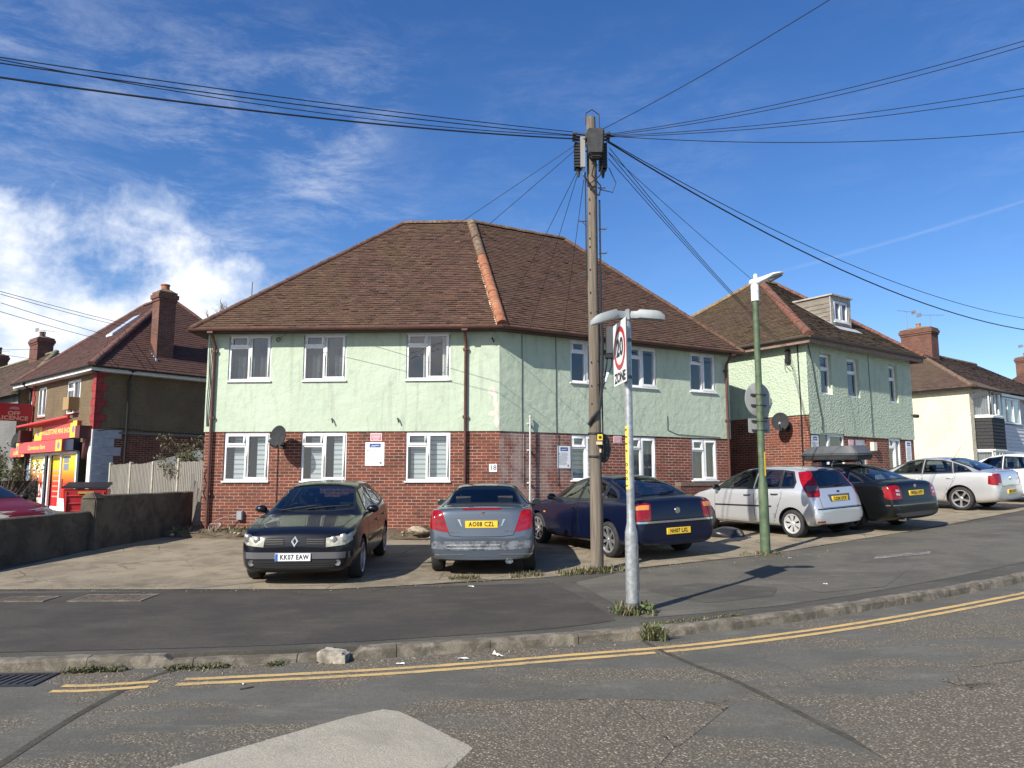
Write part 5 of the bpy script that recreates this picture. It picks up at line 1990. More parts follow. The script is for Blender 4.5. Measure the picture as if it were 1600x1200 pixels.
mb.add([(-.125, -.10, -.20), (.125, -.10, -.20), (.125, .10, -.20), (-.125, .10, -.20), (-.15, -.12, .26), (.15, -.12, .26), (.15, .10, .26), (-.15, .10, .26)],
       [(3, 2, 1, 0), (4, 5, 6, 7), (0, 1, 5, 4), (1, 2, 6, 5), (2, 3, 7, 6), (3, 0, 4, 7)], 0, Mx)
mb.box(-.105, .105, -.08, .08, -.26, -.20, 0, Mx)
mb.build('joint_box', pmat('sun_faded_black', (.035, .036, .037), .6, var=.4, vscale=7), pole, bevel=.025)
for s_, lab in ((-1, None), (1, None)):
    mb = MB()
    Mx = Matrix.Translation((PX - .235, PY - .02, 7.20) if s_ < 0 else (PX + .205, PY + .06, 7.22))
    mb.box(-.05, .05, -.08, .08, -.23, .23, 0, Mx)
    for k in range(9):
        mb.box(-.068, .068, -.095, .095, -.23 + k * .053, -.23 + k * .053 + .030, 0, Mx)
    mb.tube([(0, 0, -.23), (0, 0, -.38)], [.045, .02], 8, M=Mx)
    mb.build('terminal_block', BLACK, pole)
mb = MB()
mb.box(-.205, -.125, -.16, -.10, 6.95, 7.50, 0, Matrix.Translation((PX, PY, 0)))
mb.build('white_strip', pmat('dirty_white_plastic', (.26, .26, .25), .6), pole)
mb = MB()
rr = random.Random(12)
for k in range(9):                               # slack leads and hooks round the pole head
    a0 = rr.uniform(0, 6.3)
    z0 = rr.uniform(7.35, 7.62)
    pts = [(PX + (.12 + .09 * math.sin(i * .5)) * math.cos(a0 + i * .28), PY + (.13 + .1 * math.sin(i * .5)) * math.sin(a0 + i * .28), z0 - .035 * i + .004 * i * i) for i in range(9)]
    mb.tube(pts, .012, 5)
for k in range(5):
    x0 = PX + rr.uniform(-.2, .25)
    mb.tube([(x0, PY - .14, 7.0), (x0 + rr.uniform(-.05, .05), PY - .15, 6.8), (PX + rr.uniform(-.1, .14), PY - .13, 6.62), (PX + rr.uniform(.05, .12), PY - .11, 6.45)], .012, 5)
mb.tube([(PX + .30, PY, 7.0), (PX + .42, PY, 6.72), (PX + .36, PY, 6.55), (PX + .15, PY - .05, 6.58)], .008, 5)
mb.tube([(PX - .1, PY, 7.80), (PX - .09, PY, 8.0), (PX + .02, PY, 8.07), (PX + .14, PY, 7.98), (PX + .15, PY, 7.7)], .010, 5)
mb.build('slack_leads', BLACK, pole)
mb = MB()
for s_ in (-1, 1):
    for k in range(3):
        mb.tube([(PX + s_ * .08, PY - .05 + .05 * k, 7.58 - .03 * k), (PX + s_ * .27, PY - .06 + .06 * k, 7.60 - .03 * k)], .022, 7)
        mb.tube([(PX + s_ * .27, PY - .06 + .06 * k, 7.60 - .03 * k), (PX + s_ * .33, PY - .06 + .06 * k, 7.60 - .03 * k)], .032, 8)
mb.lathe([(.125, 7.50), (.130, 7.50), (.130, 7.56), (.125, 7.56)], 18, 0, Matrix.Translation((PX, PY, 0)))
mb.build('head_bracket', STEEL, pole, smooth=40)
mb = MB()                                        # cable guard and lead down the right-hand side
mb.tube([(PX + .125, PY - .03, z) for z in (6.4, 5.0, 4.0, 3.5)], .016, 6)
mb.tube([(PX + .115, PY - .075, 4.4), (PX + .13, PY - .08, 3.9), (PX + .12, PY - .09, 3.45), (PX + .11, PY - .09, 3.1), (PX + .06, PY - .125, 2.75), (PX - .05, PY - .135, 2.62), (PX - .12, PY - .09, 2.50)], .028, 7)
mb.tube([(PX + .115, PY - .05, 5.2), (PX + .12, PY - .05, 2.0)], .013, 6)
mb.tube([(PX - .115, PY - .04, 6.9), (PX - .118, PY - .04, 5.0)], .010, 6)
mb.build('cable_guard', BLACK, pole)
mb = MB()
Mx = Matrix.Translation((PX + .27, PY - .02, 3.95))
mb.box(-.065, .065, -.06, .08, -.26, .22, 0, Mx)
mb.build('splitter_box', pmat('dark_grey_casing', (.075, .08, .085), .5), pole, bevel=.02)
mb = MB()
mb.box(-.085, .085, -.07, .09, -.32, -.26, 0, Mx)
mb.box(-.20, -.02, -.03, .05, -.26, -.18, 0, Mx)
mb.tube([(-.05, 0, -.3), (-.06, 0, -.42), (-.10, 0, -.62), (-.17, 0, -.75)], .012, 5, M=Mx)
mb.tube([(.03, 0, -.3), (.02, 0, -.45), (-.03, 0, -.58), (-.15, 0, -.85)], .012, 5, M=Mx)
mb.build('splitter_base', BLACK, pole)
mb = MB()
mb.tube([(PX + .23, PY - .03, 3.38), (PX + .17, PY - .04, 3.22)], .03, 8)
mb.build('white_connector', SIGNW, pole)
mb = MB()
mb.lathe([(.0, -.05), (.17, -.05), (.19, 0), (.17, .05), (0, .05)], 20, 0, Matrix.Translation((PX + .15, PY + .12, 2.12)) @ Matrix.Rotation(R(90), 4, 'X') @ Matrix.Diagonal((.65, 1.3, 1, 1)))
mb.build('coiled_cable', BLACK, pole, smooth=50)
for z in (2.36, 1.98):
    mb = MB()
    mb.lathe([(.122, z - .012), (.1265, z - .012), (.1265, z + .012), (.122, z + .012)], 18, 0, Matrix.Translation((PX, PY, 0)), caps=False)
    mb.build('strap', BLACK, pole)
mb = MB()
mb.box(.02, .105, -.132, -.125, 2.24, 2.34, 0, Matrix.Translation((PX, PY, 0)))
mb.build('yellow_label', pmat('yellow_label', (.72, .52, .03), .5), pole)
mb = MB()
mb.lathe([(0, .003), (.026, .003), (.026, 0)], 12, 0, Matrix.Translation((PX + .065, PY - .1322, 2.29)) @ Matrix.Rotation(R(90), 4, 'X'))
mb.build('label_mark', KPRINT, pole)
mb = MB()
mb.box(.0, .10, -.131, -.126, 2.17, 2.22, 0, Matrix.Translation((PX, PY, 0)))
mb.box(.05, .08, -.131, -.126, 2.04, 2.10, 0, Matrix.Translation((PX, PY, 0)))
mb.build('paper_label', pmat('faded_label', (.60, .48, .32), .7), pole)

# ------------------------------------------------------------------ overhead cables
def cable(label, a, b, sag, r=.010, t1=1.0, n=26):
    a, b = Vector(a), Vector(b)
    mb_ = MB()
    mb_.tube([a.lerp(b, t1 * k / n) - Vector((0, 0, sag * 4 * (t1 * k / n) * (1 - t1 * k / n))) for k in range(n + 1)], r * .8, 5)
    o = mb_.build('overhead_cable', BLACK, smooth=60)
    tag(o, label, 'cable', 'overhead cables from the telegraph pole')


T_ = lambda dx, dz, dy=0: (PX + dx, PY + dy, 7.58 + dz)
cable('topmost cable running left from the pole head', T_(-.33, .05, -.06), (-5.78, 8.0, 6.33), .05, .009, 1.6)
cable('second cable running left from the pole head, thicker at the pole', T_(-.33, .02), (-5.77, 8.0, 6.26), .06, .010, 1.6)
cable('pair cable running left just under the second, meeting it halfway', T_(-.33, .01), (-5.77, 8.0, 6.30), .16, .008, 1.6)
cable('lowest and thickest black cable running left from the pole', T_(-.22, -.10, -.1), (-5.76, 8.0, 6.09), .10, .016, 1.6)
cable('steep cable running to the top edge of the sky from the pole', T_(.15, .1), (4.08, 9.0, 7.71), .05, .008, 2.2)
cable('upper of two cables rising to the upper right edge', T_(.2, .02), (7.25, 10.0, 7.76), .14, .008, 1.5)
cable('lower of two cables rising to the upper right edge', T_(.2, .0), (7.24, 10.0, 7.68), .16, .008, 1.5)
cable('upper of two gently rising cables to the right edge', T_(.25, .0), (7.91, 11.0, 7.59), .12, .008, 1.5)
cable('lower of two gently rising cables to the right edge', T_(.25, -.02), (7.90, 11.0, 7.47), .12, .008, 1.5)
cable('level cable running straight right from the pole head', T_(.3, .0), (9.27, 13.0, 7.85), .16, .009, 1.5)
cable('thick cable sloping down right over the second green house', T_(.28, -.10), (15.17, 22.0, 6.0), .55, .018, 1.4)
cable('thin cable sloping down right above the thick one', T_(.28, -.08), (15.20, 22.0, 6.35), .50, .010, 1.4)
hb = F2L.p(7.84, .08, 5.45)
for i, lb_ in enumerate(('leftmost cable from the pole down to the black box on the second house', 'middle cable from the pole down to the black box on the second house', 'rightmost cable from the pole down to the black box on the second house')):
    cable(lb_, T_(.30 + .01 * i, -.42 + .10 * i), hb + Vector((.03 * i, 0, .05 * i)), .10 + .05 * i, .009)
cable('single thin cable from the pole to the front eaves of the second house', T_(.30, -.30), F2.p(.7, .36, 5.72), .12, .007)
cable('upper of two thin cables from the pole to the left half of the flats', T_(-.22, -.12), FA.p(1.82, .10, 5.08), .06, .007)
cable('lower of two thin cables from the pole to the left half of the flats', T_(-.22, -.20), FA.p(3.9, .36, 5.2), .05, .007)
cable('left one of two cables dropping from the pole to the flats corner', T_(-.24, -.62), FA.p(7.12, .10, 5.02), .04, .007)
cable('right one of two cables dropping from the pole to the flats corner', T_(-.22, -.62), FB.p(.62, .36, 5.2), .04, .007)
cable('cable dropping steeply from the pole to the shaded front of the flats', T_(-.14, -.80), FB.p(1.62, .36, 5.2), .03, .007)
for lb_, a, b in (('upper cable at the left edge crossing to the shop roof', (-13.88, 20, 6.66), (-14.6, 28.3, 7.45)), ('second cable at the left edge crossing to the shop roof', (-13.86, 20.0, 6.58), (-14.9, 28.3, 7.40)), ('third cable at the left edge crossing to the shop roof', (-13.83, 20, 6.34), (-15.6, 28.3, 7.10)), ('lowest cable at the left edge crossing to the shop roof', (-13.83, 20, 6.10), (-15.2, 27.3, 6.72)),
                ('level cable from the left edge to the dark chimney', (-24.6, 30, 6.79), (-21.6, 34.2, 7.52)), ('sloping cable from the left edge to the terrace roof', (-24.6, 30, 7.2), (-21.14, 34, 6.95))):
    cable(lb_, a, b, .02, .011)

# ------------------------------------------------------------------ lit sign post with the 20 zone sign
LX, LY = 1.40, 9.02
LZ = g_ground(LX, LY)
post = thing('sign_post', 'grey galvanised lighting post carrying twin lanterns over the 20 zone sign', 'post', (LX, LY, LZ))
mb = MB()
mb.lathe([(.077, -.2), (.075, .86), (.073, .92), (.050, 1.03), (.048, 1.2), (.046, 3.46), (.0, 3.47)], 20, 0, Matrix.Translation((LX, LY, LZ)))
mb.build('shaft', GALV, post, smooth=40)
mb = MB()
mb.box(-.03, .03, -.079, -.074, .25, .78, 0, Matrix.Translation((LX, LY, LZ)) @ Matrix.Rotation(R(70), 4, 'Z'))
mb.lathe([(.077, -.05), (.079, -.05), (.078, .12), (.0765, .12)], 20, 0, Matrix.Translation((LX, LY, LZ)), caps=False)
mb.build('base_band', pmat('dark_stained_steel', (.13, .135, .135), .6, .3, var=.4, vscale=15), post, smooth=40)
LANT = pmat('grey_lantern', (.27, .30, .31), .55, var=.1)
for s_, ang in ((-1, R(8)), (1, R(-4))):
    mb = MB()
    Mx = Matrix.Translation((LX, LY, 3.57)) @ Matrix.Rotation(ang, 4, 'Z')
    prof = [(0.02, .025, .055, .05), (.12, .025, .058, .055), (.15, .028, .075, .085), (.34, .012, .062, .095), (.40, .010, .048, .085), (.45, .006, .012, .05)]
    vs, fs = [], []
    dz = (lambda x: -.075 * max(0, (x - .15)) / .30) if s_ < 0 else (lambda x: -.02 * x)
    for (x, zb_, zt_, w_) in prof:
        for (y, z) in ((-w_, zt_ * .2), (-w_ * .7, zt_), (w_ * .7, zt_), (w_, zt_ * .2), (w_ * .8, zb_ - .055), (-w_ * .8, zb_ - .055)):
            vs.append((s_ * x, y, z + dz(x)))
    for i in range(len(prof) - 1):
        for k in range(6):
            f_ = (i * 6 + k, i * 6 + (k + 1) % 6, (i + 1) * 6 + (k + 1) % 6, (i + 1) * 6 + k)
            fs.append(f_ if s_ > 0 else tuple(reversed(f_)))
    fs += [tuple(range(5, -1, -1)) if s_ > 0 else tuple(range(6)), tuple(range((len(prof) - 1) * 6, len(prof) * 6)) if s_ > 0 else tuple(range(len(prof) * 6 - 1, (len(prof) - 1) * 6 - 1, -1))]
    mb.add(vs, fs, 0, Mx)
    lt = mb.build('lantern', LANT, post, smooth=50)
mb = MB()
mb.lathe([(.035, 3.44), (.05, 3.5), (.05, 3.6), (.03, 3.63), (0, 3.63)], 14, 0, Matrix.Translation((LX, LY, 0)))
mb.box(-.02, .02, -.065, .065, 3.52, 3.645, 0, Matrix.Translation((LX, LY, 0)))
mb.build('lantern_boss', LANT, post, smooth=40)
for k in range(2):
    mb = MB()
    mb.lathe([(.0505, 0), (.056, 0), (.056, .04), (.0505, .04)], 14, 0, Matrix.Translation((LX, LY, 2.80 + k * .45)))
    mb.build('sign_clamp', STEEL, post)
mb = MB()
vs, fs = [], []
for i in range(11):
    a = R(158 + i * 9)
    for z in (1.42, 2.17):
        vs.append((LX + .0495 * math.cos(a), LY + .0495 * math.sin(a), LZ + z))
fs = [(2 * i, 2 * i + 2, 2 * i + 3, 2 * i + 1) for i in range(10)]
mb.add(vs, fs)
st = mb.build('yellow_sticker', pmat('yellow_sticker', (.72, .55, .10), .5), post, smooth=60)
mb = MB()
for k, ch_ in enumerate('KEEP DOGS'):
    if ch_ == ' ':
        continue
    a = R(205)
    nx, ny = math.cos(a), math.sin(a)
    m4 = Matrix(((0, -ny, nx, LX + .0505 * nx), (0, nx, ny, LY + .0545 * ny), (-1, 0, 0, LZ + 2.12 - k * .082), (0, 0, 0, 1)))
    text_mb(mb, ch_, .06, m4)
mb.build('sticker_lettering', KPRINT, st)
# the sign plate: faces left, seen nearly edge on
sgn = thing('zone_sign', 'white 20 zone speed sign with a red ring, seen nearly edge on from the road', 'sign', (1.31, 9.05, 2.7))
FSg = Fr((1.275, 9.37), (1.345, 8.75))
mb = MB()
mb.prism([(x, y) for x, y in ((.02, 2.745), (.60, 2.745), (.622, 2.767), (.622, 3.49), (.60, 3.512), (.02, 3.512), (0, 3.49), (0, 2.767))], -.006, .0, 0, FSg.M())
pl = mb.build('panel', pmat('sign_white', (.78, .79, .80), .3), sgn)
mb = MB()
for z in (2.86, 3.32):
    FSg.box(mb, .1, .52, -.035, -.007, z - .02, z + .02)
FSg.box(mb, -.006, .0, -.012, .003, 2.76, 3.5)
FSg.box(mb, .622, .628, -.012, .003, 2.76, 3.5)
mb.build('rail', pmat('dark_sign_back', (.07, .075, .08), .6), sgn)
mb = MB()
mb.lathe([(.205, .0), (.205, .003), (.268, .003), (.268, .0)], 48, 0, FSg.M(.311, .0005, 3.185), caps=False)
mb.build('red_ring', pmat('sign_red', (.42, .022, .035), .35), sgn, smooth=30)
mb = MB()
text_mb(mb, '20', .30, FSg.M(.311, .002, 3.185), sx=1.05, fat=.010)
text_mb(mb, 'ZONE', .165, FSg.M(.311, .002, 2.825), sx=1.12, fat=.006)
mb.build('lettering', KPRINT, sgn)

# ------------------------------------------------------------------ green street lamp
GX, GY = 4.63, 14.06
GZ_ = g_ground(GX, GY)
GRN = pmat('faded_green_paint', (.070, .110, .058), .6, var=.3, vscale=7, dirt=((.17, .19, .125), 5, .6))
lamp = thing('street_lamp', 'faded green street lamp column with a white lantern head', 'street lamp', (GX, GY, GZ_))
mb = MB()
mb.lathe([(.090, -.2), (.087, 1.0), (.082, 1.28), (.066, 1.36), (.062, 2.6), (.054, 4.82), (0, 4.83)], 20, 0, Matrix.Translation((GX, GY, GZ_)))
mb.build('column', GRN, lamp, smooth=40)
LW = pmat('white_lantern', (.76, .77, .77), .35)
mb = MB()
mb.lathe([(.066, 4.72), (.074, 4.72), (.074, 5.02), (.055, 5.06), (0, 5.06)], 18, 0, Matrix.Translation((GX, GY, GZ_)))
mb.build('spigot', LW, lamp, smooth=40)
mb = MB()
Mx = Matrix.Translation((GX, GY, GZ_ + 5.10)) @ Matrix.Rotation(R(-12), 4, 'Z')
prof = [(-.10, -.07, .02, .05), (-.05, -.09, .05, .07), (.06, -.09, .07, .085), (.20, -.02, .11, .10), (.34, .06, .155, .115), (.46, .10, .165, .10), (.53, .125, .15, .06)]
vs, fs = [], []
for (x, zb_, zt_, w_) in prof:
    for k in range(10):
        a = 2 * math.pi * k / 10
        vs.append((x, w_ * math.cos(a), (zb_ + zt_) / 2 + (zt_ - zb_) / 2 * math.sin(a) * (1 if math.sin(a) > 0 else .8)))
for i in range(len(prof) - 1):
    fs += [(i * 10 + k, i * 10 + (k + 1) % 10, (i + 1) * 10 + (k + 1) % 10, (i + 1) * 10 + k) for k in range(10)]
fs += [tuple(range(9, -1, -1)), tuple(range(len(prof) * 10 - 10, len(prof) * 10))]
mb.add(vs, fs, 0, Mx)
hd = mb.build('lantern_head', LW, lamp, smooth=60)
mb = MB()
mb.tube([(.26, 0, .02), (.50, 0, .12)], [.06, .035], 8, M=Mx)
mb.build('lens', pmat('lamp_lens', (.20, .21, .21), .25), hd, smooth=60)
mb = MB()
mb.lathe([(.035, 0), (.038, .03), (.036, .07), (.02, .09), (0, .09)], 12, 0, Mx @ Matrix.Translation((.02, 0, .06)))
mb.build('photocell', LW, hd, smooth=50)
mb = MB()
mb.box(-.012, .012, -.078, -.073, 1.42, 1.86, 0, Matrix.Translation((GX, GY, GZ_)) @ Matrix.Rotation(R(25), 4, 'Z'))
mb.build('yellow_strip', pmat('amber_strip', (.75, .48, .02), .5), lamp)
SGB = pmat('grey_sign_back', (.30, .32, .31), .55, var=.06)
FG = Fr((GX - .30, GY + .02), (GX + .30, GY + .22))
for nm, lb_, z, kind in (('round_sign', 'grey back of the round sign on the green street lamp', 3.10, 0), ('plate_sign', 'grey back of the small oblong sign under the round one on the green lamp', 2.60, 1)):
    t = thing(nm, lb_, 'sign', (GX, GY + .12, z))
    mb = MB()
    if kind == 0:
        mb.lathe([(0, -.004), (.305, -.004), (.312, 0), (.305, .004), (0, .004)], 40, 0, FG.M(.33, .0, z) @ Matrix.Diagonal((.93, 1.03, 1, 1)))
    else:
        mb.prism([(-.22, -.135), (.22, -.135), (.235, -.12), (.235, .12), (.22, .135), (-.22, .135), (-.235, .12), (-.235, -.12)], -.004, .004, 0, FG.M(.33, .0, z))
    mb.build('panel', SGB, t, smooth=30)
    mb = MB()
    for dz_ in ((-.115, .085) if kind == 0 else (-.085, .09)):
        FG.box(mb, .16, .50, .005, .03, z + dz_ - .016, z + dz_ + .016)
        mb.lathe([(.066, -.014), (.077, -.014), (.077, .014), (.066, .014)], 14, 0, Matrix.Translation((GX, GY, z + dz_)))
    mb.build('clamp', STEEL, t)

# ------------------------------------------------------------------ concrete walls, fence, bin, shed
WALLC = concrete_mat('wall_concrete', (.155, .130, .095), (.10, .085, .062), (.050, .042, .030), 1.3, .45, thresh=(.40, .62))


def rough_wall(name, label, a, b, w, ztop0, ztop1, zb, pier=0.0):
    t = thing(name, label, 'wall', (a[0], a[1], zb))
    F = Fr(a, b)
    bm = bmesh.new()
    n = int(F.len / .12)
    rows = []
    for k in range(n + 1):
        u = F.len * k / n
        zt = ztop0 + (ztop1 - ztop0) * u / F.len
        ring = []
        segs = [(-w, zb)] + [(-w, zb + (zt - zb) * j / 7) for j in range(1, 7)] + [(-w, zt - .02), (-w + .025, zt), (-w * .5, zt + .006), (-.025, zt), (0, zt - .02)] + [(0, zb + (zt - zb) * j / 7) for j in range(6, 0, -1)] + [(0, zb)]
        for o_, z in segs:
            d_ = .012 * mnoise.noise(Vector((u * 2.2, o_ * 4, z * 2.4))) + .006 * mnoise.noise(Vector((u * 9, o_ * 7, z * 9)))
            P = F.p(u, o_ + (d_ if o_ > -w / 2 else -d_), z + (d_ if z > zt - .03 else 0))
            ring.append(bm.verts.new(P))
        rows.append(ring)
    m_ = len(rows[0])
    for r0, r1 in zip(rows, rows[1:]):
        for i in range(m_ - 1):
            bm.faces.new((r0[i], r1[i], r1[i + 1], r0[i + 1]))
    bm.faces.new(rows[0])
    bm.faces.new(list(reversed(rows[-1])))
    bmesh.ops.recalc_face_normals(bm, faces=bm.faces)
    me = bpy.data.meshes.new('wall_body')
    bm.to_mesh(me)
    bm.free()
    obj('wall_body', me, WALLC, t, smooth=45)
    return t


rough_wall('boundary_wall', 'long low mottled concrete wall at the left edge before the shop', (-9.6, 9.6), (-8.60, 15.62), .20, .80, .965, -.2)
tw = rough_wall('boundary_wall', 'taller short stretch of mottled concrete wall between the low wall and the flats', (-8.55, 15.66), (-8.02, 19.2), .22, 1.275, 1.30, -.2)
mb = MB()
Fw = Fr((-8.55, 15.64), (-8.02, 19.2))
Fw.box(mb, -.02, .26, -.30, .05, -.2, 1.20)
mb.add([Fw.p(-.03, -.31, 1.2), Fw.p(.27, -.31, 1.2), Fw.p(.27, .06, 1.2), Fw.p(-.03, .06, 1.2), Fw.p(.0, -.2, 1.33), Fw.p(.24, -.2, 1.33), Fw.p(.24, -.05, 1.33), Fw.p(.0, -.05, 1.33)],
       [(3, 2, 1, 0), (4, 5, 6, 7), (0, 1, 5, 4), (1, 2, 6, 5), (2, 3, 7, 6), (3, 0, 4, 7)])
mb.build('pier', WALLC, tw, bevel=.02)
FENW = wood_mat('silvered_fence_boards', (.29, .272, .238), (.19, .175, .15), zs=.4, sc=30)
fence = thing('timber_fence', 'silvered close boarded timber fence between the shop yard and the flats', 'fence', (-10.5, 22.5, .3))
FF = Fr((-13.3, 25.2), (-7.95, 19.85))
rr = random.Random(9)
NP = 4
for k in range(NP + 1):
    u = FF.len * k / NP
    mb = MB()
    FF.box(mb, u - .05, u + .05, -.06, .05, .1, 2.14 + rr.uniform(-.02, .05))
    mb.build('fence_post', pmat('pale_concrete_post', (.36, .33, .27), .9, var=.2, vscale=6), fence, bevel=.01, seg=1)
for k in range(NP):
    mb = MB()
    a, b = FF.len * k / NP + .055, FF.len * (k + 1) / NP - .055
    nb_ = 15
    zt = 2.10 + rr.uniform(-.05, .03)
    tl = rr.uniform(-.03, .03)
    for j in range(nb_):
        x0 = a + (b - a) * j / nb_
        x1 = a + (b - a) * (j + 1) / nb_ + .012
        dz_ = rr.uniform(-.012, .012)
        zz_ = zt + tl * (j / nb_ - .5) + dz_
        mb.add([FF.p(x0, -.012, .35), FF.p(x1, -.002, .35), FF.p(x1, -.002, zz_), FF.p(x0, -.012, zz_), FF.p(x0, .004, .35), FF.p(x1, .020, .35), FF.p(x1, .020, zz_), FF.p(x0, .004, zz_)],
               [(3, 2, 1, 0), (4, 5, 6, 7), (0, 1, 5, 4), (1, 2, 6, 5), (2, 3, 7, 6), (3, 0, 4, 7)])
    mb.build('fence_panel', FENW, fence)
mb = MB()
FP = Fr((-8.25, 19.35), (-7.72, 19.5))
for j in range(5):
    mb.add([FP.p(.0 + j * .10, .04 * j, .15), FP.p(.09 + j * .10, .04 * j, .15), FP.p(.17 + j * .08, -.12, 1.75 - j * .22), FP.p(.08 + j * .08, -.12, 1.75 - j * .18)], [(0, 1, 2, 3)])
    mb.add([FP.p(.0 + j * .10, .04 * j - .02, .15), FP.p(.09 + j * .10, .04 * j - .02, .15), FP.p(.17 + j * .08, -.14, 1.75 - j * .22), FP.p(.08 + j * .08, -.14, 1.75 - j * .18)], [(3, 2, 1, 0)])
tag(mb.build('broken_fence_panel', FENW), 'broken boards leaning upright between the concrete wall and the flats', 'fence panel')
shed = thing('garden_shed', 'low grey felt shed roof showing over the timber fence', 'shed', (-9.8, 24, .3))
FH = Fr((-11.0, 23.6), (-8.7, 22.4))
mb = MB()
FH.box(mb, .0, 2.9, -2, 0, .3, 2.05)
mb.build('shed_wall', pmat('shed_boards', (.12, .10, .08), .9), shed)
mb = MB()
mb.add([FH.p(-.4, .15, 2.10), FH.p(3.0, .15, 2.10), FH.p(3.0, -1.6, 2.90), FH.p(.9, -1.6, 2.72)], [(0, 1, 2, 3)])
mb.add([FH.p(-.4, .15, 2.05), FH.p(3.0, .15, 2.05), FH.p(3.0, -1.6, 2.85), FH.p(.9, -1.6, 2.67)], [(3, 2, 1, 0)])
mb.build('shed_roof', pmat('grey_felt', (.11, .115, .11), .95, var=.3, vscale=9, bump=.4), shed)

binx = thing('waste_bin', 'large red metal waste bin with a black sloping lid outside the shop', 'bin', (-12.35, 22.2, g_ground(-12.35, 22.2) - .02), R(22))
Mx = WM[binx.name] @ Matrix.Diagonal((.80, .80, .80, 1))
BINR = pmat('red_bin_steel', (.42, .025, .030), .45, var=.12, vscale=4)
mb = MB()
pr = [(-.62, -.50, .18), (.62, -.50, .18), (.62, .5, .18), (-.62, .5, .18), (-.69, -.62, 1.18), (.69, -.62, 1.18), (.69, .62, 1.18), (-.69, .62, 1.18)]
mb.add(pr, [(3, 2, 1, 0), (4, 5, 6, 7), (0, 1, 5, 4), (1, 2, 6, 5), (2, 3, 7, 6), (3, 0, 4, 7)], 0, Mx)
mb.build('bin_body', BINR, binx, bevel=.02)
mb = MB()
for z in (.42, .68, .95):
    yy = -.50 - .12 * (z - .18)
    mb.box(-.62, .62, yy - .03, yy - .001, z - .02, z + .02, 0, Mx)
for x in (-.58, .0, .58):
    mb.box(x - .02, x + .02, -.63, -.55, .3, 1.1, 0, Mx)
mb.build('bin_ribs', BINR, binx, bevel=.006, seg=1)
mb = MB()
mb.add([(-.72, -.66, 1.20), (.72, -.66, 1.20), (.72, .66, 1.34), (-.72, .66, 1.34), (-.72, -.66, 1.27), (.72, -.66, 1.27), (.72, .66, 1.43), (-.72, .66, 1.43)],
       [(3, 2, 1, 0), (4, 5, 6, 7), (0, 1, 5, 4), (1, 2, 6, 5), (2, 3, 7, 6), (3, 0, 4, 7)], 0, Mx)
mb.tube([(-.74, -.60, 1.2), (-.74, -.60, 1.55)], .02, 6, M=Mx)
mb.build('bin_lid', BLACK, binx, bevel=.02)
mb = MB()
mb.box(-.22, .28, -.655, -.62, 1.02, 1.10, 0, Mx)
mb.build('bin_label', pmat('dull_gold', (.42, .28, .06), .5), binx)
mb = MB()
for x, y in ((-.5, -.4), (.5, -.4), (.5, .4), (-.5, .4)):
    mb.lathe([(0, -.03), (.09, -.03), (.09, .03), (0, .03)], 14, 0, Mx @ Matrix.Translation((x, y, .09)) @ Matrix.Rotation(R(90), 4, 'X'))
mb.build('castor', BLACK, binx)
mb = MB()
FBk = Fr((-24, 27.2), (-17.9, 29.2))
FBk.box(mb, 0, 6.4, -.06, 0, .1, 1.55)
for k in range(22):
    FBk.box(mb, k * .29, k * .29 + .02, .001, .02, .1, 1.55)
tag(mb.build('dark_fence', pmat('dark_stained_boards', (.035, .032, .028), .9)), 'dark stained board fence at the left edge behind the red car', 'fence')

# ------------------------------------------------------------------ plants, soil and litter
GRASS = [leaf_mat('grass_green', (.045, .062, .020), (.105, .115, .045)), leaf_mat('dead_grass', (.13, .10, .055), (.24, .19, .11))]
WEED = [leaf_mat('weed_leaf', (.045, .070, .020), (.11, .135, .045)), MATS['dead_grass']]
IVY = leaf_mat('dull_ivy', (.045, .055, .020), (.10, .095, .04))
TWIG = pmat('bare_twig', (.16, .125, .095), .9, var=.2)


def tuft(mb_, x, y, z, n, h, spread, rr_, lean=.6, w=.008):
    if rr_.random() < .25:
        return
    for _ in range(n):
        dead = rr_.random() < .42
        a = rr_.uniform(0, 6.283)
        r0 = spread * math.sqrt(rr_.random())
        bx, by = x + r0 * math.cos(a), y + r0 * math.sin(a)
        hh = h * rr_.uniform(.45, 1.1)
        d = rr_.uniform(0, 6.283)
        l_ = hh * rr_.uniform(.15, lean)
        ww = w * rr_.uniform(.7, 1.4)
        px, py = -math.sin(d) * ww, math.cos(d) * ww
        mx_, my_ = bx + math.cos(d) * l_ * .4, by + math.sin(d) * l_ * .4
        tx, ty = bx + math.cos(d) * l_, by + math.sin(d) * l_
        mb_.add([(bx - px, by - py, z), (bx + px, by + py, z), (mx_ + px * .8, my_ + py * .8, z + hh * .6), (mx_ - px * .8, my_ - py * .8, z + hh * .6), (tx, ty, z + hh)], [(0, 1, 2, 3), (3, 2, 4)], 1 if dead else 0)


def leaves(mb_, x, y, z, n, rx, rz, rr_, s=.03):
    for _ in range(n):
        a, b = rr_.uniform(0, 6.283), rr_.uniform(0, 1) ** .5
        px, py, pz = x + rx * b * math.cos(a), y + rx * b * math.sin(a), z + rz * rr_.random()
        q = Vector((rr_.gauss(0, 1), rr_.gauss(0, 1), rr_.gauss(.6, .7))).normalized()
        u_ = q.orthogonal().normalized()
        v_ = q.cross(u_)
        t_ = rr_.uniform(0, 6.283)
        d1 = u_ * math.cos(t_) + v_ * math.sin(t_)
        d2 = q.cross(d1)
        ss = s * rr_.uniform(.6, 1.4)
        P = Vector((px, py, pz))
        mb_.add([P - d1 * ss, P + d2 * ss * .45, P + d1 * ss, P - d2 * ss * .45], [(0, 1, 2, 3)])


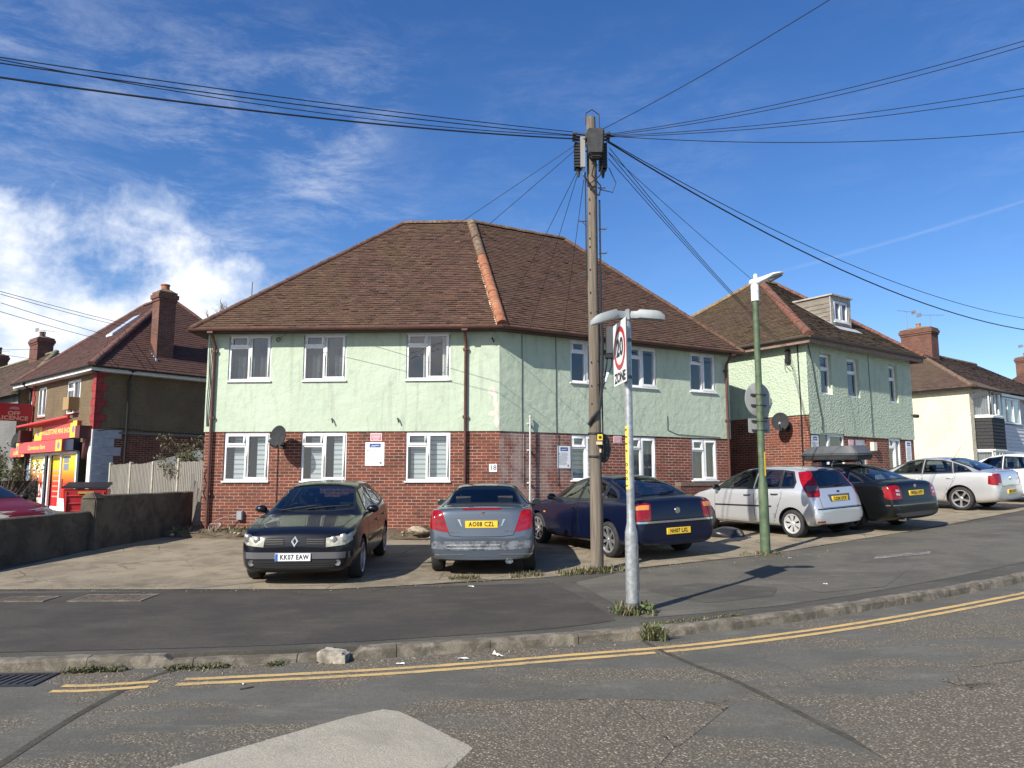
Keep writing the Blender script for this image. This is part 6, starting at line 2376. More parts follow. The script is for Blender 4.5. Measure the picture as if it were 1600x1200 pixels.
rr = random.Random(31)
mb = MB()
for k in range(42):
    a = rr.uniform(0, 6.283)
    d_ = .08 + abs(rr.gauss(0, .09))
    tuft(mb, LX + d_ * math.cos(a), LY + d_ * math.sin(a), g_ground(LX, LY) - .01, 7, .13, .03, rr, .8, .009)
leaves(mb, LX + .17, LY - .02, LZ, 60, .11, .13, rr, .028)
leaves(mb, LX - .2, LY - .03, LZ, 20, .12, .06, rr, .022)
tag(mb.build('weed_clump', WEED), 'green weeds growing round the foot of the 20 zone sign post', 'weeds')
mb = MB()
for k in range(36):
    x = 1.45 + rr.gauss(0, .07)
    y = 8.02 + rr.gauss(0, .035)
    tuft(mb, x, y, -.03, 8, .16, .03, rr, 1.2, .006)
leaves(mb, 1.45, 8.03, -.02, 80, .13, .14, rr, .024)
tag(mb.build('weed_clump', WEED), 'leafy weed tuft sprouting from the kerb face below the sign post', 'weeds')
mb = MB()
for k in range(420):                             # gutter grass at the left
    x = rr.uniform(-3.95, -1.75)
    dens = mnoise.noise(Vector((x * 2.3, 1, 0)))
    if dens < -.02:
        continue
    yk = 6.985 + (x + 4) * .105 if x < -2.9 else 7.10 + (x + 2.9) * .18
    tuft(mb, x, yk - .06 + rr.gauss(0, .028), -.11 + .0, 6, .055 + .05 * max(0, dens), .04, rr, 1.3, .006)
    if rr.random() < .5:
        leaves(mb, x, yk - .06, -.10, 4, .05, .05, rr, .02)
tag(mb.build('gutter_grass', GRASS), kind='stuff')
mb = MB()
for k in range(330):                             # rough edge where the forecourt meets the pavement
    x = rr.uniform(-1.3, 1.32)
    yy = 11.98 + (x + 1.0) * .21 + rr.gauss(0, .05)
    if mnoise.noise(Vector((x * 2.1, 5, 0))) < .02:
        continue
    tuft(mb, x, yy, g_ground(x, yy), 5, .085, .07, rr, 1.2, .006)
for k in range(90):
    x = rr.gauss(1.32, .22)
    yy = 12.50 + rr.gauss(0, .08) + (x - 1.32) * .3
    tuft(mb, x, yy, g_ground(x, yy), 6, .12, .05, rr, .9, .009)
for k in range(50):
    x = GX + rr.gauss(0, .16)
    yy = GY + rr.gauss(0, .10)
    tuft(mb, x, yy, g_ground(x, yy), 6, .07, .04, rr, .9, .008)
for k in range(120):
    x = rr.uniform(1.4, 2.6)
    yy = 8.15 + (x - 1.48) * .40 + .16 + rr.gauss(0, .02)
    tuft(mb, x, yy, g_ground(x, yy), 4, .025, .03, rr, .9, .006)
tag(mb.build('verge_grass', GRASS), kind='stuff')
# bank of soil and rubble along the foot of the flats


def bank_z(x, y):
    e = min(1, max(0, (y - 17.55) / .5))
    return .03 + .11 * e + .05 * mnoise.noise(Vector((x * 2.5, y * 2.5, 1))) + .03 * mnoise.noise(Vector((x * 7, y * 7, 4)))


sheet('soil_bank', ragged([(-8.3, 18.1), (-6.6, 17.75), (-4.5, 17.6), (-2.5, 17.5), (-.3, 17.3), (.55, 17.75), (.2, 18.6), (-7.6, 18.75), (-8.3, 19.6)], .08, .2, 5), .0, SOIL, .13, zfun=bank_z, skirt=.25)
mb = MB()
for k in range(620):
    x = rr.uniform(-8.1, .3)
    yy = 17.65 + rr.random() * .8 + (.25 if x < -6 else 0)
    if mnoise.noise(Vector((x * 1.6, yy * 1.6, 8))) < -.02:
        continue
    tuft(mb, x, yy, g_ground(x, yy) + bank_z(x, yy) - .01, 5, .12, .06, rr, 1.0, .012)
tag(mb.build('bank_grass', GRASS), kind='stuff')
mb = MB()
for k in range(26):
    x = rr.uniform(-8, .4)
    if k < 5:
        x = rr.uniform(.0, .8)
    yy = 17.45 + rr.random() * .5
    s_ = rr.uniform(.02, .06)
    ico = bmesh.new()
    bmesh.ops.create_icosphere(ico, subdivisions=2, radius=s_)
    for v in ico.verts:
        v.co *= 1 + .35 * mnoise.noise(v.co * 9 + Vector((k, 0, 0)))
        v.co.z *= .65
    o_ = len(mb.v)
    mb.add([v.co + Vector((x, yy, g_ground(x, yy) + bank_z(x, yy) + s_ * .25)) for v in ico.verts], [[v.index for v in f.verts] for f in ico.faces])
    ico.free()
rb = mb.build('rubble', pmat('rubble_stone', (.34, .28, .20), .95, var=.35, vscale=14, bump=.5), smooth=50)
rb['kind'] = 'stuff'
# big pale lump of broken concrete between the first two cars
for (x, yy, s_, lb_, nm) in ((-2.15, 17.62, .15, 'pale lump of rubble on the soil bank behind the dark hatchback', 'stone'),):
    ico = bmesh.new()
    bmesh.ops.create_icosphere(ico, subdivisions=3, radius=s_)
    for v in ico.verts:
        v.co *= 1 + .5 * mnoise.noise(v.co * 7) + .25 * mnoise.noise(v.co * 19)
        v.co.x *= 1.5
        v.co.z *= .6
        v.co += Vector((x, yy, g_ground(x, yy) + .20))
    me = bpy.data.meshes.new(nm)
    ico.to_mesh(me)
    ico.free()
    tag(obj(nm, me, MATS['rubble_stone'], smooth=60), lb_, 'stone')
# loose kerb block in the gutter
bm = bmesh.new()
bmesh.ops.create_cube(bm, size=1)
bmesh.ops.subdivide_edges(bm, edges=bm.edges, cuts=6, use_grid_fill=True)
for v in bm.verts:
    p = v.co.copy()
    v.co = Vector((p.x * .27, p.y * .16, p.z * .125))
    q = v.co * 9
    v.co += v.co.normalized() * (.018 * mnoise.noise(q) + .010 * mnoise.noise(q * 3) - (.05 if abs(p.x) > .45 and p.z > .4 else 0) * .6)
    v.co.z += -.02 * p.x
    v.co = Matrix.Rotation(R(-4), 3, 'Z') @ v.co + Vector((-1.66, 7.30, -.045))
me = bpy.data.meshes.new('kerb_block')
bm.to_mesh(me)
bm.free()
tag(obj('kerb_block', me, pmat('pale_block', (.34, .31, .25), .95, var=.35, vscale=10, bump=.7, bscale=50, dirt=((.12, .10, .075), 7, .8)), smooth=50), 'loose pale broken kerb block standing in the gutter', 'kerb block')
# litter
PAPER = pmat('litter_paper', (.66, .65, .62), .8)
rr = random.Random(77)


def scrap(x, y, s_, label, road=False, sx=1.6):
    m_ = MB()
    z = g_ground(x, y) - (.10 if road else 0) + .008
    n_ = 5
    a = rr.uniform(0, 3)
    vs_ = []
    for i in range(n_):
        for j in range(n_):
            u_, v_ = (i / (n_ - 1) - .5) * sx, j / (n_ - 1) - .5
            vs_.append((x + s_ * (u_ * math.cos(a) * 1 - v_ * .5 * math.sin(a)) + rr.uniform(-.1, .1) * s_, y + s_ * (u_ * math.sin(a) * .3 + v_ * .6), z + s_ * .10 * abs(rr.gauss(0, 1))))
    m_.add(vs_, [(i * n_ + j, (i + 1) * n_ + j, (i + 1) * n_ + j + 1, i * n_ + j + 1) for i in range(n_ - 1) for j in range(n_ - 1)])
    tag(m_.build('paper_scrap', PAPER), label, 'litter', 'scraps of litter')


scrap(-.60, 11.3, .07, 'white paper scrap on the dark pavement behind the silver blue convertible')
scrap(4.35, 10.75, .09, 'white paper scrap lying in the middle of the right-hand pavement')
scrap(-.12, 7.43, .11, 'crumpled white litter in the gutter left of the sign post', True)
scrap(-.46, 7.34, .06, 'small white litter in the gutter next to the crumpled one', True)
scrap(-1.02, 7.16, .05, 'flat white scrap in the gutter near the loose kerb block', True)
scrap(-2.22, 6.50, .05, 'white scrap on the road before the yellow lines at the left', True)
scrap(4.85, 13.45, .06, 'white scrap on the pavement to the right of the green lamp')
mb = MB()
mb.tube([(-2.2, 6.36, -.083), (-2.15, 6.39, -.080), (-2.11, 6.43, -.083)], .008, 6)
tag(mb.build('stick', pmat('dark_stick', (.05, .035, .025), .9)), 'short dark stick lying on the road at the left', 'stick')
mb = MB()
rr = random.Random(5)
for k in range(560):                             # grit and leaf crumbs along the gutter and forecourt edge
    if k < 300:
        x = rr.uniform(-3.5, 5.5)
        yk = 7.55 + (x + .62) * .25 + max(0, x - 1) * .28 - .02 - abs(rr.gauss(0, .10)) if x > -.62 else 7.36 + (x + 1.5) * .2 - .05 - abs(rr.gauss(0, .1))
        z = g_ground(x, yk) - .098
    else:
        x = rr.uniform(-8, 6)
        yk = 11.15 + max(0, x + 2.2) * .36 + rr.gauss(0, .16) if x > -2.2 else 11.12 + rr.gauss(0, .18)
        z = g_ground(x, yk) + .006
    s_ = rr.uniform(.004, .014)
    a = rr.uniform(0, 6.3)
    mb.add([(x + s_ * math.cos(a), yk + s_ * math.sin(a), z), (x + s_ * math.cos(a + 2.1), yk + s_ * math.sin(a + 2.1), z), (x + s_ * math.cos(a + 4.2), yk + s_ * math.sin(a + 4.2), z), (x, yk, z + s_ * 1.1)],
           [(0, 1, 3), (1, 2, 3), (2, 0, 3)], 0 if rr.random() < .55 else 1)
tag(mb.build('loose_grit', [pmat('pale_grit', (.27, .24, .18), .9), pmat('brown_leaf_crumb', (.12, .075, .04), .9)]), kind='stuff')
bm = bmesh.new()
bmesh.ops.create_icosphere(bm, subdivisions=3, radius=.33)
for v in bm.verts:
    q = v.co * 4
    v.co *= 1 + .25 * mnoise.noise(q) + .10 * mnoise.noise(q * 3.3)
    v.co.x *= 1.25
    v.co.z = max(-.05, v.co.z * .55)
    v.co += Vector((4.75, 16.9, g_ground(4.75, 16.9) + .03))
me = bpy.data.meshes.new('rubbish_bag')
bm.to_mesh(me)
bm.free()
tag(obj('rubbish_bag', me, pmat('black_bag', (.02, .02, .022), .35), smooth=60), 'slumped black rubbish bag on the forecourt behind the blue car', 'rubbish bag')
# ivy over the yard behind the fence
bush = thing('ivy_bush', 'straggly dull green ivy bush over the fence against the shaded shop wall', 'bush', (-8.9, 21.6, .35))
rr = random.Random(14)
mb = MB()
st_ = MB()
for k in range(46):
    a, l_ = rr.uniform(0, 6.28), rr.uniform(.3, 1.5)
    P0 = Vector((-8.8 + rr.gauss(0, .4), 21.7 + rr.gauss(0, .35), 1.6))
    d = Vector((math.cos(a) * .45 - .1, math.sin(a) * .35, rr.uniform(.5, 1.25))).normalized()
    pts = [P0 + d * (l_ * i / 4) + Vector((rr.gauss(0, .04), rr.gauss(0, .04), -.05 * i * i * .2)) for i in range(5)]
    st_.tube(pts, [.012, .010, .008, .006, .004], 4)
    for p in pts[1:]:
        leaves(mb, p.x, p.y, p.z - .1, 22, .17, .2, rr, .038)
st_.build('stems', TWIG, bush)
mb.build('foliage', IVY, bush)
hedge = thing('shrub', 'small dark leafy shrub at the left edge above the dark fence', 'shrub', (-19.6, 28.9, .3))
mb = MB()
st_ = MB()
for k in range(60):
    p = Vector((-19.4 + rr.gauss(0, .75), 28.7 + rr.gauss(0, .3), 1.5 + abs(rr.gauss(0, .5))))
    leaves(mb, p.x, p.y, p.z, 22, .2, .25, rr, .055)
    st_.tube([(p.x * .4 - 19.5 * .6, 28.7, .4), (p.x, p.y, p.z)], [.02, .006], 4)
st_.build('stems', TWIG, hedge)
mb.build('foliage', leaf_mat('shrub_leaf', (.03, .05, .018), (.11, .13, .05)), hedge)
tree = thing('bare_tree', 'bare twiggy tree showing just over the left hip of the brown roof', 'tree', (-11.0, 30.5, .5))
mb = MB()
tk = MB()
tk.tube([(-11.0, 30.5, .3), (-11.05, 30.5, 3), (-11.3, 30.45, 5.6), (-11.45, 30.5, 7.6)], [.16, .13, .10, .06], 10)
tk.build('trunk', TWIG, tree, smooth=60)


def twigs(p, d, l_, r, lev):
    q = p + d * l_ + Vector((rr.gauss(0, .03), rr.gauss(0, .03), 0))
    mb.tube([p, p.lerp(q, .5) + Vector((rr.gauss(0, .02), 0, rr.gauss(0, .02))), q], [r, r * .8, r * .6], 5)
    if lev:
        for _ in range(3 if lev > 1 else 4):
            dd = (d + Vector((rr.gauss(0, .5), rr.gauss(0, .4), rr.gauss(.12, .25)))).normalized()
            twigs(p.lerp(q, rr.uniform(.5, 1)), dd, l_ * rr.uniform(.55, .8), r * .6, lev - 1)


for k in range(7):
    a = k * .9
    twigs(Vector((-11.4, 30.5, 5.75 + .26 * k)), Vector((math.cos(a) * .6, math.sin(a) * .5, .8)).normalized(), .95, .03, 3)
mb.build('crown', TWIG, tree)
mb = MB()
mb.tube([(-10.4, 29.5, 6), (-10.4, 29.5, 9.45)], .022, 6)
tag(mb.build('mast', STEEL), 'thin dark mast showing over the left hip of the brown roof', 'mast')

# ------------------------------------------------------------------ cars
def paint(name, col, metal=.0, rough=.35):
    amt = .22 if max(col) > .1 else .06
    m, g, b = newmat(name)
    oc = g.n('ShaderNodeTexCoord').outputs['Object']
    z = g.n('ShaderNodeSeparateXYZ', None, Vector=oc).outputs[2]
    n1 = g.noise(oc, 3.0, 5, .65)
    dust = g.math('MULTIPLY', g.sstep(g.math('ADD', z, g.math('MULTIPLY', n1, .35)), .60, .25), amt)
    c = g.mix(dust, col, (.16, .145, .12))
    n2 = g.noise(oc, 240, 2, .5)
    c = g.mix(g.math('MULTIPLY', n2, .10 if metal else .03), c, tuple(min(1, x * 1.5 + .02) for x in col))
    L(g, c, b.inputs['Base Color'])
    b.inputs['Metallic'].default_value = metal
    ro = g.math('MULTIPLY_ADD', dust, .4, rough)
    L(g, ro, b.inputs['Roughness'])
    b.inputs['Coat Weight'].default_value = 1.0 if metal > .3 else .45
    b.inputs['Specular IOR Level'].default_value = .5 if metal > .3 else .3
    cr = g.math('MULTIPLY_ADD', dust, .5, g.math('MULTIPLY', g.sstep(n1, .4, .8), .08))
    L(g, cr, b.inputs['Coat Roughness'])
    return m


CG = glass_mat('car_glass', (.40, .46, .46), .95)
CABIN = pmat('dark_cabin_lining', (.018, .018, .019), .85)
TRIM = pmat('black_car_trim', (.016, .016, .017), .5, bump=.15, bscale=200)
SEAM = pmat('shut_line_dark', (.006, .006, .007), .8)
UNDER = pmat('wheel_arch_dark', (.010, .010, .011), .9)
TYRE = pmat('tyre_rubber', (.022, .022, .023), .8, var=.3, vscale=9, bump=.2, bscale=90)
ALLOY = pmat('alloy_wheel', (.46, .46, .46), .38, .75, var=.15, vscale=12)
HUBD = pmat('dark_brake_void', (.012, .012, .013), .8)
CHROME = pmat('chrome_trim', (.62, .63, .65), .16, .95)
REDL = pmat('red_lamp_lens', (.24, .004, .007), .12, coat=.5, spec=.4, var=.3, vscale=18)
REDD = pmat('dark_red_lens', (.20, .006, .010), .10, coat=1.0)
CLEARL = pmat('clear_lamp_lens', (.40, .385, .31), .16, .1, coat=.8, var=.25, vscale=26)
AMBERL = pmat('amber_lens', (.62, .26, .06), .15, coat=1.0)
PLW = pmat('white_plate', (.78, .79, .80), .4)
PLY = pmat('yellow_plate', (.80, .53, .035), .4)


def lerp_tab(tab, s):
    if s <= tab[0][0]:
        return tab[0][1]
    for (a, x), (b, y) in zip(tab, tab[1:]):
        if s <= b:
            return x + (y - x) * (s - a) / (b - a)
    return tab[-1][1]


class Car:
    def __init__(c, name, label, loc, heading, L_, W, fo, wb, Rw, zT, zB, zb, rr_, paintm, plan_f=None, plan_r=None, group='parked cars', crown=.012, lev=2, glass=(), seats=True):
        c.L, c.W, c.fo, c.wb, c.R = L_, W, fo, wb, Rw
        c.root = thing(name, label, 'car', (0, 0, 0), 0, group)
        c.xf = fo + wb / 2
        c.paint = paintm
        c.qr = .5
        h = W / 2
        pf = plan_f or [(0, .66), (.03, .76), (.09, .85), (.2, .925), (.4, .975), (.75, 1)]
        pr = plan_r or [(0, .74), (.02, .83), (.06, .90), (.14, .955), (.3, .985), (.6, 1)]
        st = sorted({0, .02, .05, .10, .2, .35, .55, .75, 1.0, *[s for s, _ in zT], *[round(L_ - s, 3) for s in (0, .02, .05, .10, .2, .35)]})
        k = 0
        out = [st[0]]
        for s in st[1:]:
            if s - out[-1] > .28:
                n = int((s - out[-1]) / .24)
                a = out[-1]
                for i in range(1, n + 1):
                    out.append(a + (s - a) * i / (n + 1))
            if s - out[-1] > .012:
                out.append(s)
        st = out
        rings = []
        for s in st:
            w = h * min(lerp_tab(pf, s), lerp_tab(pr, L_ - s))
            b, T = lerp_tab(zb, s), lerp_tab(zT, s)
            B = min(lerp_tab(zB, s), T - .045)
            r = min(lerp_tab(rr_, s) * h, w * .93)
            g7 = min(B + .03, T - .03)
            y7 = w * .935
            zr = max(T - .065, g7 + .006)
            zq = max(T - .014, zr + .004)
            m8 = ((y7 + r) / 2 + .012, (g7 + zr) / 2)
            zw = b + .52 * (B - b)
            half = [(0, b), (.72 * w, b), (.92 * w, b + .03), (.982 * w, b + .12), (w, zw - .02), (.997 * w, zw + .08), (.978 * w, B - .04), (.952 * w, B), (y7, g7), m8, (r, zr), (r - .07, zq), (r * .55, T), (0, T + crown)]
            x = c.xf - s
            ring = [(x, y, z) for y, z in half] + [(x, -y, z) for y, z in reversed(half[1:-1])]
            rings.append(ring)
        bm = bmesh.new()
        V = [[bm.verts.new(p) for p in ring] for ring in rings]
        n = len(V[0])
        for a, b in zip(V, V[1:]):
            for i in range(n):
                bm.faces.new((a[i], a[(i + 1) % n], b[(i + 1) % n], b[i]))
        hn = n // 2
        for ring, flip in ((V[0], False), (V[-1], True)):
            # cap: bridge left and right of the end ring
            for i in range(hn):
                l0, l1 = ring[i], ring[i + 1]
                r0, r1 = ring[(n - i) % n], ring[(n - i - 1) % n]
                vs = [l0, l1] + ([r1] if r1 is not l1 else []) + ([r0] if r0 is not l0 else [])
                if len(vs) >= 3:
                    bm.faces.new(vs if flip else list(reversed(vs)))
        bmesh.ops.recalc_face_normals(bm, faces=bm.faces)
        me = bpy.data.meshes.new('body')
        bm.to_mesh(me)
        bm.free()
        tmp = bpy.data.objects.new('body', me)
        COL.objects.link(tmp)
        md = tmp.modifiers.new('s', 'SUBSURF')
        md.levels = md.render_levels = lev
        dg = bpy.context.evaluated_depsgraph_get()
        smooth = bpy.data.meshes.new_from_object(tmp.evaluated_get(dg))
        c.sm = smooth
        c.bvh = BVHTree.FromPolygons([v.co for v in smooth.vertices], [tuple(p.vertices) for p in smooth.polygons])
        smooth.polygons.foreach_set('use_smooth', [True] * len(smooth.polygons))
        # wheel wells
        tmp.modifiers.clear()
        tmp.data = smooth.copy()
        cuts = [MB(), MB(), MB(), MB()]
        cut = cuts[0]
        c.ra = Rw + .055
        for s in (fo, fo + wb):
            for sd in (-1, 1):
                cut.lathe([(0, -.30), (c.ra, -.30), (c.ra, .30), (0, .30)], 40, 0, Matrix.Translation((c.xf - s, sd * (h + .06), Rw + .005)) @ Matrix.Rotation(R(90), 4, 'X'))
        if glass:
            tp = [q for n_, ax, q in glass if ax == 'T']
            fr = [q for q in tp if min(p[0] for p in q) < 1.6]
            re_ = [q for q in tp if min(p[0] for p in q) >= 1.6] + [[(L_ - .22, 0)] for n_, ax, q in glass if ax == 'B']
            s0 = max(p[0] for p in fr[0]) - .35 if fr else fo + .75
            s1 = (max(p[0] for p in re_[0]) if re_ else L_ - .30) - .22
            secs = []
            nn = 9
            for i in range(nn + 1):
                s_ = s0 + (s1 - s0) * i / nn
                w = h * min(lerp_tab(pf, s_), lerp_tab(pr, L_ - s_))
                T, B = lerp_tab(zT, s_), lerp_tab(zB, s_)
                T = max(T, B + .16)
                r = min(lerp_tab(rr_, s_) * h, w * .93)
                y7 = w * .935 - .07
                x = c.xf - s_
                secs.append([(x, -y7, .46), (x, y7, .46), (x, y7, B + .02), (x, r - .05, T - .10), (x, r - .13, T - .055), (x, -r + .13, T - .055), (x, -r + .05, T - .10), (x, -y7, B + .02)])
            vs = [p for q in secs for p in q]
            fs = [tuple(range(8)), tuple(range(nn * 8 + 7, nn * 8 - 1, -1))]
            for i in range(nn):
                fs += [(i * 8 + k, (i + 1) * 8 + k, (i + 1) * 8 + (k + 1) % 8, i * 8 + (k + 1) % 8) for k in range(8)]
            cuts[1].add(vs, fs)
            for n_, ax, q in glass:
                if ax == 'L':
                    for sd in (1, -1):
                        cuts[2].prism([(c.xf - a_, b_) for a_, b_ in q], .36, 1.4, 0, Matrix(((1, 0, 0, 0), (0, 0, sd, 0), (0, 1, 0, 0), (0, 0, 0, 1))))
                elif ax == 'T':
                    zf = min(lerp_tab(zB, p[0]) for p in q) - .02
                    cuts[3].prism([(c.xf - a_, b_) for a_, b_ in q], zf + .03, 1.9)
                elif ax == 'B':
                    cuts[3].prism(q, -(c.xf - L_) - .55, -(c.xf - L_) + .4, 0, Matrix(((0, 0, -1, 0), (1, 0, 0, 0), (0, 1, 0, 0), (0, 0, 0, 1))))
        cobs = []
        for cut in cuts:
            if not cut.f:
                continue
            cm = cut.mesh('cut')
            b2 = bmesh.new()
            b2.from_mesh(cm)
            bmesh.ops.remove_doubles(b2, verts=b2.verts, dist=1e-5)
            bmesh.ops.recalc_face_normals(b2, faces=b2.faces)
            b2.to_mesh(cm)
            b2.free()
            co = bpy.data.objects.new('cut', cm)
            COL.objects.link(co)
            cobs.append(co)
            md = tmp.modifiers.new('b', 'BOOLEAN')
            md.operation = 'DIFFERENCE'
            md.object = co
            md.solver = 'EXACT'
        dg = bpy.context.evaluated_depsgraph_get()
        bod = bpy.data.meshes.new_from_object(tmp.evaluated_get(dg))
        bpy.data.objects.remove(tmp)
        for co in cobs:
            bpy.data.objects.remove(co)
        bod.materials.clear()
        bod.materials.append(paintm)
        bod.materials.append(UNDER)
        bod.materials.append(CABIN)
        for p in bod.polygons:
            ct = p.center
            p.material_index = 0
            _, _, _, dist_ = c.bvh.find_nearest(ct)
            if dist_ is None or dist_ > .006:
                p.material_index = 2
            if ct.z < lerp_tab(zb, c.xf - ct.x) + .02 and p.normal.z < -.8:
                p.material_index = 1
            for s in (fo, fo + wb):
                d = math.hypot(ct.x - (c.xf - s), ct.z - Rw - .005)
                if d < c.ra + .004 and abs(ct.y) > h - .27 and (abs(p.normal.y) < .35 or abs(abs(ct.y) - (h - .24)) < .012):
                    if d < c.ra - .02 or (p.normal.x * (c.xf - s - ct.x) + p.normal.z * (Rw - ct.z)) > 0:
                        p.material_index = 1
        bod.name = 'body'
        bod.polygons.foreach_set('use_smooth', [True] * len(bod.polygons))
        bod.set_sharp_from_angle(angle=R(42))
        c.body = bpy.data.objects.new('body', bod)
        COL.objects.link(c.body)
        setparent(c.body, c.root)
        c.place = (loc, heading)
        c.glaze(glass, seats)

    def hit(c, ax, a, b):
        """surface point and smooth normal seen along an axis: L/R side (s,z), F/B ends (y,z), T top (s,y)"""
        if ax in 'LR':
            sd = 1 if ax == 'L' else -1
            o, d = Vector((c.xf - a, sd * 3, b)), Vector((0, -sd, 0))
        elif ax in 'FB':
            sd = 1 if ax == 'F' else -1
            o, d = Vector((sd * 6, a, b)), Vector((-sd, 0, 0))
        elif ax[0] == 'Q':
            sd = 1 if ax == 'QL' else -1
            th = a / .5
            d = Vector((math.cos(th), -sd * math.sin(th), 0))
            o = Vector((c.xf - c.L + c.qr, sd * (c.W / 2 - .5), b)) - d * 3
        else:
            o, d = Vector((c.xf - a, b, 4)), Vector((0, 0, -1))
        p, nn, i, _ = c.bvh.ray_cast(o, d)
        if p is None:
            far = o + d * 2.4 if ax[0] == 'Q' else o + d * (3 - c.W / 2 + .04 if ax in 'LR' else (6 - c.xf if ax == 'F' else 6 - (c.L - c.xf)) if ax in 'FB' else 3)
            p, nn, i, _ = c.bvh.find_nearest(far)
        pl = c.sm.polygons[i]
        acc = Vector()
        for vi in pl.vertices:
            v = c.sm.vertices[vi]
            acc += v.normal / ((v.co - p).length + .004)
        return p, acc.normalized()

    def patch(c, name, specs, off, mat, parent=None, res=.05, label=None):
        """part lying on the bodywork: outline drawn in a side, end or top view, laid on the curved surface"""
        vs, fs, ns = [], [], []
        for ax, poly in specs:
            bm = grid_poly(poly, res)
            bm.verts.index_update()
            o = len(vs)
            for v in bm.verts:
                p, nn = c.hit(ax, v.co.x, v.co.y)
                vs.append(p + nn * off)
                ns.append(nn)
            for f in bm.faces:
                idx = [o + v.index for v in f.verts]
                q = [vs[i] for i in idx]
                nf = Vector()
                for i in range(len(q)):
                    nf += q[i].cross(q[(i + 1) % len(q)])
                if nf.dot(ns[idx[0]]) < 0:
                    idx.reverse()
                fs.append(idx)
            bm.free()
        me = bpy.data.meshes.new(name)
        me.from_pydata(vs, [], fs)
        me.shade_smooth()
        ob = obj(name, me, mat, parent or c.root)
        me.normals_split_custom_set_from_vertices([tuple(x) for x in ns])
        if label:
            ob['label'] = label
        return ob

    def ring(c, ax, q, d, off, mat, parent, name='window_rubber'):
        g_ = grow2(q, d)
        n_ = len(q)
        return c.patch(name, [(ax, [q[i], q[(i + 1) % n_], g_[(i + 1) % n_], g_[i]]) for i in range(n_)], off, mat, parent, res=.06)

    def glaze(c, glass, seats):
        for n_, ax, q in glass:
            for a_ in (('L', 'R') if ax == 'L' else (ax,)):
                w = c.patch(n_, [(a_, q)], .0035, CG)
                c.ring(a_, q, .022 if ax == 'L' else .018, .003, TRIM, w)
                c.ring(a_, q, -.016, .0048, TRIM, w, 'glass_edge')
        if not (glass and seats):
            return
        for s_, ys in ((c.fo + 1.28, (-.36, .36)), (c.fo + 2.08, (-.36, .36))):
            for y in ys:
                x = c.xf - s_
                m_ = MB()
                m_.add([(x + .02, y - .24, .46), (x + .02, y + .24, .46), (x - .12, y + .25, .46), (x - .12, y - .25, .46), (x - .12, y - .21, 1.02), (x - .12, y + .21, 1.02), (x - .24, y + .20, 1.02), (x - .24, y - .20, 1.02)],
                       [(3, 2, 1, 0), (4, 5, 6, 7), (0, 1, 5, 4), (1, 2, 6, 5), (2, 3, 7, 6), (3, 0, 4, 7)])
                m_.box(x - .23, x - .14, y - .13, y + .13, 1.05, 1.21)
                m_.tube([(x - .19, y - .05, 1.0), (x - .19, y - .05, 1.08)], .01, 5)
                m_.tube([(x - .19, y + .05, 1.0), (x - .19, y + .05, 1.08)], .01, 5)
                m_.build('seat', pmat('grey_seat_cloth', (.045, .045, .048), .9, var=.2), c.root, bevel=.035)
        x = c.xf - c.fo - .88
        m_ = MB()
        M0 = Matrix.Translation((x, -.36, .95)) @ Matrix.Rotation(R(-65), 4, 'Y')
        m_.tube([M0 @ Vector((.18 * math.cos(k * .3142), .18 * math.sin(k * .3142), 0)) for k in range(21)], .017, 7)
        m_.tube([M0 @ Vector((0, -.17, 0)), M0 @ Vector((0, .17, 0))], .02, 6)
        m_.build('steering_wheel', TRIM, c.root, smooth=60)

    def corner(c, pts):
        """outline round a rear corner: ('B', y, z) points on the end, ('S', s, z) points on the side"""
        out = []
        for k, a, z in pts:
            if k == 'B':
                out.append((.5 * math.atan2(a - (c.W / 2 - .5), c.qr), z))
            else:
                out.append((.5 * math.atan2(.5, c.qr - (c.L - a)), z))
        return out

    def lamp(c, name, pts, off, mat, parent=None, res=.018):
        q = c.corner(pts)
        return [c.patch(name, [(ax, q)], off, mat, p_, res) for ax, p_ in zip(('QL', 'QR'), parent or (None, None))]

    def both(c, name, poly, off, mat, parent=None, res=.05):
        return [c.patch(name, [(a, poly)], off, mat, parent, res) for a in 'LR']

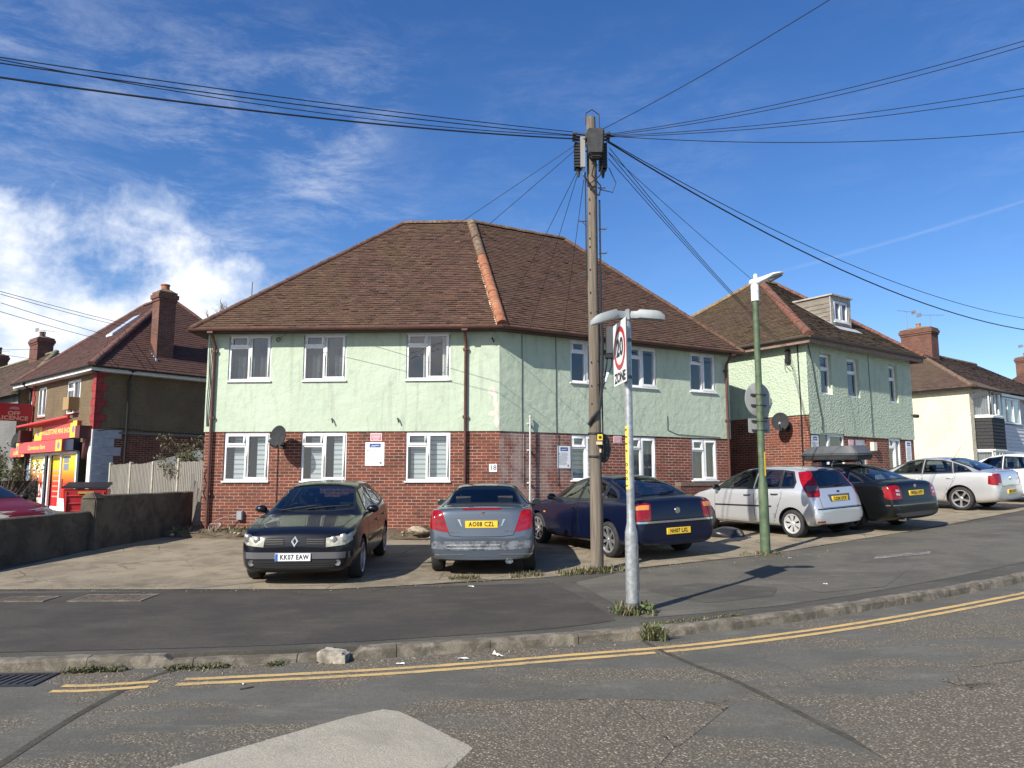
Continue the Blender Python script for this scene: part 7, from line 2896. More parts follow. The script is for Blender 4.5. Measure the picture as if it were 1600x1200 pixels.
    def wheels(c, style='alloy', spokes=7, mat=None):
        mat = mat or ALLOY
        for s in (c.fo, c.fo + c.wb):
            for sd in (1, -1):
                x, y = c.xf - s, sd * (c.W / 2 - .115)
                M0 = Matrix.Translation((x, y, c.R)) @ Matrix.Rotation(R(-90 * sd), 4, 'X')
                t = MB()
                Rw, wd = c.R, .098
                ri = Rw - .095
                t.lathe([(ri, -wd), (ri + .03, -wd - .004), (Rw - .02, -wd + .004), (Rw - .004, -wd + .022), (Rw, -wd * .5), (Rw, wd * .5), (Rw - .004, wd - .022), (Rw - .02, wd - .004), (ri + .03, wd + .004), (ri, wd), (ri, -wd)], 40, 0, M0, caps=False)
                ty = t.build('wheel', TYRE, c.root, smooth=40)
                d = MB()
                d.lathe([(0, -.02), (ri - .004, -.02), (ri - .004, -.015), (0, -.015)], 28, 0, M0)
                d.build('brake_void', HUBD, ty)
                r_ = MB()
                r_.lathe([(ri + .010, wd - .002), (ri + .012, wd + .004), (ri - .004, wd + .006), (ri - .020, wd - .012), (ri - .022, wd - .05), (ri - .002, wd - .07), (ri + .001, wd - .05)], 40, 0, M0, caps=False)
                zc, zo = wd - .022, wd - .010
                r_.lathe([(0, zc + .012), (.028, zc + .012), (.036, zc + .004), (.062, zc - .002), (.066, zc - .03), (0, zc - .03)], 20, 0, M0)
                for k in range(spokes):
                    a = 2 * math.pi * k / spokes + .3
                    Ms = M0 @ Matrix.Rotation(a, 4, 'Z')
                    if style == 'alloy':
                        wi, wo = .020, .034 if spokes < 8 else .024
                    else:
                        wi, wo = .012, .060
                    x0, x1 = .045, ri - .008
                    r_.add([(x0, -wi, zc), (x1, -wo, zo), (x1, wo, zo), (x0, wi, zc), (x0, -wi, zc - .03), (x1, -wo, zo - .03), (x1, wo, zo - .03), (x0, wi, zc - .03)],
                           [(0, 1, 2, 3), (7, 6, 5, 4), (0, 4, 5, 1), (1, 5, 6, 2), (2, 6, 7, 3), (3, 7, 4, 0)], 0, Ms)
                r_.build('rim', mat, ty, smooth=35)

    def plate(c, ax, y, z, txt, mat, w=.52, h=.111, size=.098, tilt=0.0, band=False, out=.012):
        p, nn = c.hit(ax, y, z)
        sd = 1 if ax == 'F' else -1
        # plate frame: x to the viewer's right, y up, z outward
        Mp = Matrix(((0, 0, sd, p.x + sd * out), (sd, 0, 0, y), (0, 1, 0, z), (0, 0, 0, 1))) @ Matrix.Rotation(tilt, 4, 'X')
        b = MB()
        b.box(-w / 2, w / 2, -h / 2, h / 2, -.03, .004, 0, Mp)
        pl = b.build('number_plate', mat, c.root, bevel=.003, seg=1)
        b = MB()
        text_mb(b, txt, size, Mp @ Matrix.Translation((.022 if band else 0, 0, .0045)), sx=.80, spacing=1.16, fat=.003)
        b.build('lettering', KPRINT, pl)
        if band:
            b = MB()
            b.box(-w / 2 + .003, -w / 2 + .042, -h / 2 + .003, h / 2 - .003, .004, .0055, 0, Mp)
            b.build('blue_band', pmat('plate_blue', (.02, .12, .45), .4), pl)
        return pl

    def mirrors(c, s, z, mat, out=.10):
        for sd in (1, -1):
            p, nn = c.hit('L' if sd > 0 else 'R', s, z - .02)
            ico = bmesh.new()
            bmesh.ops.create_icosphere(ico, subdivisions=3, radius=1)
            for v in ico.verts:
                q = v.co
                xx = max(-.35, q.x)
                v.co = Vector((p.x + .06 + xx * .075, p.y + sd * (out + q.y * .10), z + .035 + q.z * .065 * (1 + .15 * q.y * sd)))
            me = bpy.data.meshes.new('wing_mirror')
            ico.to_mesh(me)
            ico.free()
            mo = obj('wing_mirror', me, mat, c.root, smooth=50)
            m_ = MB()
            m_.tube([(p.x + .03, p.y - sd * .03, z - .03), (p.x + .06, p.y + sd * out * .7, z + .0)], [.035, .03], 8)
            m_.build('mirror_stalk', TRIM, mo, smooth=50)
            m_ = MB()
            m_.lathe([(0, 0), (1, 0), (1, -.02), (0, -.02)], 18, 0, Matrix.Translation((p.x + .06 - .0275, p.y + sd * out, z + .035)) @ Matrix.Rotation(R(-90), 4, 'Y') @ Matrix.Diagonal((.052, .085, .1, 1)))
            m_.build('mirror_glass', CG, mo)

    def handle(c, ax, s, z, parent, mat, w=.19):
        p, nn = c.hit(ax, s, z)
        sd = 1 if ax == 'L' else -1
        m_ = MB()
        m_.tube([(p.x + w / 2, p.y - sd * .004, z), (p.x + w / 2 - .02, p.y + sd * .022, z), (p.x - w / 2 + .02, p.y + sd * .024, z + .005), (p.x - w / 2, p.y - sd * .004, z + .005)], .013, 8)
        m_.build('door_handle', mat, parent, smooth=60)

    def doors(c, polys, handles, hm, off=.0030):
        for ax in 'LR':
            for (poly, (hs, hz)) in zip(polys, handles):
                cx, cy = sum(p[0] for p in poly) / len(poly), sum(p[1] for p in poly) / len(poly)
                big = [(x + .0085 * (1 if x > cx else -1), y + .0085 * (1 if y > cy else -1)) for x, y in poly]
                d = c.patch('door', [(ax, poly)], off, c.paint, res=.08)
                c.patch('door_gap', [(ax, big)], off - .0018, SEAM, d, res=.08)
                if hs:
                    c.handle(ax, hs, hz, d, hm)

    def finish(c):
        (x, y), hd = c.place
        a = math.atan2(hd[1], hd[0])
        # sit on the sloping ground: pitch and roll from the wheel contact heights
        ca, sa = math.cos(a), math.sin(a)
        gz = lambda lx, ly: g_ground(x + lx * ca - ly * sa, y + lx * sa + ly * ca) + .008
        hw, ht = c.wb / 2, c.W / 2 - .12
        f = (gz(hw, ht) + gz(hw, -ht)) / 2
        b = (gz(-hw, ht) + gz(-hw, -ht)) / 2
        l_ = (gz(hw, ht) + gz(-hw, ht)) / 2
        r_ = (gz(hw, -ht) + gz(-hw, -ht)) / 2
        pitch, roll = math.atan2(f - b, c.wb), math.atan2(l_ - r_, 2 * ht)
        M = Matrix.Translation((x, y, (f + b) / 2)) @ Matrix.Rotation(a, 4, 'Z') @ Matrix.Rotation(-pitch, 4, 'Y') @ Matrix.Rotation(roll, 4, 'X')
        c.root.location = M.translation
        c.root.rotation_euler = M.to_euler()


def grow2(poly, d):
    """outline moved outward by d along its corner bisectors"""
    n = len(poly)
    A = sum(poly[i][0] * poly[(i + 1) % n][1] - poly[(i + 1) % n][0] * poly[i][1] for i in range(n))
    sg = 1 if A > 0 else -1
    out = []
    for i in range(n):
        p0, p1, p2 = Vector(poly[i - 1]), Vector(poly[i]), Vector(poly[(i + 1) % n])
        e1, e2 = (p1 - p0).normalized(), (p2 - p1).normalized()
        n1, n2 = Vector((e1.y, -e1.x)) * sg, Vector((e2.y, -e2.x)) * sg
        b = n1 + n2
        k = d * 2 / max(.5, b.length_squared)
        q = p1 + b * k
        out.append((q.x, q.y))
    return out


def mir(poly):
    return [(-a, b) for a, b in reversed(poly)]


def grow(poly, d):
    cx, cy = sum(p[0] for p in poly) / len(poly), sum(p[1] for p in poly) / len(poly)
    return [(x + d * (1 if x > cx else -1), y + d * (1 if y > cy else -1)) for x, y in poly]


def screen(c, name, poly, mat=None, ax='T', border=.0, res=.05):
    """a window on the bodywork with its dark rubber surround as a sub-part"""
    w = c.patch(name, [(ax, poly)], .0035, mat or CG, res=res)
    if border:
        c.patch('window_rubber', [(ax, grow(poly, border))], .0018, TRIM, w, res=res)
    return w


def wiper(c, parent_name, pts, ax='T', r=.010):
    m_ = MB()
    m_.tube([c.hit(ax, a, b)[0] + c.hit(ax, a, b)[1] * .018 for a, b in pts], r, 6)
    m_.build(parent_name, TRIM, c.root)


# ---- dark hatchback facing the camera
P_NAVY = paint('navy_black_paint', (.004, .005, .010), .0, .28)
GLS = [
    ('rear_window', 'B', [(-.52, 1.07), (-.48, 1.33), (.48, 1.33), (.52, 1.07)]),
    ('windscreen', 'T', [(1.10, -.30), (1.08, 0), (1.10, .30), (1.15, .50), (1.22, .655), (1.55, .615), (1.95, .535), (2.0, .25), (2.01, 0), (2.0, -.25), (1.95, -.535), (1.55, -.615), (1.22, -.655), (1.15, -.50)]),
    ('side_window', 'L', [(1.5, 0.995), (1.95, 1.34), (2.35, 1.385), (2.36, 1.0)]),
    ('side_window', 'L', [(2.45, 1.0), (2.44, 1.385), (3.02, 1.375), (3.1, 1.04)]),
    ('side_window', 'L', [(3.17, 1.05), (3.1, 1.37), (3.45, 1.335), (3.62, 1.1)])]
c = Car('hatchback_car', 'near-black hatchback facing the road with white plate KK07 EAW', (-3.29, 13.55), (.035, -1), 4.21, 1.78, .83, 2.625, .315,
        [(0, .58), (.03, .69), (.07, .76), (.14, .81), (.25, .845), (.5, .89), (.9, .96), (1.06, 1.0), (1.16, 1.05), (1.5, 1.225), (1.9, 1.385), (2.12, 1.44), (2.6, 1.465), (3.2, 1.45), (3.72, 1.39), (3.85, 1.31), (4.02, 1.03), (4.12, .92), (4.19, .72), (4.21, .6)],
        [(0, .54), (.07, .68), (.14, .75), (.3, .80), (.9, .895), (1.3, .925), (2.5, .965), (3.4, 1.0), (3.9, .98), (4.21, .55)],
        [(0, .25), (.1, .19), (.6, .18), (3.6, .19), (4.1, .26), (4.21, .33)],
        [(0, .62), (.3, .74), (.9, .80), (1.10, .80), (1.9, .665), (2.6, .645), (3.7, .62), (3.9, .68), (4.21, .6)], P_NAVY, lev=3, glass=GLS)
wiper(c, 'wiper', [(1.13, -.1), (1.20, .25), (1.27, .58)])
wiper(c, 'wiper', [(1.12, -.5), (1.17, -.25), (1.22, .02)])
m_ = MB()
p, nn = c.hit('T', 1.93, 0)
m_.box(p.x - .03, p.x + .03, -.09, .09, p.z - .13, p.z - .06)
HL = [(.46, .575), (.45, .70), (.60, .725), (.74, .735), (.80, .72), (.82, .66), (.72, .60)]
for sgn_ in (1, -1):
    q = HL if sgn_ > 0 else mir(HL)
    side = [(.07, .655), (.08, .72), (.20, .765), (.42, .80), (.30, .73)]
    h_ = c.patch('headlight', [('F', q), ('L' if sgn_ > 0 else 'R', side)], .005, CLEARL, res=.02)
    for yy, rad in ((.56, .048), (.70, .055)):
        p, nn = c.hit('F', yy * sgn_, .675 + (yy - .56) * .2)
        m_ = MB()
        m_.lathe([(rad, .004), (rad * 1.12, .0), (rad, -.012), (rad * .6, -.016), (0, .006)], 20, 0, Matrix.Translation(p + nn * .008) @ Vector((1, 0, .25)).to_track_quat('Z', 'Y').to_matrix().to_4x4())
        m_.build('lamp_bowl', pmat('lamp_reflector', (.20, .20, .19), .25, .5), h_, smooth=40)
    g_ = [(.15, .60), (.17, .715), (.43, .70), (.45, .595)]
    g_ = g_ if sgn_ > 0 else mir(g_)
    gr = c.patch('grille', [('F', g_)], .004, SEAM, res=.04)
    for k in range(3):
        z0 = .615 + k * .031
        q2 = [(.17, z0), (.17, z0 + .013), (.43, z0 + .008), (.43, z0 - .004)]
        c.patch('grille_slat', [('F', q2 if sgn_ > 0 else mir(q2))], .010, TRIM, gr, res=.06)
    p, nn = c.hit('F', .63 * sgn_, .345)
    m_ = MB()
    m_.lathe([(0, -.004), (.030, .0), (.040, .004), (.044, .004), (.046, -.03)], 18, 0, Matrix.Translation(p + nn * .008) @ Vector((1, 0, 0)).to_track_quat('Z', 'Y').to_matrix().to_4x4())
    m_.build('fog_light', pmat('grey_fog_lamp', (.20, .20, .20), .2, .4), c.root, smooth=40)
c.patch('bumper_strip', [('F', [(-.88, .405), (-.88, .50), (.88, .50), (.88, .405)])], .004, pmat('grey_bumper_band', (.10, .10, .105), .4, coat=.3), res=.06)
lg = c.patch('lower_grille', [('F', [(-.72, .30), (-.74, .39), (.74, .39), (.72, .30), (.5, .265), (-.5, .265)])], .004, SEAM, res=.06)
for k in range(3):
    c.patch('grille_slat', [('F', [(-.52, .283 + k * .032), (-.52, .295 + k * .032), (.52, .295 + k * .032), (.52, .283 + k * .032)])], .012, TRIM, lg, res=.1)
cv = [(-.14, .665), (-.10, .60), (0, .565), (.10, .60), (.14, .665), (.17, .66), (.125, .575), (0, .535), (-.125, .575), (-.17, .66)]
p, nn = c.hit('F', 0, .655)
m_ = MB()
Md = Matrix(((0, 0, 1, p.x + .012), (1, 0, 0, 0), (0, 1, 0, .655), (0, 0, 0, 1))) @ Matrix.Rotation(R(-18), 4, 'X')
o1 = [(0, .085), (.055, 0), (0, -.085), (-.055, 0)]
o2 = [(0, .045), (.026, 0), (0, -.045), (-.026, 0)]
m_.add([(x, y, .0) for x, y in o1] + [(x * .55 + a * .45, y * .55 + b * .45, .014) for (x, y), (a, b) in zip(o1, o2)] + [(x, y, .0) for x, y in o2],
       [(i, (i + 1) % 4, 4 + (i + 1) % 4, 4 + i) for i in range(4)] + [(4 + i, 4 + (i + 1) % 4, 8 + (i + 1) % 4, 8 + i) for i in range(4)], 0, Md)
m_.build('emblem', pmat('bright_emblem', (.66, .67, .68), .3, .25), c.root)
c.plate('F', -.02, .43, 'KK07 EAW', PLW, band=True, out=.02)
c.patch('bonnet_gap', [('T', [(.30, .62), (.30, .628), (1.04, .735), (1.04, .727)]), ('T', [(.30, -.628), (.30, -.62), (1.04, -.727), (1.04, -.735)]), ('F', [(-.52, .742), (-.52, .747), (.52, .747), (.52, .742)])], .002, SEAM, res=.08)
c.doors([[(1.32, .30), (1.36, .925), (2.38, .955), (2.40, .27)], [(2.42, .27), (2.41, .955), (3.30, .99), (3.22, .75), (3.00, .55), (2.97, .27)]], [(2.22, .80), (3.10, .83)], P_NAVY)
c.patch('rub_strip', [('L', [(1.36, .50), (1.36, .55), (2.95, .56), (2.95, .51)])], .008, TRIM, res=.1)
c.patch('rub_strip', [('R', [(1.36, .50), (1.36, .55), (2.95, .56), (2.95, .51)])], .008, TRIM, res=.1)
c.mirrors(1.52, 1.0, P_NAVY, .11)
c.wheels('alloy', 6)
c.finish()

# ---- silver blue convertible seen from behind
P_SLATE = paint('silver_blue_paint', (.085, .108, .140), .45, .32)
GLS = [
    ('rear_window', 'T', [(2.78, -.50), (2.78, .50), (2.95, .545), (3.235, .62), (3.255, .3), (3.26, 0), (3.255, -.3), (3.235, -.62), (2.95, -.545)]),
    ('side_window', 'L', [(1.45, 0.99), (1.86, 1.3), (2.55, 1.33), (2.55, 1.02)]),
    ('side_window', 'L', [(2.58, 1.02), (2.58, 1.33), (2.82, 1.27), (3.05, 1.08)])]
c = Car('convertible_car', 'silver blue folding hardtop car seen from behind with yellow plate AO08 CZL', (-.44, 14.22), (.02, 1), 4.04, 1.75, .81, 2.54, .31,
        [(0, .58), (.04, .68), (.15, .76), (.6, .88), (.95, .96), (1.15, 1.02), (1.75, 1.30), (2.05, 1.385), (2.4, 1.405), (2.72, 1.385), (2.92, 1.32), (3.24, 1.10), (3.30, 1.075), (3.55, 1.08), (3.84, 1.075), (3.92, 1.055), (3.955, 1.0), (3.985, .88), (4.01, .72), (4.04, .60)],
        [(0, .5), (.15, .66), (.6, .83), (1.3, .93), (2.5, .97), (3.3, 1.0), (3.85, 1.01), (3.95, .9), (4.04, .55)],
        [(0, .27), (.1, .2), (.6, .19), (3.5, .2), (3.85, .22), (4.04, .26)],
        [(0, .62), (.6, .78), (1.1, .80), (1.75, .68), (2.05, .62), (2.7, .60), (2.9, .64), (3.22, .76), (3.34, .86), (3.85, .86), (4.04, .7)], P_SLATE,
        plan_r=[(0, .78), (.025, .87), (.07, .93), (.14, .965), (.3, .985), (.7, 1)], lev=3, glass=GLS)
tls = c.lamp('tail_light', [('B', .53, .70), ('B', .62, .70), ('B', .80, .735), ('S', 3.98, .76), ('S', 3.80, .80), ('S', 3.70, .98), ('S', 3.86, 1.03), ('B', .80, 1.03), ('B', .70, 1.01), ('B', .655, .95)], .006, REDL)
c.lamp('lens_band', [('B', .60, .73), ('B', .79, .765), ('B', .80, .80), ('B', .62, .775)], .009, REDD, tls)
c.lamp('lens_band', [('B', .66, .84), ('B', .83, .86), ('B', .83, .90), ('B', .675, .89)], .009, REDD, tls)
tg = [(-.50, .645), (-.53, .72), (-.67, .975), (-.69, 1.055), (.69, 1.055), (.67, .975), (.53, .72), (.50, .645), (.30, .625), (-.30, .625)]
bl = c.patch('boot_lid', [('B', tg)], .004, P_SLATE, res=.05)
c.patch('boot_gap', [('B', grow(tg, .008))], .0015, SEAM, bl, res=.05)
c.patch('boot_crease', [('B', [(-.62, .905), (-.62, .911), (.62, .911), (.62, .905)])], .0055, pmat('crease_shade', (.07, .08, .09), .5), bl, res=.05)
c.patch('plate_recess', [('B', [(-.30, .745), (-.36, .90), (.36, .90), (.30, .745)])], .006, pmat('shaded_recess', (.10, .115, .135), .45, .4), bl, res=.05)
for sgn_ in (1, -1):
    q2 = [(.31, .775), (.345, .89), (.385, .895), (.33, .79)]
    c.patch('recess_trim', [('B', q2 if sgn_ > 0 else mir(q2))], .010, CHROME, bl, res=.03)
c.patch('brake_light', [('B', [(-.31, 1.035), (-.31, 1.060), (.31, 1.060), (.31, 1.035)])], .008, REDD, res=.06)
bs = c.patch('bumper_strip', [('B', [(-.80, .44), (-.80, .555), (.80, .555), (.80, .44), (.4, .41), (-.4, .41)])], .006, pmat('scuffed_bumper_strip', (.135, .15, .17), .5, .35, var=.6, vscale=11, bump=.3, bscale=25), res=.05)
for z in (.44, .49):
    c.patch('scuff', [('B', [(-.30, z), (-.30, z + .007), (.55, z + .010), (.55, z + .002)])], .0075, pmat('pale_scuff', (.45, .46, .47), .7, var=.5, vscale=20), bs, res=.05)
c.patch('lip_highlight', [('B', [(-.82, .335), (-.82, .36), (-.3, .355), (-.26, .335)]), ('B', mir([(-.82, .335), (-.82, .36), (-.3, .355), (-.26, .335)]))], .010, CHROME, res=.06)  # bright strips imitating the highlight along the bumper's lower lip
c.patch('valance', [('B', [(-.62, .24), (-.70, .30), (.70, .30), (.62, .24)])], .004, TRIM, res=.06)
p, nn = c.hit('B', .44, .25)
m_ = MB()
m_.lathe([(.048, 0), (.054, 0), (.054, .16), (.044, .16), (.042, .0)], 18, 0, Matrix.Translation((p.x + .09, -.44, .235)) @ Matrix.Rotation(R(-90), 4, 'Y') @ Matrix.Diagonal((.7, 1.15, 1, 1)))
m_.build('exhaust_pipe', CHROME, c.root, smooth=40)
c.plate('B', 0, .815, 'AO08 CZL', PLY, out=.016)
p, nn = c.hit('B', 0, .97)
m_ = MB()
Mb = Matrix(((0, 0, -1, p.x - .008), (-1, 0, 0, 0), (0, 1, 0, .975), (0, 0, 0, 1)))
for q in ([(-.025, -.045), (-.005, -.045), (.01, .0), (-.005, .05), (-.02, .045), (-.012, .0)], [(.005, -.045), (.022, -.045), (.03, .01), (.015, .012)], [(-.005, .02), (.042, .03), (.042, .042), (-.005, .045)], [(-.045, -.01), (-.012, .0), (-.012, .012), (-.045, .005)]):
    m_.prism(q, 0, .006, 0, Mb)
m_.build('emblem', CHROME, c.root)
m_ = MB()
p, nn = c.hit('B', .45, .695)
text_mb(m_, '207 CC', .055, Matrix(((0, 0, -1, p.x - .009), (-1, 0, 0, -.44), (0, 1, 0, .70), (0, 0, 0, 1))), sx=1.2)
m_.build('badge_lettering', CHROME, c.root)
m_ = MB()
text_mb(m_, 'SPORT', .045, Matrix(((0, 0, -1, p.x - .009), (-1, 0, 0, .43), (0, 1, 0, .685), (0, 0, 0, 1))), sx=1.2)
m_.build('badge_lettering', CHROME, c.root)
c.mirrors(1.50, .97, P_SLATE, .09)
c.wheels('alloy', 5)
c.doors([[(1.25, .28), (1.30, .93), (2.55, .97), (2.62, .60), (2.52, .26)]], [(2.36, .82)], P_SLATE)
c.finish()


def saloon(name, label, loc, hd, P, plate, alloy=8, lev=3, chrome=True, lights='upright', rims=None):
    """large five-door fastback used for the dark blue and the silver car"""
    GLS = [
        ('rear_window', 'T', [(3.30, -.50), (3.27, 0), (3.30, .50), (3.36, .535), (3.75, .59), (4.09, .665), (4.13, .35), (4.145, 0), (4.13, -.35), (4.09, -.665), (3.75, -.59), (3.36, -.535)]),
        ('windscreen', 'T', [(1.32, -.55), (1.29, 0), (1.32, .55), (1.40, .66), (1.75, .62), (2.14, .545), (2.2, 0), (2.14, -.545), (1.75, -.62), (1.40, -.66)]),
        ('side_window', 'L', [(1.72, 1.01), (2.16, 1.335), (2.4, 1.375), (2.58, 1.385), (2.6, 1.02)]),
        ('side_window', 'L', [(2.66, 1.02), (2.65, 1.385), (3.1, 1.365), (3.34, 1.31), (3.44, 1.05)]),
        ('side_window', 'L', [(3.5, 1.055), (3.42, 1.285), (3.7, 1.19), (3.92, 1.075)])]
    c = Car(name, label, loc, hd, 4.60, 1.80, .93, 2.70, .325,
            [(0, .55), (.05, .68), (.2, .76), (.7, .885), (1.15, .97), (1.3, 1.015), (1.75, 1.225), (2.15, 1.39), (2.5, 1.455), (2.95, 1.462), (3.3, 1.425), (3.75, 1.285), (4.1, 1.135), (4.2, 1.10), (4.44, 1.085), (4.52, 1.06), (4.55, .99), (4.575, .85), (4.59, .70), (4.60, .58)],
            [(0, .48), (.2, .66), (.7, .84), (1.3, .935), (2.5, .985), (3.6, 1.02), (4.35, 1.03), (4.5, .97), (4.6, .5)],
            [(0, .27), (.1, .2), (.6, .19), (4.1, .2), (4.45, .24), (4.6, .30)],
            [(0, .62), (.7, .78), (1.25, .80), (1.75, .71), (2.2, .645), (3.0, .625), (3.3, .63), (3.75, .68), (4.15, .77), (4.4, .82), (4.6, .72)], P,
            plan_r=[(0, .80), (.02, .88), (.06, .935), (.14, .97), (.3, .99), (.6, 1)], lev=lev, glass=GLS)
    c.doors([[(1.42, .30), (1.46, .96), (2.62, .985), (2.63, .28)], [(2.65, .28), (2.645, .985), (3.55, 1.015), (3.50, .86), (3.28, .68), (3.18, .45), (3.16, .28)]], [(2.45, .85), (3.38, .89)], P)
    for ax in 'LR':
        c.patch('rub_strip', [(ax, [(1.46, .565), (1.46, .60), (3.14, .615), (3.14, .58)])], .007, P, res=.1)
        c.patch('side_repeater', [(ax, [(1.25, .69), (1.25, .72), (1.33, .72), (1.33, .69)])], .008, AMBERL, res=.05)
    tls = c.lamp('tail_light', [('B', .60, .705), ('B', .58, .99), ('B', .68, 1.015), ('B', .80, 1.01), ('S', 4.52, 1.0), ('S', 4.38, .97), ('S', 4.36, .74), ('S', 4.50, .71)], .006, REDL)
    c.lamp('amber_lens', [('B', .63, .90), ('B', .62, .98), ('B', .82, .98), ('S', 4.44, .965), ('S', 4.43, .90)], .009, AMBERL if lights == 'amber' else REDD, tls)
    c.lamp('lens_band', [('B', .63, .71), ('B', .62, .755), ('B', .80, .755), ('B', .80, .715)], .009, REDD if lights == 'amber' else CLEARL, tls)
    tg = [(-.57, .665), (-.56, 1.02), (-.70, 1.05), (.70, 1.05), (.56, 1.02), (.57, .665)]
    b_ = c.patch('boot_lid', [('B', tg)], .004, P, res=.05)
    c.patch('boot_gap', [('B', grow(tg, .008))], .0015, SEAM, b_, res=.05)
    if chrome:
        c.patch('chrome_strip', [('B', [(-.86, .665), (-.86, .70), (.86, .70), (.86, .665)])], .012, CHROME, res=.05)
    c.patch('bumper_lip', [('B', [(-.80, .375), (-.82, .395), (.82, .395), (.80, .375)])], .012, P, res=.06)
    c.patch('valance', [('B', [(-.7, .25), (-.76, .33), (.76, .33), (.7, .25)])], .004, P if not chrome else P, res=.06)
    p, nn = c.hit('B', 0, .86)
    m_ = MB()
    Mb = Matrix(((0, 0, -1, p.x - .006), (-1, 0, 0, 0), (0, 1, 0, .865), (0, 0, 0, 1)))
    m_.lathe([(.046, 0), (.058, 0), (.056, .008), (.048, .008)], 24, 0, Mb)
    m_.prism([(-.03, -.03), (-.005, -.042), (.012, -.01), (.035, .0), (.02, .035), (.0, .02), (-.03, .035), (-.02, .0)], 0, .007, 0, Mb)
    m_.build('emblem', CHROME, c.root)
    c.plate('B', 0, .51, plate, PLY, out=.014)
    m_ = MB()
    p, nn = c.hit('T', 3.18, 0)
    m_.tube([p, (p.x - .10, 0, p.z + .16), (p.x - .20, 0, p.z + .30)], .006, 5)
    m_.build('aerial', TRIM, c.root)
    m_ = MB()
    p, nn = c.hit('T', 1.78, 0)
    c.mirrors(1.74, 1.0, P, .10)
    c.wheels('alloy', alloy, rims)
    for sgn_ in (1, -1):
        q = [(.40, .60), (.40, .72), (.78, .74), (.80, .62)]
        c.patch('headlight', [('F', q if sgn_ > 0 else mir(q))], .004, CLEARL, res=.05)
    wiper(c, 'wiper', [(4.12, .02), (4.08, -.2), (4.03, -.38)])
    c.finish()
    return c


P_BLUE = paint('dark_blue_paint', (.003, .006, .024), .0, .28)
saloon('fastback_car', 'dark blue fastback behind the telegraph pole with chrome tail strip and plate NH07 LXL', (1.95, 15.75), (-.445, .895), P_BLUE, 'NH07 LXL', 7, lights='amber')
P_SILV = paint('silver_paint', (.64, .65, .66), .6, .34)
saloon('fastback_car', 'silver fastback with five spoke wheels, parked beyond the black car with the roof box', (12.35, 22.8), (-.60, .80), P_SILV, 'EK55 VGO', 5, 2, chrome=False)

# ---- silver five-door hatchback behind the green lamp
P_SIL2 = paint('light_silver_paint', (.62, .635, .65), .6, .36)
GLS = [
    ('rear_window', 'B', [(-.56, 1.06), (-.57, 1.10), (-.50, 1.38), (.50, 1.38), (.57, 1.10), (.56, 1.06)]),
    ('windscreen', 'T', [(.97, -.52), (.94, 0), (.97, .52), (1.05, .63), (1.40, .60), (1.80, .525), (1.85, 0), (1.80, -.525), (1.40, -.60), (1.05, -.63)]),
    ('side_window', 'L', [(1.12, 1.0), (1.3, 1.13), (1.75, 1.37), (2.22, 1.41), (2.22, 1.02)]),
    ('side_window', 'L', [(2.3, 1.02), (2.3, 1.41), (2.9, 1.395), (2.96, 1.04)]),
    ('side_window', 'L', [(3.0, 1.045), (2.95, 1.39), (3.18, 1.365), (3.33, 1.16), (3.32, 1.055)])]
c = Car('hatchback_car', 'light silver five door hatchback with tall red tail lights behind the green street lamp', (6.02, 17.80), (-.52, .854), 3.92, 1.68, .78, 2.485, .292,
        [(0, .58), (.04, .70), (.15, .79), (.5, .915), (.80, 1.0), (.92, 1.045), (1.35, 1.255), (1.8, 1.425), (2.1, 1.47), (2.5, 1.485), (3.0, 1.475), (3.4, 1.44), (3.52, 1.40), (3.66, 1.22), (3.78, 1.04), (3.82, .96), (3.86, .80), (3.90, .66), (3.92, .58)],
        [(0, .5), (.15, .68), (.6, .87), (1.1, .95), (2.2, .99), (3.2, 1.02), (3.7, .98), (3.92, .5)],
        [(0, .26), (.1, .2), (.6, .19), (3.4, .2), (3.75, .24), (3.92, .30)],
        [(0, .62), (.5, .76), (.95, .80), (1.35, .72), (1.8, .67), (2.5, .65), (3.3, .64), (3.52, .66), (3.78, .78), (3.92, .7)], P_SIL2,
        plan_r=[(0, .78), (.025, .87), (.07, .925), (.15, .965), (.3, .985), (.6, 1)], lev=3, glass=GLS)
c.doors([[(1.10, .28), (1.12, .96), (2.26, .995), (2.28, .26)], [(2.30, .26), (2.285, .995), (3.02, 1.025), (3.02, .86), (2.86, .66), (2.79, .45), (2.77, .26)]], [(2.08, .86), (2.84, .90)], TRIM)
for ax in 'LR':
    c.patch('rub_strip', [(ax, [(1.12, .60), (1.12, .635), (2.76, .655), (2.76, .62)])], .008, TRIM, res=.1)
    c.patch('fuel_flap_line', [(ax, [(3.20 + .075 * math.cos(a * .5236), .86 + .075 * math.sin(a * .5236)) for a in range(12)])], .0018, P_SIL2, res=.05) if ax == 'R' else None
c.qr = .75
tls = c.lamp('tail_light', [('B', .57, 1.385), ('B', .63, 1.385), ('S', 3.46, 1.37), ('S', 3.53, 1.24), ('S', 3.66, 1.0), ('S', 3.74, .86), ('B', .70, .86), ('B', .64, .88), ('B', .60, 1.02), ('B', .575, 1.2)], .008, REDL)
c.lamp('lens_band', [('B', .615, 1.0), ('B', .60, 1.10), ('S', 3.70, 1.08), ('S', 3.74, .98)], .011, pmat('smoked_lens', (.09, .085, .08), .12, coat=1.0), tls)
tg = [(-.60, .64), (-.62, .86), (-.56, 1.03), (.56, 1.03), (.62, .86), (.60, .64)]
b_ = c.patch('tailgate', [('B', tg)], .004, P_SIL2, res=.05)
c.patch('tailgate_gap', [('B', grow(tg, .008))], .0015, SEAM, b_, res=.05)
c.patch('plate_recess', [('B', [(-.32, .75), (-.36, .90), (.36, .90), (.32, .75)])], .006, pmat('grey_recess', (.10, .10, .105), .5, .3), b_, res=.05)
c.patch('bumper_strip', [('B', [(-.78, .60), (-.78, .625), (.78, .625), (.78, .60)])], .003, SEAM, res=.06)
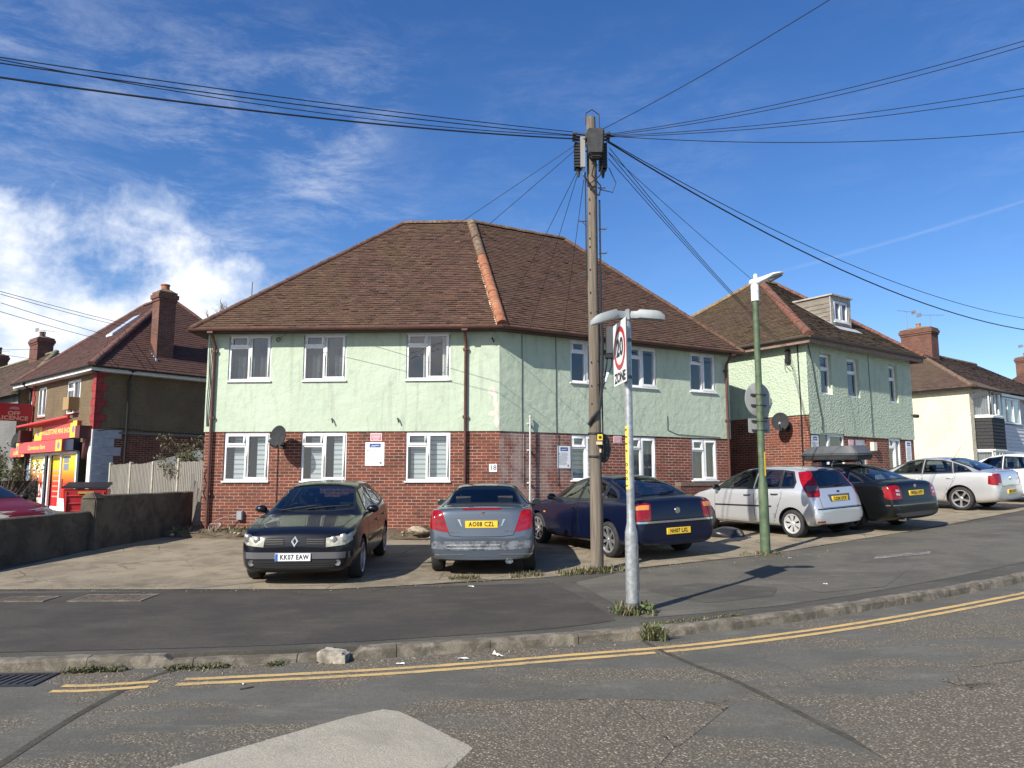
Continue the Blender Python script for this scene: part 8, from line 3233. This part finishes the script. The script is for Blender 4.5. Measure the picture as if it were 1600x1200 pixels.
c.patch('reflector', [('B', [(-.74, .34), (-.74, .37), (-.58, .37), (-.58, .34)]), ('B', mir([(-.74, .34), (-.74, .37), (-.58, .37), (-.58, .34)]))], .006, REDD, res=.06)
c.patch('brake_light', [('B', [(-.14, 1.405), (-.14, 1.425), (.14, 1.425), (.14, 1.405)])], .008, REDL, res=.05)
c.plate('B', 0, .805, 'LC04 UYX', PLY, out=.014)
p, nn = c.hit('B', 0, .95)
m_ = MB()
m_.lathe([(0, .008), (.045, .008), (.05, 0)], 20, 0, Matrix(((0, 0, -1, p.x - .006), (-1, 0, 0, 0), (0, .5, 0, .955), (0, 0, 0, 1))))
m_.build('emblem', pmat('dark_oval', (.03, .04, .09), .2), c.root)
m_ = MB()
p, nn = c.hit('T', 3.35, 0)
m_.tube([p, (p.x + .14, 0, p.z + .10)], .007, 5)
m_.build('aerial', TRIM, c.root)
wiper(c, 'wiper', [(.05, 1.075), (-.15, 1.085), (-.38, 1.11)], 'B')
c.mirrors(1.28, .99, TRIM, .10)
c.wheels('cover', 7, pmat('silver_wheel_cover', (.56, .57, .57), .4, .4))
for sgn_ in (1, -1):
    q = [(.40, .66), (.42, .80), (.70, .86), (.76, .72)]
    c.patch('headlight', [('F', q if sgn_ > 0 else mir(q))], .004, CLEARL, res=.05)
c.finish()

# ---- black notchback hatch with a roof box
P_BLK = paint('black_paint', (.004, .0045, .005), .0, .30)
OX, OY, OH = 7.82, 18.95, Vector((-.50, .866)).normalized()
GLS = [
    ('rear_window', 'T', [(3.24, -.50), (3.21, 0), (3.24, .50), (3.30, .53), (3.7, .59), (4.0, .66), (4.04, .35), (4.055, 0), (4.04, -.35), (4.0, -.66), (3.7, -.59), (3.3, -.53)]),
    ('side_window', 'L', [(1.66, 1.01), (2.1, 1.335), (2.52, 1.385), (2.54, 1.02)]),
    ('side_window', 'L', [(2.6, 1.02), (2.59, 1.385), (3.02, 1.37), (3.28, 1.29), (3.36, 1.05)]),
    ('side_window', 'L', [(3.42, 1.055), (3.36, 1.26), (3.62, 1.16), (3.8, 1.075)])]
c = Car('notchback_car', 'black notchback car carrying a grey roof box, beside the silver hatchback', (OX, OY), tuple(OH), 4.57, 1.77, .92, 2.58, .318,
        [(0, .55), (.05, .68), (.2, .77), (.7, .89), (1.1, .975), (1.25, 1.02), (1.7, 1.23), (2.1, 1.40), (2.45, 1.455), (2.9, 1.462), (3.25, 1.42), (3.7, 1.265), (4.0, 1.135), (4.1, 1.10), (4.38, 1.09), (4.46, 1.07), (4.50, 1.0), (4.53, .85), (4.55, .70), (4.57, .56)],
        [(0, .48), (.2, .66), (.7, .84), (1.3, .935), (2.5, .985), (3.6, 1.02), (4.3, 1.03), (4.45, .97), (4.57, .5)],
        [(0, .27), (.1, .2), (.6, .19), (4.1, .2), (4.42, .25), (4.57, .32)],
        [(0, .62), (.7, .78), (1.2, .80), (1.7, .71), (2.1, .65), (2.9, .635), (3.25, .64), (3.7, .68), (4.05, .77), (4.35, .82), (4.57, .72)], P_BLK,
        plan_r=[(0, .80), (.02, .88), (.06, .935), (.14, .97), (.3, .99), (.6, 1)], lev=3, glass=GLS)
c.doors([[(1.40, .30), (1.44, .96), (2.56, .985), (2.57, .28)], [(2.59, .28), (2.585, .985), (3.45, 1.015), (3.40, .86), (3.20, .68), (3.10, .45), (3.08, .28)]], [(2.38, .85), (3.28, .89)], P_BLK)
tls = c.lamp('tail_light', [('B', .555, .72), ('B', .55, .86), ('B', .60, .99), ('B', .70, 1.015), ('S', 4.50, 1.0), ('S', 4.33, .97), ('S', 4.36, .76), ('S', 4.48, .715)], .006, REDL)
for z in (.79, .87):
    c.lamp('clear_lens', [('B', .61, z), ('B', .615, z + .045), ('B', .74, z + .055), ('B', .74, z + .01)], .009, CLEARL, tls)
tg = [(-.54, .66), (-.56, 1.0), (-.66, 1.055), (.66, 1.055), (.56, 1.0), (.54, .66)]
b_ = c.patch('tailgate', [('B', tg)], .004, P_BLK, res=.05)
c.patch('tailgate_gap', [('B', grow(tg, .007))], .0015, SEAM, b_, res=.05)
c.patch('bumper_strip', [('B', [(-.86, .575), (-.86, .60), (.86, .60), (.86, .575)])], .010, pmat('grey_black_strip', (.10, .10, .105), .5), res=.05)
c.patch('lower_bumper', [('B', [(-.70, .33), (-.78, .42), (.78, .42), (.70, .33)])], .004, pmat('faded_black_plastic', (.045, .042, .040), .6), res=.05)
c.plate('B', 0, .83, 'WK56 HYF', PLY, out=.014)
p, nn = c.hit('B', 0, .97)
m_ = MB()
m_.lathe([(.028, 0), (.042, 0), (.040, .008), (.03, .008)], 20, 0, Matrix(((0, 0, -1, p.x - .006), (-1, 0, 0, 0), (0, 1, 0, .98), (0, 0, 0, 1))))
m_.build('emblem', CHROME, c.root)
m_ = MB()
p, nn = c.hit('B', .5, .30)
m_.lathe([(.03, 0), (.036, 0), (.036, .15), (.03, .15)], 14, 0, Matrix.Translation((p.x + .10, .5, .27)) @ Matrix.Rotation(R(-90), 4, 'Y'))
m_.build('exhaust_pipe', CHROME, c.root)
c.mirrors(1.70, 1.0, P_BLK, .10)
c.wheels('alloy', 5, pmat('dull_alloy', (.30, .30, .31), .45, .7))
for s in (2.15, 2.85):
    m_ = MB()
    pl_, pr_ = c.hit('L', s, 1.40)[0], c.hit('R', s, 1.40)[0]
    m_.tube([pl_ + Vector((0, .02, 0)), pl_ + Vector((0, .0, .09)), (pl_.x, pl_.y - .05, 1.525), (pr_.x, pr_.y + .05, 1.525), pr_ + Vector((0, 0, .09)), pr_ + Vector((0, -.02, 0))], .022, 7)
    m_.build('roof_bar', TRIM, c.root, smooth=50)
c.finish()
MX = Matrix.Translation(c.root.location) @ c.root.rotation_euler.to_matrix().to_4x4()
box = thing('roof_box', 'large grey plastic roof box strapped on top of the black car', 'roof box', tuple(MX @ Vector((.0, .0, 1.55))))
GB = pmat('grey_roof_box', (.085, .09, .098), .5, var=.15, vscale=3, bump=.15, bscale=180)


def box_shell(z0, z1, sc0, sc1, name, mat, parent):
    xs = [(-.98, .60), (-.86, .74), (-.5, .80), (.3, .80), (.80, .70), (1.06, .50), (1.14, .30)]
    bm = bmesh.new()
    lo, hi = [], []
    out = [(x, .40 * w / .8) for x, w in xs] + [(x, -.40 * w / .8) for x, w in reversed(xs)]
    for x, y in out:
        lo.append(bm.verts.new(MX @ Vector((x * sc0 * .80 - .40, y * sc0 + .05, z0))))
        hi.append(bm.verts.new(MX @ Vector((x * sc1 * .80 - .40, y * sc1 + .05, z1 + (-.05 if x > .9 and z1 > 1.7 else 0)))))
    n = len(out)
    for i in range(n):
        bm.faces.new((lo[i], lo[(i + 1) % n], hi[(i + 1) % n], hi[i]))
    bm.faces.new(hi)
    bm.faces.new(list(reversed(lo)))
    bmesh.ops.recalc_face_normals(bm, faces=bm.faces)
    me = bpy.data.meshes.new(name)
    bm.to_mesh(me)
    bm.free()
    return obj(name, me, mat, parent, bevel=.02)


box_shell(1.555, 1.66, .95, 1.0, 'box_base', pmat('dark_box_base', (.045, .047, .05), .5), box)
box_shell(1.665, 1.70, 1.015, 1.01, 'box_rim', GB, box)
box_shell(1.702, 1.90, .995, .80, 'box_lid', GB, box)

# ---- white car at the right edge, red car at the left edge
P_WHT = paint('white_paint', (.78, .79, .80), .0, .30)
GLS = [
    ('rear_window', 'T', [(3.22, -.50), (3.20, 0), (3.22, .50), (3.7, .58), (4.0, .65), (4.04, 0), (4.0, -.65), (3.7, -.58)]),
    ('side_window', 'L', [(1.66, 1.01), (2.1, 1.335), (2.5, 1.385), (2.54, 1.02)]),
    ('side_window', 'L', [(2.6, 1.02), (2.57, 1.385), (3.02, 1.36), (3.3, 1.27), (3.72, 1.06)])]
c = Car('saloon_car', 'white car cut off by the right edge behind the silver fastback', (15.55, 24.1), (-.60, .80), 4.5, 1.80, .90, 2.68, .32,
        [(0, .55), (.05, .68), (.2, .77), (.7, .90), (1.1, .985), (1.25, 1.03), (1.7, 1.24), (2.1, 1.405), (2.45, 1.465), (2.9, 1.46), (3.25, 1.40), (3.7, 1.25), (4.0, 1.13), (4.1, 1.10), (4.32, 1.10), (4.40, 1.06), (4.44, .98), (4.47, .8), (4.49, .66), (4.5, .56)],
        [(0, .48), (.2, .66), (.7, .84), (1.3, .935), (2.5, .985), (3.6, 1.02), (4.25, 1.03), (4.4, .95), (4.5, .5)],
        [(0, .27), (.1, .2), (.6, .19), (4.0, .2), (4.35, .25), (4.5, .32)],
        [(0, .62), (.7, .78), (1.2, .80), (1.7, .71), (2.1, .65), (2.9, .635), (3.25, .64), (3.7, .68), (4.05, .77), (4.3, .82), (4.5, .72)], P_WHT, lev=2, glass=GLS)
for ax in 'LR':
    c.patch('tail_light', [(ax, [(4.05, .90), (4.10, .98), (4.42, .97), (4.44, .86)])], .006, REDL, res=.04)
tl = [(.50, .84), (.50, .94), (.82, .98), (.84, .86)]
c.patch('tail_light', [('B', tl), ('B', mir(tl))], .006, REDL, res=.04)
c.doors([[(1.40, .30), (1.44, .96), (2.56, .985), (2.57, .28)], [(2.59, .28), (2.585, .985), (3.45, 1.015), (3.20, .68), (3.08, .28)]], [(2.38, .85), (3.28, .89)], P_WHT)
c.mirrors(1.70, 1.0, P_WHT, .10)
c.wheels('alloy', 10)
c.finish()
P_RED = paint('dark_red_paint', (.13, .004, .006), .0, .4)
P_RED.node_tree.nodes['Principled BSDF'].inputs['Coat Weight'].default_value = .25
GLS = [
    ('windscreen', 'T', [(1.02, -.52), (.99, 0), (1.02, .52), (1.10, .64), (1.45, .61), (1.85, .535), (1.9, 0), (1.85, -.535), (1.45, -.61), (1.10, -.64)]),
    ('side_window', 'L', [(1.45, 1.02), (1.82, 1.345), (2.25, 1.4), (2.28, 1.02)]),
    ('side_window', 'L', [(2.34, 1.02), (2.33, 1.4), (2.95, 1.385), (3.05, 1.04)])]
c = Car('hatchback_car', 'dark red car at the left edge, half hidden behind the low concrete wall', (-11.55, 15.95), (.95, -.31), 4.0, 1.72, .80, 2.5, .30,
        [(0, .58), (.04, .70), (.15, .78), (.5, .90), (.85, .985), (.97, 1.03), (1.4, 1.24), (1.85, 1.41), (2.15, 1.455), (2.6, 1.47), (3.1, 1.46), (3.5, 1.42), (3.62, 1.36), (3.76, 1.2), (3.88, 1.0), (3.93, .85), (3.97, .68), (4.0, .58)],
        [(0, .5), (.15, .68), (.6, .86), (1.1, .94), (2.2, .98), (3.2, 1.01), (3.7, .98), (4.0, .5)],
        [(0, .26), (.1, .2), (.6, .19), (3.5, .2), (3.85, .24), (4.0, .30)],
        [(0, .62), (.5, .76), (1.0, .80), (1.4, .72), (1.85, .67), (2.5, .65), (3.4, .64), (3.62, .66), (3.86, .78), (4.0, .7)], P_RED, lev=2, glass=GLS)
for sgn_ in (1, -1):
    q = [(.38, .64), (.40, .76), (.72, .84), (.80, .72)]
    c.patch('headlight', [('F', q if sgn_ > 0 else mir(q)), ('L' if sgn_ > 0 else 'R', [(.10, .70), (.14, .80), (.48, .86), (.34, .78)])], .004, CLEARL, res=.04)
c.patch('grille', [('F', [(-.34, .62), (-.36, .70), (.36, .70), (.34, .62)])], .004, SEAM, res=.05)
c.mirrors(1.36, 1.0, TRIM, .10)
c.doors([[(1.15, .28), (1.17, .95), (2.30, .985), (2.32, .26)]], [(2.12, .86)], P_RED)
c.wheels('alloy', 6)
c.finish()
